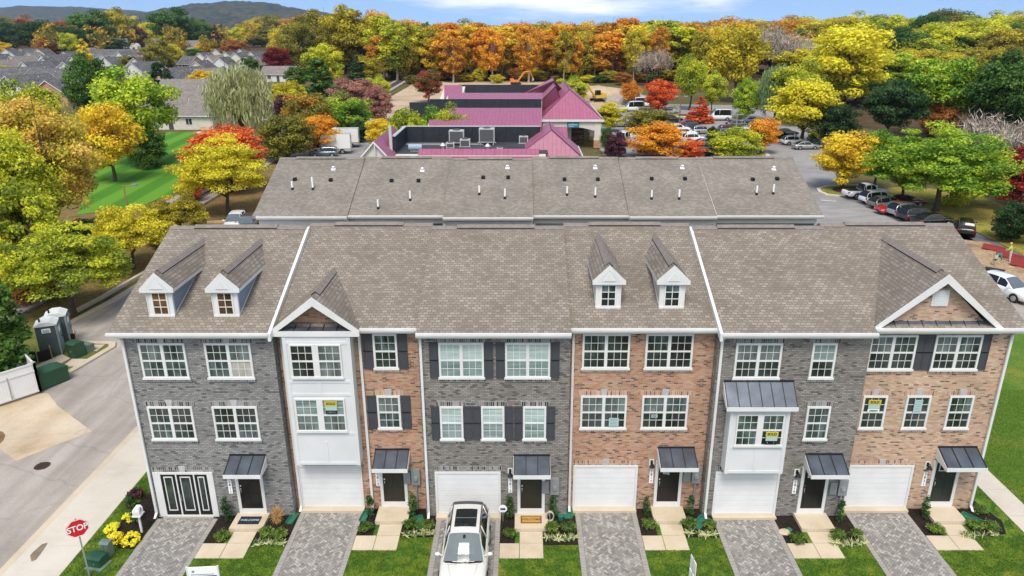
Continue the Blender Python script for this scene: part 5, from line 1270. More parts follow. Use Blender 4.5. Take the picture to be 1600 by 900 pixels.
# ================================================================== BUNGALOWS
def bungalow(px, py, rz, L, W, eh, rh, wm, rm, label, group=None, gm_=None, door=True, name='bungalow', cat='house', dorm=False, zoff=0):
    x, y = G(px, py); rz = R(rz)
    t = thing(name, label, cat, (x, y, -.1), rz, group)
    gm_ = gm_ or wm
    MB().box(-L/2, L/2, -W/2, W/2, -.1, eh).build('wall', wm, t)
    for s in (-1, 1): MB().prism([(-W/2,eh),(W/2,eh),(0,rh-.12)], 'x', s*L/2-.12*s, s*(L/2+.01)).build('gable_wall', gm_, t)
    r = MB(); o = .4; sl = (rh-eh)/(W/2)
    r.prism([(-W/2-o,eh-o*sl),(0,rh),(W/2+o,eh-o*sl),(W/2+o,eh-o*sl-.16),(0,rh-.17),(-W/2-o,eh-o*sl-.16)], 'x', -L/2-.35, L/2+.35)
    ro = r.build('roof', rm, t)
    k = MB()
    for s in (-1, 1):
        a = s*(L/2+.36)
        for q in (-1, 1): k.prism([(q*(W/2+o),eh-o*sl-.2),(0,rh-.2),(0,rh+.03),(q*(W/2+o),eh-o*sl+.03)], 'x', a, a+s*.04)
    k.box(-L/2-.35, L/2+.35, -W/2-o-.12, -W/2-o+.0, eh-o*sl-.17, eh-o*sl-.02)
    k.build('roof_trim', WHITE, ro)
    p = MB(); p.tube((-L*.2,W*.2,rh-W*.2*sl-.1),(-L*.2,W*.2,rh-W*.2*sl+.5),.07,n=6); p.tube((L*.15,-W*.15,rh-W*.15*sl-.1),(L*.15,-W*.15,rh-W*.15*sl+.45),.06,n=6); p.build('vent_pipe', SIGNWHITE, ro)
    def win(fn, u, w=1.3, h=1.25, z=1.0):
        m = MB(); gmb = MB()
        for a, b, c, d in ((u-w/2-.1,u-w/2,z-.1,z+h+.1),(u+w/2,u+w/2+.1,z-.1,z+h+.1),(u-w/2,u+w/2,z+h,z+h+.1),(u-w/2,u+w/2,z-.1,z),(u-.04,u+.04,z,z+h)): fn(m, a, b, c, d, .05)
        fn(gmb, u-w/2, u+w/2, z, z+h, .02)
        gmb.build('pane', P_DARK, m.build('window', WHITE, t))
    front = lambda m, a, b, c, d, q: m.box(a, b, -W/2-q, -W/2+.01, c, d)
    left = lambda m, a, b, c, d, q: m.box(-L/2-q, -L/2+.01, a, b, c, d)
    for u in (-L*.28, L*.22): win(front, u)
    win(left, -W*.2); win(left, W*.22)
    if door:
        m = MB(); m.box(-.5,.5,-W/2-.05,-W/2+.01,0,2.1); do = m.build('door', SHUT, t); MB().tube((.38,-W/2-.06,1),(.38,-W/2-.12,1),.05).build('handle', CHROME, do)
    return t
BG = 'bungalows of the estate on the left'
PINKB = brickmat('pink brick', [(.38,.20,.14),(.45,.26,.18),(.50,.32,.24)], (.48,.38,.32), .4, .18, .02)
BRN = brickmat('orange brick', [(.33,.15,.08),(.42,.21,.11),(.48,.27,.15)], (.45,.33,.24), .4, .18, .02)
VW = mat('white gable siding', (.60,.60,.58), .7, var=.06)
for px, py, rz, L, W, wm, gm_ in [(30,98,82,14,9,VW,VW),(4,104,82,14,9,VW,VW),(38,108,82,14,9,VW,VW),(56,100,82,13,9,VW,VW),(60,120,80,14,10,SIDING_C,VW),(112,98,82,13,9,VW,VW),(112,120,82,14,9,SIDING_C,VW),(8,116,82,13,9,VW,VW),(238,96,82,13,9,VW,VW),(212,105,80,12,9,VW,VW),(322,100,80,14,9,VW,VW),(346,92,80,13,9,VW,SIDING_C),(376,100,78,14,9,SIDING_C,VW),(318,118,82,14,9,VW,SIDING_C),(150,100,-22,14,9,VW,VW),(265,100,80,12,9,VW,VW),(300,108,-22,12,9,PINKB,PINKB),(352,110,80,12,9,VW,VW),(180,110,82,12,9,VW,VW),(395,110,80,12,9,VW,VW),(18,92,82,13,9,VW,VW),(48,92,82,13,9,SIDING_C,VW),(78,112,82,13,9,VW,VW),(70,92,82,12,9,VW,VW),(96,108,82,13,9,VW,VW),(130,108,82,13,9,VW,VW),(198,98,80,12,9,VW,VW),(252,108,80,12,9,VW,VW),(222,112,80,12,9,VW,VW),(360,98,78,12,9,VW,VW),(384,92,78,12,9,VW,VW),(338,106,78,12,9,VW,VW),(402,98,78,12,9,VW,VW),(140,90,82,12,9,VW,VW)]:
    bungalow(px, py, rz-14+(px*7+py*13) % 34, L-2, W-.6, 2.9, 6.3, wm, [SHINGLE_D,SHINGLE_D,SHINGLE_B][px % 3], 'small pale gabled bungalow on the crowded left estate', BG, gm_)
bungalow(88,104,70,15,9.5,2.8,6.1,PINKB,SHINGLE_D,'bungalow with pink brick lower wall and white gable, beside the cone shaped gold tree',None,VW)
bungalow(24,134,20,20,12,2.9,6.6,VW,SHINGLE_D,'large near bungalow with slate grey roof at the left edge of the estate')
bungalow(50,148,74,15,10,2.9,6.2,VW,SHINGLE_D,'white gabled bungalow beside the large slate roofed one')
bungalow(88,136,-20,20,10,2.9,6.4,SIDING_C,SHINGLE_D,'long dark roofed bungalow left of the tall dark green tree')
bungalow(112,160,82,16,11,3.0,6.6,BRN,SHINGLE_D,'bungalow with an orange brick gable below the tall dark green tree')
bungalow(176,92,4,34,10,2.8,6.0,VW,SHINGLE_D,'long grey roofed terrace along the back of the estate')
bungalow(230,120,70,14,10,2.8,6.2,VW,SHINGLE_D,'white gabled bungalow left of the dark green round tree')
bungalow(288,134,66,17,10,2.9,6.5,WHITE,SHINGLE_D,'bungalow with a pink brick gable beside the clipped hedge bush',None,PINKB)
bungalow(333,132,66,13,9,2.8,5.9,SIDING_C,SHINGLE_B,'cream gabled bungalow behind the small golden tree')
bungalow(412,108,72,15,10,3,6.6,VW,SHINGLE_D,'white gabled bungalow touching the crimson maple')
bungalow(440,126,2,12,9,3,5.6,VW,SHINGLE_B,'pale grey roofed bungalow right of the weeping willow',None)
bungalow(470,112,10,12,9,3,5.8,VW,SHINGLE_D,'bungalow glimpsed behind the green tree right of the crimson maple')
for k, (px, py, ll) in enumerate([(308,152,'farther'),(300,163,'nearer')]):
    bungalow(px, py, 3, 19, 8, 2.9, 5.4, SIDING_C, SHINGLE_B, ll + ' of two taupe roofed wings behind the cream bungalow')
nb = bungalow(288,196,-3,18,11,3.1,6.6,SIDING_C,SHINGLE_B,'cream bungalow with a taupe roof beside the weeping willow')
bungalow(344,192,-3,5,8,3.0,5.2,SIDING_C,SHINGLE_D,'small cream porch wing on the right of the cream bungalow',None,None,True,'porch_wing','house wing')
for px, py, rz, L, W, e, h_, wm, rm, lb in [(187,78,20,14,11,6,9.5,SIDING_C,SHINGLE_D,'two storey cream house with grey roof behind the evergreens'),(240,74,40,12,9,4,8,PINKB,SHINGLE_B,'pink brick gabled house above the small green lawn'),(305,80,35,11,9,4.5,8.5,VW,SHINGLE_B,'white gabled house with a reddish roof far behind the estate'),(344,76,30,11,9,5,8,SIDING_C,SHINGLE_B,'cream house far back beside the dark cone shaped tree'),(6,58,25,16,11,5,8.5,SIDING_C,SHINGLE_D,'far house with a pale wall at the left edge')]:
    bungalow(px, py, rz, L, W, e, h_, wm, rm, lb, name='house')
sx, sy = G(212, 78); t = thing('garden_shed', 'pale domed garden shed before the dark plum tree', 'shed', (sx, sy, 0))
MB().prism([(-3.2,0),(3.2,0),(3.4,3),(2.2,4.8),(0,5.6),(-2.2,4.8),(-3.4,3)], 'y', -3, 3).build('shell', STUCCO, t); MB().prism([(-1,0),(1,0),(1,2.2),(-1,2.2)], 'y', -3.05, -2.95).build('door', SHUT, t)
slab('garden_lawn', [G(218,84),G(236,84),G(236,74),G(220,74)], -.05, -.15, LAWN_B)

# ================================================================== PLUM ROOFED BUILDING
PLUM = ribmat('plum standing seam roof', (.31,.10,.165), .6, .45, .42, .12, vertical=True)
PLUM_S = ribmat('plum side slope', (.31,.10,.165), .6, .45, .42, .12, vertical=True)
def Q(px, py, z): x, y = G(px, py, z); return (x, y, z)
bl = thing('commercial_building', 'long low building with plum metal roofs and dark flat roof wells', 'building', (-6, 90, 0), world=True)
zd = 4.5
ef = G(740,239,zd)[1]
w = MB(); w.box(-18.5, 3.2, ef-1.4, 84.2, -.1, zd-.12); w.box(-14.5, 3.2, 89.2, 136, -.1, zd-.1); w.box(3.2, 9, 107, 136, -.1, zd-.2); w.build('wall', STUCCO, bl)
yb1 = G(740, 222, zd)[1]; zp1 = onY(740, 198, yb1)[1]; xl = onY(638, 222, yb1)[0]; xr = onY(842, 222, yb1)[0]
dk = MB(); dk.prism([(xl-.6, ef-.1), (xr+1, ef-.1), (xr+1, yb1+.2), (xl-.6, yb1+.2)], 'z', zd-.1, zd); dk.build('flat_roof', DECK, bl)
pw = MB(); pw.box(xl-.2, xr+.2, yb1, yb1+.35, zd, zp1); pw.box(xl-.55, xl-.2, ef-.2, yb1+.35, zd-.3, zp1); pw.build('parapet', PARAPET, bl)
cp = MB(); cp.box(xl-.62, xl-.14, ef-.3, yb1+.42, zp1, zp1+.1); cp.box(xl-.14, xr+.2, yb1-.05, yb1+.42, zp1, zp1+.1); cp.box(xl+.0, xr-8, yb1-2.4, yb1-2.1, zd+.01, zd+.09); cp.build('coping', HVAC, bl)
def roofpoly(pts, name='roof_slope', m=None, th=.2):
    b = MB(); n = len(pts); b.poly(pts); low = [(x, y, z-th) for x, y, z in pts]; b.poly(list(reversed(low)))
    for i in range(n): b.poly([pts[i], low[i], low[(i+1) % n], pts[(i+1) % n]])
    return b.build(name, m or PLUM, bl)
def strip(x0, x1, ya, yb, Ya, Yb):
    za, zb = onY(700, ya, Ya)[1], onY(700, yb, Yb)[1]; xa_, xb_ = onY(x0,yb,Yb)[0]+.1, onY(x1,ya,Ya)[0]-.1
    MB().prism([(Ya+.05,3.9),(Ya+.05,za-.25),(Yb-.05,zb-.25),(Yb-.05,3.9)], 'x', xa_, xb_).build('wall', STUCCO, bl)
    return roofpoly([(onY(x0,ya,Ya)[0],Ya,za),(onY(x1,ya,Ya)[0],Ya,za),(onY(x1,yb,Yb)[0],Yb,zb),(onY(x0,yb,Yb)[0],Yb,zb)]), za, zb
strip(670, 846, 197.5, 187, yb1+.5, yb1+4)
strip(700, 846, 188, 168.5, yb1+9.4, yb1+17)
def para(x0, x1, yt, yb, Y):
    X0, z0 = onY(x0, yb, Y); X1, z1 = onY(x1, yt, Y)[0], onY(x1, yt, Y)[1]
    b = MB(); b.box(X0, X1, Y, Y+.3, 0, z1); return b.build('parapet', PARAPET, bl)
para(672, 846, 155, 169, yb1+22); para(640, 700, 160, 169, yb1+21)
strip(700, 848, 155.5, 145, yb1+22.6, yb1+30)
para(717, 842, 132.5, 146, yb1+44)
strip(694, 722, 153, 133, yb1+34, yb1+44) 
# hips over the entrance side
def hip(apex, bl_, br, z_ap, z_b, back=14, name='hip_roof'):
    A = Q(apex[0], apex[1], z_ap); B = Q(bl_[0], bl_[1], z_b); C = Q(br[0], br[1], z_b)
    B = (B[0], (B[1]+C[1])/2, z_b); C = (C[0], B[1], z_b)
    if name != 'portico_roof': MB().box(B[0]+.45, C[0]-.45, B[1]+.45, A[1]+back-.3, 0, z_b-.05).build('wall', STUCCO, bl)
    A2 = (A[0], A[1]+back, z_ap); B2 = (B[0], A[1]+back, z_b); C2 = (C[0], A[1]+back, z_b)
    roofpoly([B, C, A], name); roofpoly([C, C2, A2, A], name); roofpoly([B2, B, A, A2], name)
    s = MB()
    for p in (B, C): s.path([p, A], .09, 5)
    s.path([A, A2], .09, 5); s.build('hip_cap', PURPLE_R, bl)
    f = MB(); f.box(B[0]-.1, C[0]+.1, B[1]-.12, B[1]+.02, z_b-.35, z_b+.02); f.box(C[0]-.02, C[0]+.12, B[1], C2[1], z_b-.35, z_b+.02); f.build('fascia', WHITE, bl)
    return A, B, C
hip((866,126), (818,147), (884,147), 10.6, 7.6, 8)
hip((868,135), (829,174), (884,174), 10.2, 5.6, 10)
A, B, C = hip((890,140), (843,187), (943,187), 9.6, 5.0, 20, 'portico_roof')
A3, B3, C3 = hip((862,203), (802,248), (912,248), 7.0, 3.4, 9)
roofpoly([Q(842,224,4.6), Q(888,224,4.6), Q(886,198,6.2), Q(846,198,6.2)])
# portico with its arch and columns
yf = B[1]+.25; p = MB()
x0, x1 = B[0]+.4, C[0]-.4
arch = [(x0+1.0,4.62),(x1-.2,4.62),(x1-.2,3.1)]
for i in range(9):
    q = i/8; arch.append((x1-1.3-(x1-x0-4.2)*q, 3.1+.55*math.sin(math.pi*q)))
arch += [(x0+1.0,3.1)]
p.prism(arch, 'y', yf, yf+.5); p.box(x0, x1+.1, yf-.02, yf+.6, 4.4, 4.65)
for x in (x1-1.1, x0+.2): c_ = MB(); c_.box(x, x+1.1, yf-.06, yf+1.1, 1.5, 4.4); c_.box(x-.08, x+1.18, yf-.12, yf+1.2, 1.4, 1.62); c_.build('column', STUCCO, bl)
MB().box(x1-1.1, x1-.1, yf+9, yf+10, .8, 4.4).build('column', STUCCO, bl)
p.build('portico', STUCCO, bl)
b = MB(); b.box(x1-1.15, x1+.05, yf-.1, yf+1.15, 0, 1.4); b.box(x1-1.15, x1-.05, yf+8.95, yf+10.05, 0, .8); b.build('column_base', BRN, bl)
b = MB(); b.box(x0+2.2, x1-2.4, yf+6, yf+6.3, 0, 4.3); b.build('stone_wall', STONE, bl)
SX0, SX1 = onY(886,195,yf)[0], onY(905,195,yf)[0]; SZ0, SZ1 = onY(890,199.3,yf)[1], onY(890,191,yf)[1]; SX, SZ = (SX0+SX1)/2, (SZ0+SZ1)/2
sg = MB().box(SX0, SX1, yf-.14, yf-.03, SZ0, SZ1).build('sign_board', SIGNTEAL, bl)
# low gabled end on the left
rx, ex, zl, yb_, ya = -18.75, 2.0, 4.55, 66.0, 81.0
for s in (-1, 1):
    pts = [(rx,yb_,6.75),(rx+s*ex,yb_,zl),(rx+s*ex,ya,zl),(rx,ya,6.75)]
    roofpoly(pts if s > 0 else list(reversed(pts)))
MB().prism([(rx-ex+.3,-.1),(rx+ex-.3,-.1),(rx+ex-.3,zl+.05),(rx,6.5),(rx-ex+.3,zl+.05)], 'y', yb_+.3, ya-.3).build('gable_wall', STUCCO, bl)
t_ = MB()
for s in (-1, 1): t_.prism([(rx,6.78),(rx+s*ex,zl+.02),(rx+s*ex,zl-.25),(rx,6.5)], 'y', yb_-.06, yb_+.05)
t_.build('gable_trim', WHITE, bl)
t_ = MB(); t_.box(xl-.9, xl-.55, 70, 70.3, 3.5, 8.2); t_.box(xl-2.2, xl-2.0, 66, 66.2, 3.5, 6.4); t_.build('roof_post', HVAC, bl)
roofpoly([(onY(655,241,ef)[0],ef-1.6,zd-.3),(onY(842,241,ef)[0],ef-1.6,zd-.3),(onY(842,241,ef)[0],ef,zd+.55),(onY(655,241,ef)[0],ef,zd+.55)])
# lettering of the teal sign (too small in the picture to read: two pale bars of text and a mark)
ts = MB()
for i in range(8): ts.box(SX-.8+i*.2, SX-.8+i*.2+.15, yf-.155, yf-.142, SZ-.06, SZ+.14)
for i in range(5): ts.box(SX-.75+i*.19, SX-.75+i*.19+.13, yf-.155, yf-.142, SZ-.32, SZ-.17)
ts.prism([(SX-.3,SZ+.18),(SX-.0,SZ+.18),(SX-.1,SZ+.38)], 'y', yf-.155, yf-.142)
ts.build('lettering', SIGNPALE, sg)
# roof plant
def acunit(px, py, z, w, d, h, label, legs=True):
    x, y = G(px, py, z); t = thing('air_conditioner', label, 'air conditioner', (x, y, z), 0, 'plant on the flat roof'); q = .35 if legs else .05
    MB().box(-w/2, w/2, -d/2, d/2, q, q+h).build('casing', HVAC, t)
    m = MB(); m.box(-w/2+.12, w/2-.12, -d/2-.03, -d/2-.001, q+.12, q+h-.12)
    for i in range(4): m.box(-w/2+.12+i*(w-.24)/4, -w/2+.15+i*(w-.24)/4, -d/2-.05, -d/2-.031, q+.12, q+h-.12)
    m.build('grille', HVAC_D, t)
    MB().tube((0,0,q+h),(0,0,q+h+.15),min(w,d)*.36,min(w,d)*.36,12).build('fan_guard', HVAC_D, t)
    f = MB(); 
    for a in (-1, 1):
        for b in (-1, 1): f.box(a*w*.42-.06, a*w*.42+.06, b*d*.42-.06, b*d*.42+.06, .004, q)
    f.box(-w*.6, w*.6, -d*.42-.05, -d*.42+.05, q-.1, q); f.build('stand', HVAC, t)
acunit(714,226,zd,2.1,1.4,1.7,'grey rooftop air conditioner, left one of the two tall units')
acunit(761,225,zd,2.2,1.5,1.9,'grey rooftop air conditioner, right one of the two tall units')
acunit(727,229,zd,1.4,1.3,1.0,'low square air conditioner between the two tall roof units', False)
acunit(704,231,zd,1.1,1.1,.7,'small air conditioner at the foot of the left tall roof unit', False)
acunit(781,237,zd,.8,.8,.5,'small white roof box near the front of the flat roof', False)
acunit(818,224,zd,1.3,.7,1.0,'white roof box against the plum slope', False)
for px, py in ((692,232),(762,233)):
    x, y = G(px, py, zd); t = thing('roof_ventilator', 'white mushroom ventilator on the dark flat roof', 'ventilator', (x, y, zd), 0, 'ventilators on the flat roof')
    MB().tube((0,0,0),(0,0,.5),.18,n=10).build('stack', HVAC, t); MB().tube((0,0,.4),(0,0,.75),.42,.12,12).build('hood', HVAC, t)
x, y = G(646, 236, zd); t = thing('roof_tank', 'pale blue grey drum unit at the corner of the flat roof', 'tank', (x, y, zd)); MB().tube((-.6,0,.5),(1.2,0,.5),.5,n=14).build('drum', mat('blue grey drum',(.25,.33,.40),.5), t); MB().box(-.4,1,-.3,.3,.0,.2).build('stand', HVAC, t)

# ================================================================== VEHICLES
def loft(m, st, ring, mi=0):
    n0 = None; base = len(m.v); k = None
    for s in st:
        r = ring(*s); k = len(r); m.v += r
    for i in range(len(st)-1):
        for j in range(k-1):
            m.f.append((base+i*k+j, base+i*k+j+1, base+(i+1)*k+j+1, base+(i+1)*k+j)); m.m.append(mi)
    m.f.append(tuple(base+j for j in range(k-1, -1, -1))); m.m.append(mi)
    m.f.append(tuple(base+(len(st)-1)*k+j for j in range(k))); m.m.append(mi)
def ringf(x, zb, zt, hw):
    h = [(hw*.84,zb),(hw*.96,zb+(zt-zb)*.15),(hw,zb+(zt-zb)*.45),(hw*.985,zb+(zt-zb)*.74),(hw*.93,zb+(zt-zb)*.90),(hw*.80,zt-.012),(hw*.45,zt+.012)]
    return [(x,y,z) for y, z in h] + [(x,0,zt+.02)] + [(x,-y,z) for y, z in reversed(h)]
CARS = {
 'suv': dict(st=[(-2.36,.52,.90,.74),(-2.27,.36,1.0,.87),(-2.0,.27,1.05,.93),(-1,.24,1.06,.945),(0,.24,1.05,.945),(.85,.24,1.04,.94),(1.15,.24,1.02,.93),(1.6,.26,.985,.92),(2.05,.3,.90,.88),(2.28,.34,.80,.80),(2.38,.44,.68,.62)], g=(-2.2,1.18,-1.78,.22,1.04,1.66,.83,.60), wb=1.38, r=.36),
 'wagon': dict(st=[(-2.36,.48,.86,.72),(-2.27,.32,.93,.86),(-2.0,.24,.97,.91),(-1,.22,.97,.92),(0,.22,.96,.92),(.85,.22,.95,.915),(1.15,.22,.93,.91),(1.6,.24,.88,.89),(2.05,.27,.80,.86),(2.28,.3,.72,.78),(2.38,.4,.62,.6)], g=(-2.2,1.22,-1.75,.2,.95,1.50,.81,.58), wb=1.36, r=.33),
 'sedan': dict(st=[(-2.36,.48,.86,.70),(-2.28,.32,.93,.84),(-2.0,.24,.97,.89),(-1.4,.22,.96,.905),(0,.22,.93,.91),(.85,.22,.92,.905),(1.15,.22,.90,.90),(1.6,.24,.85,.885),(2.05,.27,.77,.85),(2.28,.3,.70,.77),(2.38,.4,.60,.6)], g=(-1.75,1.2,-.95,.25,.92,1.42,.79,.56), wb=1.36, r=.32),
 'pickup': dict(st=[(-2.85,.55,1.05,.86),(-2.8,.45,1.08,.93),(-1,.38,1.10,.97),(.2,.36,1.10,.97),(1.1,.36,1.10,.965),(1.35,.36,1.09,.95),(2.2,.38,1.05,.93),(2.7,.44,.98,.88),(2.85,.5,.86,.74)], g=(-.75,1.4,-.6,.62,1.09,1.86,.86,.68), wb=1.72, r=.42),
 'van': dict(st=[(-2.9,.5,1.25,.88),(-2.85,.36,1.28,.97),(-1,.3,1.28,.98),(.6,.3,1.27,.98),(1.4,.3,1.22,.97),(2.0,.3,1.12,.94),(2.6,.34,1.0,.88),(2.82,.42,.84,.74)], g=(-2.85,1.75,-2.72,1.0,1.27,2.55,.92,.78), wb=1.85, r=.37),
 'truck': dict(st=[(-3.6,.6,1.0,.95),(-3.55,.5,1.02,1.0),(1.2,.5,1.02,1.0),(1.5,.45,1.2,.98),(2.9,.45,1.2,.97),(3.3,.5,1.15,.9),(3.4,.6,1.0,.8)], g=(1.45,3.05,1.55,2.5,1.18,2.15,.93,.82), wb=2.2, r=.42),
}
GH = {   # cabin outline: x, top height; first and last are where the glass meets the body
 'suv': [(-2.30,1.05),(-2.2,1.34),(-2.02,1.56),(-1.7,1.64),(-1.0,1.69),(-.35,1.69),(.15,1.645),(.5,1.43),(.85,1.18),(1.08,1.02)],
 'wagon': [(-2.28,.96),(-2.15,1.2),(-1.95,1.38),(-1.6,1.46),(-1.0,1.51),(-.35,1.52),(.2,1.475),(.6,1.28),(.95,1.07),(1.2,.93)],
 'sedan': [(-1.95,.95),(-1.65,1.10),(-1.3,1.27),(-.95,1.37),(-.55,1.42),(-.1,1.43),(.3,1.39),(.65,1.21),(1.0,1.01),(1.25,.90)],
 'pickup': [(-.80,1.08),(-.76,1.4),(-.68,1.72),(-.5,1.82),(-.2,1.86),(.2,1.87),(.6,1.82),(.85,1.6),(1.15,1.3),(1.4,1.09)],
 'van': [(-2.86,1.26),(-2.84,1.8),(-2.8,2.35),(-2.6,2.5),(-1.5,2.56),(0,2.56),(.85,2.5),(1.2,2.1),(1.6,1.6),(1.95,1.15)],
 'truck': [(1.40,1.2),(1.42,1.5),(1.44,1.9),(1.55,2.1),(1.8,2.17),(2.1,2.18),(2.4,2.14),(2.6,1.85),(2.85,1.5),(3.05,1.19)],
}
CM = {}
def car_meshes(kind):
    if kind in CM: return CM[kind]
    c = CARS[kind]; out = []; st = c['st']
    b = MB(); loft(b, st, ringf)
    gh = GH[kind]; wb_, wr = c['g'][6], c['g'][7]; n = len(gh); zt = max(z for x, z in gh)
    def belt(x):
        for a, e in zip(st[:-1], st[1:]):
            if a[0] <= x <= e[0]: return a[2]+(e[2]-a[2])*(x-a[0])/(e[0]-a[0])-.03
        return st[-1][2]-.03 if x > 0 else st[0][2]-.03
    rings = []
    for x, z in gh:
        zb = min(belt(x), z-.02); q = max(0, min(1, (z-zb)/max(.3, zt-zb))); ht = wb_+(wr-wb_)*q; e = min(1, 1.35-abs(x-(gh[0][0]+gh[-1][0])/2)/(gh[-1][0]-gh[0][0])*.75); hb = wb_*(.94+.06*min(1, e))
        dz = min(.075, (z-zb)*.3); ht = min(ht, hb)
        h = [(hb,zb),(ht+.02,z-dz-.02),(ht-.03,z-dz*.35),(ht*.62,z-.0),(ht*.28,z+.014)]
        rings.append([(x,y_,z_) for y_, z_ in h]+[(x,0,z+.018)]+[(x,-y_,z_) for y_, z_ in reversed(h)])
    k = len(rings[0]); parts = {}
    def face(key, i, j): parts.setdefault(key, MB()).poly([rings[i][j], rings[i][j+1], rings[i+1][j+1], rings[i+1][j]])
    for i in range(n-1):
        for j in range(k-1):
            side = j == 0 or j == k-2; rail = j == 1 or j == k-3
            if side: face(('side_window', j) if 1 <= i <= 6 else 'roof', i, j)
            elif rail: face('roof', i, j)
            elif i >= 6: face('windscreen', i, j)
            elif i <= 2: face('rear_window', i, j)
            else: face('roof', i, j)
    b.faces(parts['roof'].v, parts['roof'].f)
    for s in (-1, 1):                      # pillars, wheel arches, mirrors, door handles
        for i in ((3, 5) if kind != 'sedan' else (4,)):
            a, e = rings[i][0], rings[i][1]; b.tube((a[0],s*(a[1]+.004),a[2]),(e[0],s*(e[1]+.004),e[2]),.035,.03,5)
        for xw in (-c['wb'], c['wb']):
            m_ = 14; hw = max(q[3] for q in st)
            b.faces([(xw+(c['r']+.06)*math.cos(i*math.pi/(m_-1)), s*(hw*1.004), c['r']+(c['r']+.06)*math.sin(i*math.pi/(m_-1))) for i in range(m_)], [tuple(range(m_))], 1)
        xm, wm_ = gh[-1][0]-.32, wb_
        b.blob((xm, s*(wm_+.20), belt(xm)+.12), (.08,.12,.08), 0, 10, 7); b.tube((xm+.03, s*(wm_-.02), belt(xm)+.06), (xm, s*(wm_+.12), belt(xm)+.09), .025, .025, 5)
        for x in (-.15, -1.15):
            if kind not in ('truck',): b.box(x-.09, x+.09, s*(max(q[3] for q in st)*.985)-.012, s*(max(q[3] for q in st)*.985)+.012, belt(0)-.17, belt(0)-.14, 1)
    if kind == 'pickup': b.box(-2.68,-.95,-.72,.72,.8,1.135,1)
    f = st[-1]
    b.box(f[0]-.12, f[0]+.012, -f[3]*.55, f[3]*.55, f[1]-.02, f[1]+.16, 1)
    out.append(('body', b.mesh(kind+'_body', [None, BLACK], smooth=True), 'paint'))
    if kind == 'truck':
        q = MB(); q.box(-3.6,1.3,-1.15,1.15,1.0,3.35); q.box(-3.63,-3.6,-1.0,1.0,1.1,3.2); q.box(-3.64,-3.63,-.03,.03,1.1,3.2); q.box(.2,1.0,-.7,.7,3.35,3.5); out.append(('cargo_box', q.mesh('truck_cargo_box', [None]), 'paint'))
    for key, mb in parts.items():
        if key == 'roof': continue
        nm = key if isinstance(key, str) else key[0]
        out.append((nm, mb.mesh(kind+'_'+nm, [None], smooth=True), 'screen' if nm == 'windscreen' else 'glass'))
    hw = max(q[3] for q in st)
    for xw in (-c['wb'], c['wb']):
        for s in (-1, 1):
            o = MB(); o.tube((xw,s*(hw-.22),c['r']),(xw,s*(hw+.015),c['r']),c['r'],c['r'],18); out.append(('wheel', o.mesh(kind+'_wheel', [None]), 'tyre'))
            o = MB(); o.tube((xw,s*(hw+.005),c['r']),(xw,s*(hw+.03),c['r']),c['r']*.66,c['r']*.6,14); out.append(('rim', o.mesh(kind+'_rim', [None]), 'rim'))
    for s in (-1, 1):
        fx, fw = (st[-2][0], st[-2][3]); o = MB(); o.blob((fx-.12, s*fw*.82, st[-2][2]-.10), (.22,.15,.075), 0, 8, 6); out.append(('headlight', o.mesh(kind+'_headlight', [None], smooth=True), 'lampw'))
        rx_, rw = st[1][0], st[1][3]; o = MB(); o.box(rx_-.10, rx_+.1, s*rw*.86-.09, s*rw*.86+.09, st[1][2]-.22, st[1][2]-.05); out.append(('tail_light', o.mesh(kind+'_tail_light', [None]), 'lampr'))
    CM[kind] = out; return out
def paint(n, c, rough=.25, metal=.3): return mat('car paint ' + n, c, rough, metal, .5, var=0, coat=.8)
PAINT = {'white': paint('white', (.74,.74,.74), .3, 0), 'silver': paint('silver', (.42,.43,.44), .3, .6), 'grey': paint('grey', (.12,.125,.13), .3, .5), 'dark': paint('dark grey', (.04,.043,.05), .3, .5), 'black': paint('black', (.008,.008,.009), .2, 0),
         'red': paint('red', (.42,.02,.02), .25, 0), 'maroon': paint('maroon', (.14,.012,.018), .25, 0), 'olive': paint('green grey', (.19,.20,.17), .3, .4), 'pearl': paint('pearl white', (.66,.645,.61), .28, .1), 'blue': paint('slate blue', (.10,.13,.18), .3, .4)}
def car(kind, col, x, y, rz, label, cat='car', name='parked_car', group=None, z=-.1, scale=None):
    t = thing(name, label, cat, (x, y, z), R(rz), group, scale); mm = {'paint': PAINT[col], 'screen': SCREEN, 'glass': CARGLASS, 'tyre': RUBBER, 'rim': RIM, 'lampw': LAMPW, 'lampr': LAMPR}
    wh = None
    for nm, me, mk_ in car_meshes(kind):
        if nm == 'rim': o = link_mesh(nm, me, wh, [mm[mk_]])
        elif nm == 'body': o = link_mesh(nm, me, t, [mm[mk_], BLACK])
        else: o = link_mesh(nm, me, t, [mm[mk_]])
        if nm == 'wheel': wh = o
    return t
def cpx(kind, col, px, py, rz, label, **k): x, y = G(px, py, -.1); return car(kind, col, x, y, rz, label, **k)
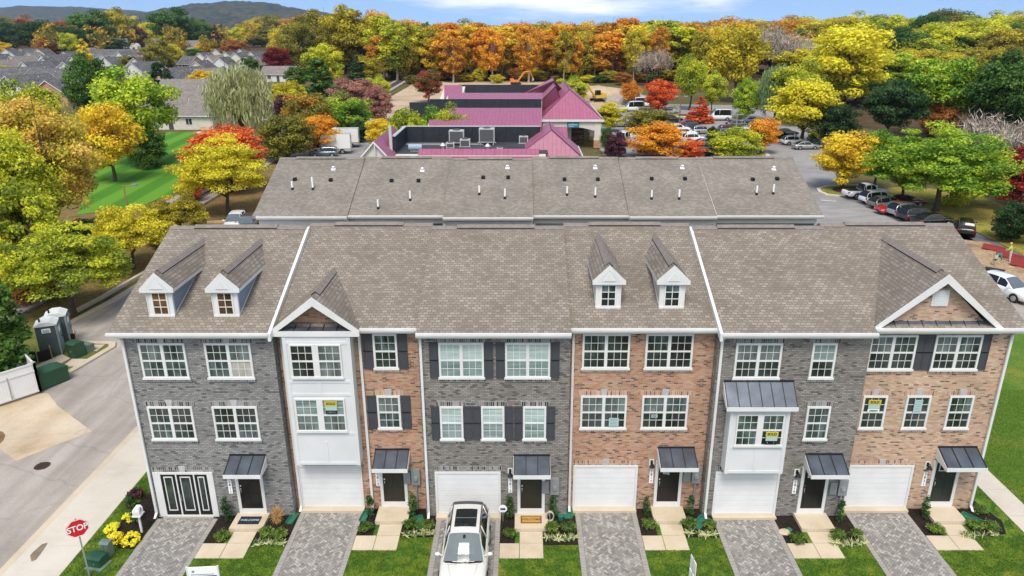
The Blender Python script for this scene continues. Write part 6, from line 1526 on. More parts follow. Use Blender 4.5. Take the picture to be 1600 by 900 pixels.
# white car on the third drive, nose towards the street
cz = .012
near = car('suv', 'pearl', -2.27, -3.12, -90, 'pearl white car with a dark sunroof on the drive before the shuttered house', z=cz)
sr = MB(); q = [(-1.32,1.684),(-1.0,1.700),(-.35,1.700),(-.18,1.688)]
for a, e in zip(q[:-1], q[1:]):
    for y0, y1, d0, d1 in ((-.44,-.2,-.02,0),(-.2,.2,0,0),(.2,.44,0,-.02)):
        sr.poly([(a[0],y0,a[1]+.022+d0),(a[0],y1,a[1]+.022+d1),(e[0],y1,e[1]+.022+d1),(e[0],y0,e[1]+.022+d0)])
o = sr.build('sunroof', CARGLASS, near, True)
MB().box(-.72,-.695,-.40,.40,1.716,1.7245).build('sunroof_rail', METERG, o)
wp = MB(); wp.path([(1.10,-.66,1.035),(1.16,-.2,1.05),(1.17,.1,1.055)], .014, 5); wp.path([(1.13,.05,1.05),(1.12,.60,1.04)], .014, 5); wp.prism([(1.02,-.74),(1.12,-.72),(1.19,-.3),(1.2,0),(1.19,.3),(1.12,.72),(1.02,.74)], 'z', 1.0, 1.036); wp.build('wiper', BLACK, near)
hc = MB()
for s in (-1, 1): hc.path([(1.26,s*.56,1.031),(1.62,s*.49,.985),(2.02,s*.34,.912),(2.2,s*.27,.85)], .009, 5); hc.path([(1.22,s*.62,1.02),(1.25,s*.24,1.045)], .012, 5)
hc.build('bonnet_crease', mat('bonnet line', (.40,.39,.37), .35, var=0), near)
MB().box(.22,.36,-.045,.045,1.56,1.625).build('sensor_pod', SIGNBLK, near)
rr_ = MB()
for s in (-1, 1): rr_.path([(-1.95,s*.63,1.53),(-1.6,s*.60,1.63),(-1.0,s*.595,1.675),(-.35,s*.595,1.675),(.1,s*.60,1.64)], .02, 6)
rr_.build('roof_rail', SIGNBLK, near)
am = MB()
for s in (-1, 1): am.box(2.05,2.2,s*.86-.03,s*.86+.03,.74,.83)
am.build('side_marker', LAMPO, near)
# row beside the end of the rear houses
cpx('pickup','white',1351,309,10,'white pickup truck at the head of the row by the traffic island',cat='pickup truck',name='pickup_truck')
cpx('suv','white',1372,318,12,'white car between the white pickup and the green grey wagon')
cpx('wagon','olive',1386,325,14,'green grey wagon parked left of the red car')
cpx('sedan','red',1398,333,192,'bright red car parked nose out in the row of cars')
cpx('suv','silver',1417,338,14,'silver hatchback right of the bright red car')
cpx('suv','dark',1434,345,14,'dark grey estate car half hidden by the end roof')
cpx('sedan','maroon',1414,322,12,'dark red car roof seen beyond the green grey wagon')
cpx('sedan','black',1456,352,14,'black car last in the row behind the end roof')
cpx('suv','black',1506,364,62,'black car with red tail lights beside the footpath')
cpx('suv','white',1571,462,-72,'white car in the lane past the right end of the front row')
# far car park
for a in [('sedan','silver',1258,233,6,'silver saloon at the near end of the far parking row'),('suv','white',1240,226,8,'white sport utility car next to the silver saloon'),('suv','black',1221,219,8,'black car next to the white one under the yellow tree'),('sedan','silver',1208,211,8,'silver car farther up the row under the yellow tree'),('sedan','grey',1151,198,4,'dark grey saloon alone beneath the second lamp post'),('suv','black',1050,191,8,'black car behind the olive tree island'),('sedan','maroon',1072,197,190,'maroon saloon beside the car park lamp post'),('sedan','dark',1085,202,10,'dark saloon right of the maroon one'),('suv','silver',1098,209,10,'silver estate car right of the dark saloon'),('suv','white',1060,206,10,'white estate car left of the dark saloon'),('wagon','white',1070,212,10,'white car behind the large orange tree'),('suv','white',1084,222,12,'white car right of the large orange tree'),('sedan','silver',1102,228,12,'silver car beside the small dark green tree'),('sedan','dark',1108,243,10,'dark car just beyond the rear roofs'),('sedan','grey',946,193,0,'grey saloon just past the portico corner'),('sedan','silver',1046,178,6,'silver saloon beyond the black car by the olive island'),('sedan','white',1196,200,8,'white car behind the bright orange tree')]:
    cpx(*a, group=None)
for kd, cl, px, py, rz, lb in [('suv','grey',1138,214,8,'grey car glimpsed between the cone shaped red tree and the olive yellow one'),('sedan','black',1228,212,8,'black saloon farthest up the row beneath the yellow tree'),('suv','silver',966,198,6,'silver car between the bright yellow tree and the olive island'),('sedan','white',1022,184,6,'white saloon in the gap above the olive island tree'),('suv','dark',1012,183,6,'dark car beside the white saloon above the olive island'),('wagon','maroon',1140,206,8,'maroon estate car left of the dark grey saloon'),('sedan','blue',1170,192,186,'slate blue saloon right of the white minibus'),('suv','black',1090,186,6,'black car at the foot of the cone shaped red tree'),('suv','white',1174,206,186,'white car in the aisle right of the second lamp post'),('sedan','silver',1118,222,10,'silver saloon right of the small dark green tree')]:
    cpx(kd, cl, px, py, rz, lb)
cpx('van','white',988,174,188,'white passenger van near the orange sapling',cat='van',name='van')
cpx('van','white',1006,167,8,'second white van partly behind the red maple',cat='van',name='van')
cpx('van','white',1122,188,180,'white minibus with dark side windows beside the cone shaped red tree',cat='minibus',name='minibus')
cpx('van','white',974,226,70,'white van behind the plum bush by the portico',cat='van',name='van')
# truck yard
cpx('truck','white',516,240,186,'nearer white box truck beside the orange trees',cat='box truck',name='box_truck')
cpx('truck','white',530,230,186,'farther white box truck with a dark roof slot',cat='box truck',name='box_truck')
cpx('suv','blue',507,245,186,'slate grey car before the nearer white box truck')
cpx('suv','white',369,357,-82,'white car behind the left end of the front roof')
cpx('wagon','grey',388,358,-80,'grey car right of the white one behind the left end roof')
x, y = G(348, 349, 0); t = thing('timber_stack', 'stack of plywood sheets and poles behind the left end roof', 'timber stack', (x, y, -.1), R(20))
MB().box(-1.6,1.6,-.7,.7,0,.35).build('plywood', WOOD, t); m = MB()
for i in range(4): m.tube((-2.2,1.0+i*.2,.1),(2.6,1.6+i*.2,.2),.06,n=6)
m.build('pole', SLEEPER, t)
# machines on the graded field
def excavator(px, py, rz, col, label, s=1.0):
    x, y = G(px, py); t = thing('excavator', label, 'excavator', (x, y, -.05), R(rz), None, (s,s,s))
    m = MB()
    for q in (-1, 1): m.prism([(-1.7,.1),(1.7,.1),(2.0,.45),(1.7,.8),(-1.7,.8),(-2.0,.45)], 'y', q*1.2-.25, q*1.2+.25)
    m.build('track', BLACK, t); m = MB(); m.box(-2.2,1.1,-1.2,1.2,.95,1.8); m.box(-2.2,-.9,-1.1,1.1,1.8,2.3); m.build('body', col, t)
    m = MB(); m.box(-.3,1.1,.2,1.2,1.8,3.1); m.build('cab', CARGLASS, t)
    m = MB(); m.path([(1.0,-.3,1.6),(3.2,-.3,4.6),(5.4,-.3,4.9)], [.32,.3,.22], 8); m.build('boom', col, t); m = MB(); m.path([(5.4,-.3,5.0),(6.6,-.3,2.4)], [.2,.14], 8); m.build('arm', col, t)
    m = MB(); m.prism([(6.1,1.4),(6.9,1.6),(6.8,2.5),(6.3,2.4)], 'y', -.9, .3); m.build('bucket', GALV, t)
excavator(806,132,8,mat('machine orange',(.62,.17,.03),.5),'orange excavator behind the plum roofed building',.95)
excavator(934,158,200,mat('machine yellow',(.62,.42,.05),.5),'yellow excavator beside the soil heap',1.0)
m = MB(); x, y = G(935, 152); m.blob((x, y, 0), (13, 7, 3.2), 0, 18, 10, .12); tag(m.build('soil_heap', SOIL_P, None, True), 'heap of pale soil between the plum roofs and the car park', 'soil heap')
m = MB(); x, y = G(985, 160); m.blob((x, y, 0), (8, 4, 2.0), 0, 14, 8, .2); tag(m.build('soil_heap', BALLAST, None, True), 'grey rubble heap by the orange sapling', 'rubble heap')
m = MB(); x, y = G(628, 190); 
for k in range(9): m.obox((x+random.uniform(-9,9), y+random.uniform(-6,9), .3), (random.uniform(.4,1.2), random.uniform(.4,1), random.uniform(.3,.9)), random.uniform(0,3))
tag(m.build('stored_material', HVAC, None), 'pale stored blocks on the graded field beside the bushes', 'stored material')

# ================================================================== LAMP POSTS
def lamp(px, py, top, label, m, arms=((1,0),(-1,0)), nm='lamp_post'):
    x, y = G(px, py, -.1); h = onY(px, top, y)[1]; t = thing(nm, label, 'lamp post', (x, y, -.1))
    p = MB(); p.tube((0,0,0),(0,0,h),.12,.08,8); p.tube((0,0,0),(0,0,.6),.3,.3,8); p.build('pole', m, t)
    for a in arms:
        q = MB(); q.tube((0,0,h-.1),(a[0]*1.0,a[1],h),.04); q.build('arm', m, t); q = MB(); q.box(a[0]*1.0-.35,a[0]*1.0+.35,a[1]-.18,a[1]+.18,h-.05,h+.12); q.build('lamp_head', GALV, t)
BRP = mat('brown pole', (.20,.10,.07), .6)
lamp(1061,198,150,'brown twin headed lamp post beside the maroon saloon',BRP)
lamp(1150,202,178,'twin headed lamp post over the dark grey saloon',GALV)
lamp(203,345,288,'single arm lamp post leaning over the mown lawn',WOOD,((1.2,0),))
lamp(430,250,186,'slim lamp post beside the olive round tree',WOOD,((-.6,0),))

# ================================================================== STREET FURNITURE, LEFT
def toilet(px, py, rz, label):
    x, y = G(px, py); t = thing('portable_toilet', label, 'portable toilet', (x, y, -.02), R(rz), 'portable toilets on the verge')
    MB().box(-.6,.6,-.6,.6,0,2.15).build('cabin', TOILET_D, t)
    r = MB(); r.prism([(-.66,2.15),(.66,2.15),(.66,2.2),(.25,2.42),(-.25,2.42),(-.66,2.2)], 'y', -.66, .66); r.build('roof', TOILET_R, t)
    d = MB(); d.box(.6,.64,-.48,.48,.1,2.0); d.box(.64,.66,-.44,-.06,.2,.95); d.box(.64,.66,.06,.44,.2,.95); d.box(.64,.66,-.4,.4,1.1,1.35)
    do = d.build('door', TOILET, t); MB().box(.645,.665,-.26,.26,1.5,1.86).build('notice', SIGNWHITE, do)
    MB().box(.64,.69,.32,.42,1.0,1.1).build('latch', BLACK, do)
    for s in (-1, 1): MB().box(.56,.66,s*.62-.06,s*.62+.06,0,2.2).build('corner_post', TOILET, t)
    f = MB()
    for u in (-.3, .3): f.box(u-.22,u+.22,-.63,-.6,.2,1.55)
    f.build('side_panel', TOILET_D, t)
    pl = MB().box(-.24,.26,-.64,-.605,1.68,1.98).build('sign_plate', SIGNWHITE, t)
    ln = MB()
    for z in (1.88,1.8,1.73): ln.box(-.17,.19,-.648,-.641,z-.018,z+.018)
    ln.build('lettering', METERG, pl)
    v = MB(); v.tube((-.3,-.3,2.2),(-.3,-.3,2.6),.06); v.build('vent_pipe', BLACK, t)
toilet(83,551,24,'portable toilet nearer the white vinyl enclosure')
toilet(97,536,24,'portable toilet farther from the white vinyl enclosure')
def silt(pts, label):
    t = thing('silt_fence', label, 'silt fence', (*G(*pts[0]), 0), world=True); P_ = [G(*p) for p in pts]; f = MB(); s = MB(); n = 0
    for a, b in zip(P_[:-1], P_[1:]):
        l = math.hypot(b[0]-a[0], b[1]-a[1]); ox, oy = -(b[1]-a[1])/l*.02, (b[0]-a[0])/l*.02
        f.prism([(a[0]-ox,a[1]-oy),(b[0]-ox,b[1]-oy),(b[0]+ox,b[1]+oy),(a[0]+ox,a[1]+oy)], 'z', -.05, .72)
    f.build('fabric', BLACKFAB, t)
    for p in P_: MB().box(p[0]-.03,p[0]+.03,p[1]-.03,p[1]+.03,-.1,1.0).build('stake', WOOD, t)
silt([(28,545),(34,560),(60,566),(82,561),(80,552)],'black silt fence before the portable toilets')
silt([(104,536),(112,537),(121,536)],'short black silt fence right of the portable toilets')
def utilbox(px, py, w, d, h, rz, m, label, lip=True, name='utility_box', z=0.0):
    x, y = G(px, py); t = thing(name, label, 'utility box', (x, y, z), R(rz)); b = MB(); b.box(-w/2,w/2,-d/2,d/2,-.05,h*.86); b.build('cabinet', m, t)
    l = MB(); l.prism([(-d/2-.04,h*.86),(d/2+.04,h*.86),(d/2+.04,h*.9),(d/2*.6,h),(-d/2*.6,h),(-d/2-.04,h*.9)], 'x', -w/2-.04, w/2+.04); l.build('lid', m, t)
    dd = MB(); dd.box(-w/2+.05,-.015,-d/2-.02,-d/2-.001,.06,h*.8); dd.box(.015,w/2-.05,-d/2-.02,-d/2-.001,.06,h*.8); do = dd.build('door', m, t); MB().box(.03,.07,-d/2-.04,-d/2-.021,h*.4,h*.52).build('latch', GALV, do)
    return t
utilbox(76,598,1.1,2.0,.95,-28,UTILG,'large green transformer box with a sloped lid beside the vinyl enclosure')
utilbox(121,556,.75,.75,1.05,-25,UTILG,'dark green square utility box beside the portable toilets')
utilbox(136,548,.85,.6,.55,-25,UTILG2,'low pale green utility box on the concrete pad')
utilbox(154,882,.62,.5,.5,-12,UTILG,'small green utility box on the lawn behind the stop sign')
utilbox(170,867,.34,.3,.72,-8,UTILG2,'narrow pale green utility pedestal beside the chrysanthemums')
b = MB(); x, y = G(154,884); b.obox((x,y,.03),(.39,.32,.04),R(-12)); tag(b.build('box_pad', UTILG2), 'pale green plastic base under the small green utility box', 'base pad')
# vinyl enclosure
en = thing('vinyl_enclosure', 'white vinyl fenced bin enclosure at the left edge of the street', 'fence', (*G(62,600), 0), world=True)
A_, B_, C_ = G(63,612), G(-40,646), G(22,566); D_ = (B_[0]+C_[0]-A_[0], B_[1]+C_[1]-A_[1])
def fence_run(a, b, h=1.83):
    l = math.hypot(b[0]-a[0], b[1]-a[1]); ux, uy = (b[0]-a[0])/l, (b[1]-a[1])/l; ox, oy = -uy*.03, ux*.03
    MB().prism([(a[0]-ox,a[1]-oy),(b[0]-ox,b[1]-oy),(b[0]+ox,b[1]+oy),(a[0]+ox,a[1]+oy)], 'z', .05, h).build('panel', VINYL, en)
    m = MB()
    for z in (.05, h*.74, h-.02): m.prism([(a[0]-ox*1.8,a[1]-oy*1.8),(b[0]-ox*1.8,b[1]-oy*1.8),(b[0]+ox*1.8,b[1]+oy*1.8),(a[0]+ox*1.8,a[1]+oy*1.8)], 'z', z, z+.09)
    m.build('rail', WHITE, en)
    for k in range(int(l/2.4)+2):
        q = min(k*2.4, l); x, y = a[0]+ux*q, a[1]+uy*q; p = MB(); p.box(x-.07,x+.07,y-.07,y+.07,0,h+.1); p.faces([(x-.1,y-.1,h+.1),(x+.1,y-.1,h+.1),(x+.1,y+.1,h+.1),(x-.1,y+.1,h+.1),(x,y,h+.22)],[(0,1,2,3),(0,1,4),(1,2,4),(2,3,4),(3,0,4)]); p.build('post', WHITE, en)
fence_run(A_, B_); fence_run(A_, C_); fence_run(C_, D_)
g = MB(); gx_, gy_ = A_[0]+(B_[0]-A_[0])*.42, A_[1]+(B_[1]-A_[1])*.42; g.tube((gx_,gy_-.08,.1),(gx_,gy_-.08,1.5),.03); g.tube((gx_-.2,gy_-.05,.4),(gx_+.25,gy_-.2,.4),.025); g.build('gate_hinge', GALV, en)
mcx, mcy = (A_[0]+D_[0])/2, (A_[1]+D_[1])/2
b = MB(); b.box(mcx-.9,mcx+1.0,mcy-.6,mcy+.7,0,1.0); b.box(mcx-.94,mcx+1.04,mcy-.64,mcy+.74,1.0,1.06); tag(b.build('waste_container', BRN), 'rust coloured container inside the white vinyl enclosure', 'container')
# stop sign
sx_, sy_ = -17.2, -3.85
t = thing('stop_sign', 'red octagonal stop sign on a galvanised post at the corner', 'road sign', (sx_, sy_, 0), R(36))
hz = 2.35; MB().box(-.03,.03,-.025,.025,-.2,hz+.42).build('post', GALV, t)
zc = hz; rr_ = .41
oc = [(rr_*math.cos(R(22.5+45*i)), zc+rr_*math.sin(R(22.5+45*i))) for i in range(8)]
pl = MB().prism(oc, 'y', -.035, -.027).build('sign_plate', SIGNRED, t)
rim = MB(); 
for i in range(8):
    a, b_ = oc[i], oc[(i+1) % 8]; sc_ = lambda p, k: (p[0]*k, zc+(p[1]-zc)*k)
    rim.prism([sc_(a,.985), sc_(b_,.985), sc_(b_,.93), sc_(a,.93)], 'y', -.040, -.0352)
rim.build('border', SIGNWHITE, pl); text('STOP', .36, SIGNWHITE, pl, (0,-.042,zc), (R(90),0,0), depth=.002, bold=.006, sx=.82)
MB().prism([(rr_*.98*math.cos(R(22.5+45*i)), zc+rr_*.98*math.sin(R(22.5+45*i))) for i in range(8)], 'y', -.0265, -.024).build('sign_back', GALV, t)
# mailbox
x, y = G(222, 832); t = thing('mailbox', 'white twin mailbox on a white post beside the end house', 'mailbox', (x, y, 0), 0, None, (.6,.6,.92))
MB().box(-.06,.06,-.06,.06,-.1,1.05).build('post', WHITE, t)
m = MB(); m.prism([(-.24,1.05),(.24,1.05),(.24,1.3),(.14,1.42),(-.14,1.42),(-.24,1.3)], 'y', -.28, .28); m.build('box', SIGNWHITE, t); MB().box(-.2,.2,-.3,-.281,1.07,1.28).build('door', PANEL, t); MB().box(.245,.255,-.1,.05,1.2,1.42).build('flag', METERG, t); MB().box(-.3,.3,-.34,.32,1.0,1.05).build('shelf', WHITE, t)
# sales sign at the bottom edge
x, y = G(317, 893, .9); t = thing('yard_sign', 'white and blue yard sign at the bottom edge beside the first drive', 'sign', (x, y, 0), R(4))
MB().box(-.56,.56,-.02,.02,.25,1.12).build('board', SIGNWHITE, t); MB().box(-.5,.5,-.026,-.0205,.3,.72).build('blue_panel', SIGNBLUE, t)
for s in (-1, 1): MB().box(s*.58-.03,s*.58+.03,-.03,.03,-.1,1.15).build('post', WHITE, t)
m = MB(); m.tube((-.36,-.021,.93),(-.36,-.028,.93),.055,.055,10); m.box(-.46,.4,-.026,-.0205,.77,.80); m.build('lettering', METERG, t); MB().box(-.22,.2,-.030,-.0265,.52,.66).build('white_words', SIGNWHITE, t)
for px, py, l, hh in [(1073,906,'thin white leaning sign seen edge on in the lawn before the cream dormer house',1.1),(1071,925,'second thin white sign edge on at the bottom of the picture',1.0)]:
    x, y = G(px, py); t = thing('yard_sign', l, 'sign', (x+.2, y, 0), R(97)); m = MB(); m.box(-.3,.3,-.012,.012,.3,hh-.1); m.build('board', SIGNWHITE, t); MB().box(-.015,.015,-.015,.015,-.1,hh).build('stake', GALV, t)
# ================================================================== SMALL THINGS AT THE HOUSES
def doormat(xc, yc, m, border, label, word, wm):
    t = thing('doormat', label, 'doormat', (xc, yc, .171)); MB().box(-.46,.46,-.26,.26,.0,.018).build('mat', m, t)
    if border:
        b = MB(); b.box(-.46,.46,-.26,-.2,.0181,.022); b.box(-.46,.46,.2,.26,.0181,.022); b.box(-.46,-.4,-.2,.2,.0181,.022); b.box(.4,.46,-.2,.2,.0181,.022); b.build('border', border, t)
    text(word, .17, wm, t, (0,0,.021), (0,0,0), depth=.001, bold=.003)
doormat(-11.95, -.55, NAVY, None, 'navy doormat with pale lettering on the first doorstep', 'WELCOME', SIGNPALE)
doormat(.42, -.5, COIR, COIR_D, 'tan doormat with brown border on the third doorstep', 'WELCOME', COIR_D)
def soldsign(xc, zc, Y, label, w=.48, h=.58, word=True, blk=True):
    t = thing('window_sign', label, 'sign', (xc, Y-.085, zc)); MB().box(-w/2,w/2,-.008,.008,-h/2+.16,h/2).build('sheet', SIGNPALE, t)
    y_ = MB().box(-w/2-.02,w/2+.02,-.012,.007,h/2-.22,h/2+.01).build('yellow_band', SIGNYEL, t)
    if word: text('SOLD', .155, SIGNBLK, y_, (0,-.0135,h/2-.105), (R(90),0,0), depth=.001, bold=.006)
    f = MB(); f.box(-w/2,-w/2+.06,-.01,.006,-h/2,-h/2+.155); f.box(w/2-.06,w/2,-.01,.006,-h/2,-h/2+.155); f.box(-w/2+.06,w/2-.06,-.01,.006,-h/2,-h/2+.04); f.box(-w/2+.06,w/2-.06,-.01,.006,-h/2+.115,-h/2+.155); f.build('holder', SIGNBLK if blk else SIGNWHITE, t)
soldsign(-7.98, 5.58, -.12, 'yellow topped sold sign in the lower window of the white bay')
soldsign(10.45, 4.42, -.62, 'yellow sold sign with black holder in the window of the single storey bay')
soldsign(15.1, 5.3, .5, 'yellow topped sold sign in the first small window of the wide gable house', .5, .6, True, False)
def notice(xc, zc, Y, w, h, label):
    t = thing('window_notice', label, 'notice', (xc, Y-.085, zc)); MB().box(-w/2,w/2,-.006,.006,-h/2,h/2).build('sheet', SIGNPALE, t)
    m = MB()
    for i in range(5): m.box(-w*.36,w*.36*(1-.2*(i % 2)),-.0085,-.0065,h*.36-i*h*.17-.012,h*.36-i*h*.17+.012)
    m.build('lettering', METERG, t)
notice(16.98, 5.28, .5, .34, .66, 'pale notice in the middle small window of the wide gable house')
notice(3.98, 4.52, .5, .42, .42, 'pale square notice in the lower left twin window of the cream dormer house')
notice(5.72, 4.82, .5, .26, .16, 'small pale sticker in the lower right twin window of the cream dormer house')
notice(6.43, 1.95, .5-.0+.05, .28, .24, 'white notice stuck on the black door of the cream dormer house')
def splash(px, py, rz, label, s=1.0):
    x, y = G(px, py); t = MB(); t.box(-.17*s,.17*s,-.42*s,.42*s,.02,.05); t.box(-.2*s,-.15*s,-.42*s,.42*s,.05,.12); t.box(.15*s,.2*s,-.42*s,.42*s,.05,.12); t.box(-.15*s,.15*s,.36*s,.42*s,.05,.13)
    o = t.build('splash_block', SPLASH); o.location = (x, y, 0); o.rotation_euler = (0,0,R(rz)); tag(o, label, 'splash block')
splash(457,812,-10,'green splash block at the corner by the tan ornamental grass',.8); splash(570,808,-8,'green splash block left of the red bay house shrub',.8); splash(656,818,20,'green splash block between the round shrubs by the white car'); splash(887,802,0,'green splash block at the downspout beside the fourth drive'); splash(1094,818,-38,'bright green tilted splash block beside the fifth drive',1.1); splash(1517,812,40,'dark green splash block at the right end downspout',1.0)
x, y = G(859, 815); t = thing('garden_hose', 'coiled tan garden hose in the bed beside the third doorstep', 'hose', (x, y, .03)); m = MB()
for k in range(3): m.path([(.17*math.cos(i*.63), -.05+.02*k, .25+.25*math.sin(i*.63)+.02*k) for i in range(11)], .018, 5)
m.build('coil', mat('tan hose', (.46,.40,.30), .6), t); MB().tube((0,.0,-.1),(0,0,.5),.025).build('stand', GALV, t)
x, y = G(786, 815); t = thing('alarm_sign', 'round blue and white alarm sign on a stake left of the third door', 'sign', (x, y, 0)); MB().tube((0,0,-.1),(0,0,.55),.015).build('stake', GALV, t); p_ = MB(); p_.tube((0,-.012,.68),(0,.012,.68),.19,.19,16); d_ = p_.build('disc', SIGNWHITE, t); MB().box(-.11,.11,-.017,-.0125,.62,.72).build('mark', SIGNBLUE, d_)
for px, py, l in [(884,795,None)]: pass
for px, py, l in [(311,0,0)]: pass
x, y = G(876, 812); t = thing('valve_box', 'small green round valve cover in the bed by the coiled hose', 'valve cover', (x, y, 0)); MB().tube((0,0,0),(0,0,.2),.12,.12,10).build('body', SPLASH, t); MB().tube((0,0,.2),(0,0,.23),.14,.13,10).build('lid', SPLASH, t)
x, y = G(1233, 829); t = thing('valve_box', 'small teal valve cover in the bed left of the dark bay house step', 'valve cover', (x, y, 0)); MB().tube((0,0,0),(0,0,.07),.12,.12,10).build('body', SPLASH, t); MB().tube((0,0,.07),(0,0,.09),.13,.11,10).build('lid', SPLASH, t)
x, y = G(1225, 833); m = MB(); m.blob((x,y,.05),(.28,.2,.09),0,10,6,.15); tag(m.build('stone', CONC), 'flat tan stone beside the fifth drive', 'stone')

# ================================================================== BUILDING SITE ON THE RIGHT
REDP = mat('red plastic barrier', (.27,.03,.028), .6, var=.25)
for k, (px, py) in enumerate([(1558,392),(1580,404),(1604,418)]):
    x, y = G(px, py); t = thing('barrier', ['red barrier nearest the black car beside the footpath','middle red barrier beside the workers','red barrier at the right edge of the picture'][k], 'barrier', (x, y, -.05), R(-52), 'red barriers along the footpath', (.72,.6,.6))
    m = MB(); m.prism([(-.4,0),(.4,0),(.38,.25),(.25,.65),(.2,.9),(-.2,.9),(-.25,.65),(-.38,.25)], 'x', -1.8, 1.8); m.build('body', REDP, t); f = MB(); f.box(-1.7,-1.0,-.5,.5,-.02,.14); f.box(1.0,1.7,-.5,.5,-.02,.14); f.build('foot', BLACK, t)
def person(px, py, rz, J, E, rad, cols, label):
    x, y = G(px, py); t = thing('person', label, 'person', (x, y, -.03), R(rz))
    me = bpy.data.meshes.new('body'); me.from_pydata(J, E, []); o = bpy.data.objects.new('body_tmp', me); COL.objects.link(o)
    sk = o.modifiers.new('s', 'SKIN'); ss = o.modifiers.new('u', 'SUBSURF'); ss.levels = 1
    for i, v in enumerate(me.skin_vertices[0].data): v.radius = (rad[i], rad[i]); v.use_root = (i == 0)
    bpy.context.view_layer.update(); nm = bpy.data.meshes.new_from_object(o.evaluated_get(bpy.context.evaluated_depsgraph_get())); bpy.data.objects.remove(o)
    ms = [mat('skin', (.42,.25,.17), .6), cols[0], cols[1], cols[2], BLACK]; nm.materials.clear()
    for m in ms: nm.materials.append(m)
    part = [2,1,1,0,0] + [1,0]*2 + [2,2,4]*2
    for p in nm.polygons:
        d = min(range(len(J)), key=lambda i: (Vector(J[i])-p.center).length); p.material_index = part[d]
        p.use_smooth = True
    nm.name = 'body'; link_mesh('body', nm, t)
    h = MB(); c = J[4]; h.blob((c[0],c[1],c[2]+.05), (.125,.125,.12), 0, 10, 6); h.build('helmet', cols[2], t, True)
ED = [(0,1),(1,2),(2,3),(3,4),(2,5),(5,6),(2,7),(7,8),(0,9),(9,10),(10,11),(0,12),(12,13),(13,14)]
RAD = [.15,.16,.15,.065,.1,.06,.042,.06,.042,.09,.06,.05,.09,.06,.05]
STAND = [(0,0,.95),(.06,0,1.2),(.1,0,1.42),(.12,0,1.53),(.15,0,1.66),(.28,.26,1.15),(.5,.2,1.0),(.28,-.26,1.15),(.5,-.2,1.0),(.02,.11,.5),(-.02,.13,.08),(.08,.13,.04),(.02,-.11,.5),(.0,-.13,.08),(.1,-.13,.04)]
BEND = [(0,0,.9),(.25,0,1.08),(.5,0,1.08),(.6,0,1.02),(.68,0,.95),(.55,.24,.7),(.6,.2,.42),(.55,-.24,.7),(.6,-.2,.42),(.06,.12,.48),(0,.13,.08),(.1,.13,.04),(.06,-.12,.48),(0,-.13,.08),(.1,-.13,.04)]
HIVIS = mat('hi vis yellow', (.36,.42,.06), .7); TEALS = mat('teal shirt', (.02,.17,.12), .8); KHAKI = mat('khaki trousers', (.45,.36,.25), .9); PALET = mat('pale trousers', (.5,.47,.43), .9)
person(1577,408,150,STAND,ED,RAD,(HIVIS,PALET,SIGNYEL),'worker in a yellow hi vis jacket and pale trousers on the soil')
person(1552,414,20,BEND,ED,RAD,(TEALS,KHAKI,TEALS),'worker in a teal shirt bending over the soil')
x, y = G(1552, 432); t = thing('wheelbarrow', 'black wheelbarrow with tools on the soil beside the lane', 'wheelbarrow', (x, y, -.03), R(-40)); m = MB(); m.faces([(-.5,-.25,.35),(.4,-.25,.35),(.4,.25,.35),(-.5,.25,.35),(-.75,-.4,.7),(.75,-.4,.7),(.75,.4,.7),(-.75,.4,.7)],[(0,1,2,3),(0,1,5,4),(1,2,6,5),(2,3,7,6),(3,0,4,7)]); m.build('tray', BLACK, t); m = MB(); m.tube((.75,-.05,.2),(.75,.05,.2),.2,.2,12); m.build('wheel', RUBBER, t); m = MB()
for s in (-1, 1): m.path([(.75,s*.06,.2),(-.5,s*.28,.4),(-1.3,s*.3,.65)], .025, 6); m.tube((-.45,s*.26,.4),(-.55,s*.3,-.02),.02)
m.build('handle', WOOD, t)
# ================================================================== LIGHT
SUN_EL, SUN_AZ = 59.0, -8.0      # sun behind the camera, to its left (azimuth from -Y towards -X)
w = bpy.data.worlds.new('World'); S.world = w; w.use_nodes = True
nt = w.node_tree; N = nt.nodes; L = nt.links; bg = N['Background']
sky = N.new('ShaderNodeTexSky'); sky.sky_type = 'NISHITA'; sky.sun_disc = False
sky.sun_elevation = R(SUN_EL); sky.air_density = 1.0; sky.dust_density = .3; sky.ozone_density = 3.0; sky.altitude = 200
sv = Vector((math.sin(R(SUN_AZ))*math.cos(R(SUN_EL)), -math.cos(R(SUN_AZ))*math.cos(R(SUN_EL)), math.sin(R(SUN_EL))))
sky.sun_rotation = math.atan2(sv.x, sv.y)
tc = N.new('ShaderNodeTexCoord')
sv0 = N.new('ShaderNodeVectorMath'); sv0.operation = 'MULTIPLY_ADD'; L.new(tc.outputs['Generated'], sv0.inputs[0]); sv0.inputs[1].default_value = (1,1,.8); sv0.inputs[2].default_value = (0,0,.22)
sn = N.new('ShaderNodeVectorMath'); sn.operation = 'NORMALIZE'; L.new(sv0.outputs[0], sn.inputs[0]); L.new(sn.outputs[0], sky.inputs[0])
mp = N.new('ShaderNodeMapping'); mp.inputs['Scale'].default_value = (2.2, 2.2, 16); mp.inputs['Location'].default_value = (0.3, 0, .0)
L.new(tc.outputs['Generated'], mp.inputs[0])
no = N.new('ShaderNodeTexNoise'); no.inputs['Scale'].default_value = 1.6; no.inputs['Detail'].default_value = 9; no.inputs['Roughness'].default_value = .55
L.new(mp.outputs[0], no.inputs['Vector'])
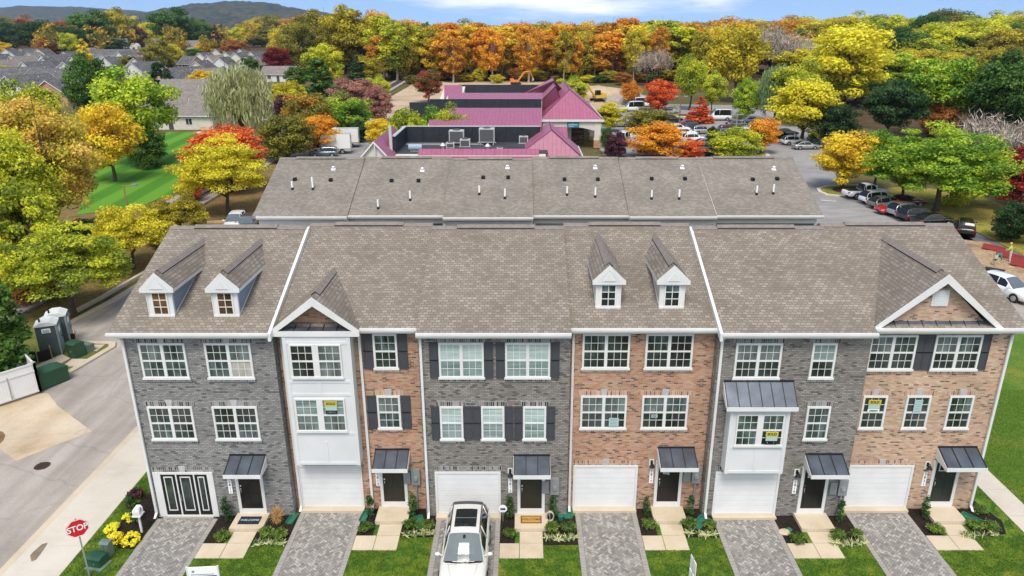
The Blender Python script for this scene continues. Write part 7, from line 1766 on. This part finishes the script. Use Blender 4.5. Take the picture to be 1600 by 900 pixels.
# one cloud bank low over the wood (directions in the world), scattered cloud elsewhere, plus unseen overhead cloud added to whiten the ambient light
sp = N.new('ShaderNodeSeparateXYZ'); L.new(tc.outputs['Generated'], sp.inputs[0])
def m_(op, a, b=None, c=None):
    n = N.new('ShaderNodeMath'); n.operation = op
    for i, v in enumerate((a, b, c)):
        if v is None: continue
        if isinstance(v, (int, float)): n.inputs[i].default_value = v
        else: L.new(v, n.inputs[i])
    return n.outputs[0]
az = m_('ARCTAN2', sp.outputs[0], sp.outputs[1])
u = m_('DIVIDE', m_('SUBTRACT', az, .03), .31); u2 = m_('MULTIPLY', u, u)
v = m_('DIVIDE', m_('SUBTRACT', sp.outputs[2], .085), .080); v2 = m_('MULTIPLY', v, v)
bank = m_('SUBTRACT', 1.0, m_('ADD', u2, v2))
front = m_('GREATER_THAN', sp.outputs[1], 0)
bank = m_('MULTIPLY', m_('MAXIMUM', bank, -1.2), front)
fill_cloud = m_('MULTIPLY', m_('MINIMUM', m_('MAXIMUM', m_('MULTIPLY', m_('SUBTRACT', sp.outputs[2], .12), 4.0), 0.0), 1.0), .36)
dens = m_('ADD', m_('MULTIPLY', bank, .55), m_('ADD', m_('MULTIPLY', m_('SUBTRACT', no.outputs['Fac'], .5), 1.3), fill_cloud))
msk = N.new('ShaderNodeMapRange'); msk.interpolation_type = 'SMOOTHSTEP'; msk.inputs[1].default_value = -.02; msk.inputs[2].default_value = .32; L.new(dens, msk.inputs[0])
shade = N.new('ShaderNodeMapRange'); shade.inputs[1].default_value = .0; shade.inputs[2].default_value = .12; shade.inputs[3].default_value = 0; shade.inputs[4].default_value = 1
L.new(sp.outputs[2], shade.inputs[0])
cc = N.new('ShaderNodeMix'); cc.data_type = 'RGBA'; L.new(no.outputs['Fac'], cc.inputs[0]); cc.inputs[6].default_value = (4.6,4.8,5.1,1); cc.inputs[7].default_value = (8.0,8.0,7.9,1)
mx = N.new('ShaderNodeMix'); mx.data_type = 'RGBA'; L.new(msk.outputs[0], mx.inputs[0]); L.new(sky.outputs[0], mx.inputs[6]); L.new(cc.outputs[2], mx.inputs[7])
L.new(mx.outputs[2], bg.inputs['Color']); bg.inputs['Strength'].default_value = 0.15
sd = bpy.data.lights.new('sun', 'SUN'); so = bpy.data.objects.new('sun', sd); COL.objects.link(so)
sd.energy = 2.4; sd.angle = R(22); sd.color = (1, .94, .85)
so.rotation_euler = sv.to_track_quat('Z', 'Y').to_euler(); so.location = (0, -40, 60)
S.view_settings.view_transform = 'Standard'; S.view_settings.look = 'None'; S.view_settings.gamma = 1.0; S.view_settings.use_curve_mapping = False
S.view_settings.exposure = 0.5
S.render.engine = 'CYCLES'; S.cycles.max_bounces = 6; S.cycles.diffuse_bounces = 3; S.cycles.glossy_bounces = 3; S.cycles.transparent_max_bounces = 6
S.cycles.use_denoising = True

# ---- air: thin even haze over the whole valley
hz_ = MB(); hz_.box(-5600, 5600, -320, 5900, -2.0, 190)
hm = bpy.data.materials.new('haze'); hm.use_nodes = True; hn = hm.node_tree
hn.nodes.remove(hn.nodes['Principled BSDF']); pv = hn.nodes.new('ShaderNodeVolumePrincipled')
pv.inputs['Color'].default_value = (.62,.75,.95,1); pv.inputs['Density'].default_value = 0.00006; pv.inputs['Anisotropy'].default_value = .2
hn.links.new(pv.outputs[0], hn.nodes['Material Output'].inputs['Volume'])
ho = hz_.build('haze', hm, None); ho['kind'] = 'stuff'; ho['label'] = 'thin blue air haze over the valley'; ho['category'] = 'haze'
S.cycles.volume_bounces = 0
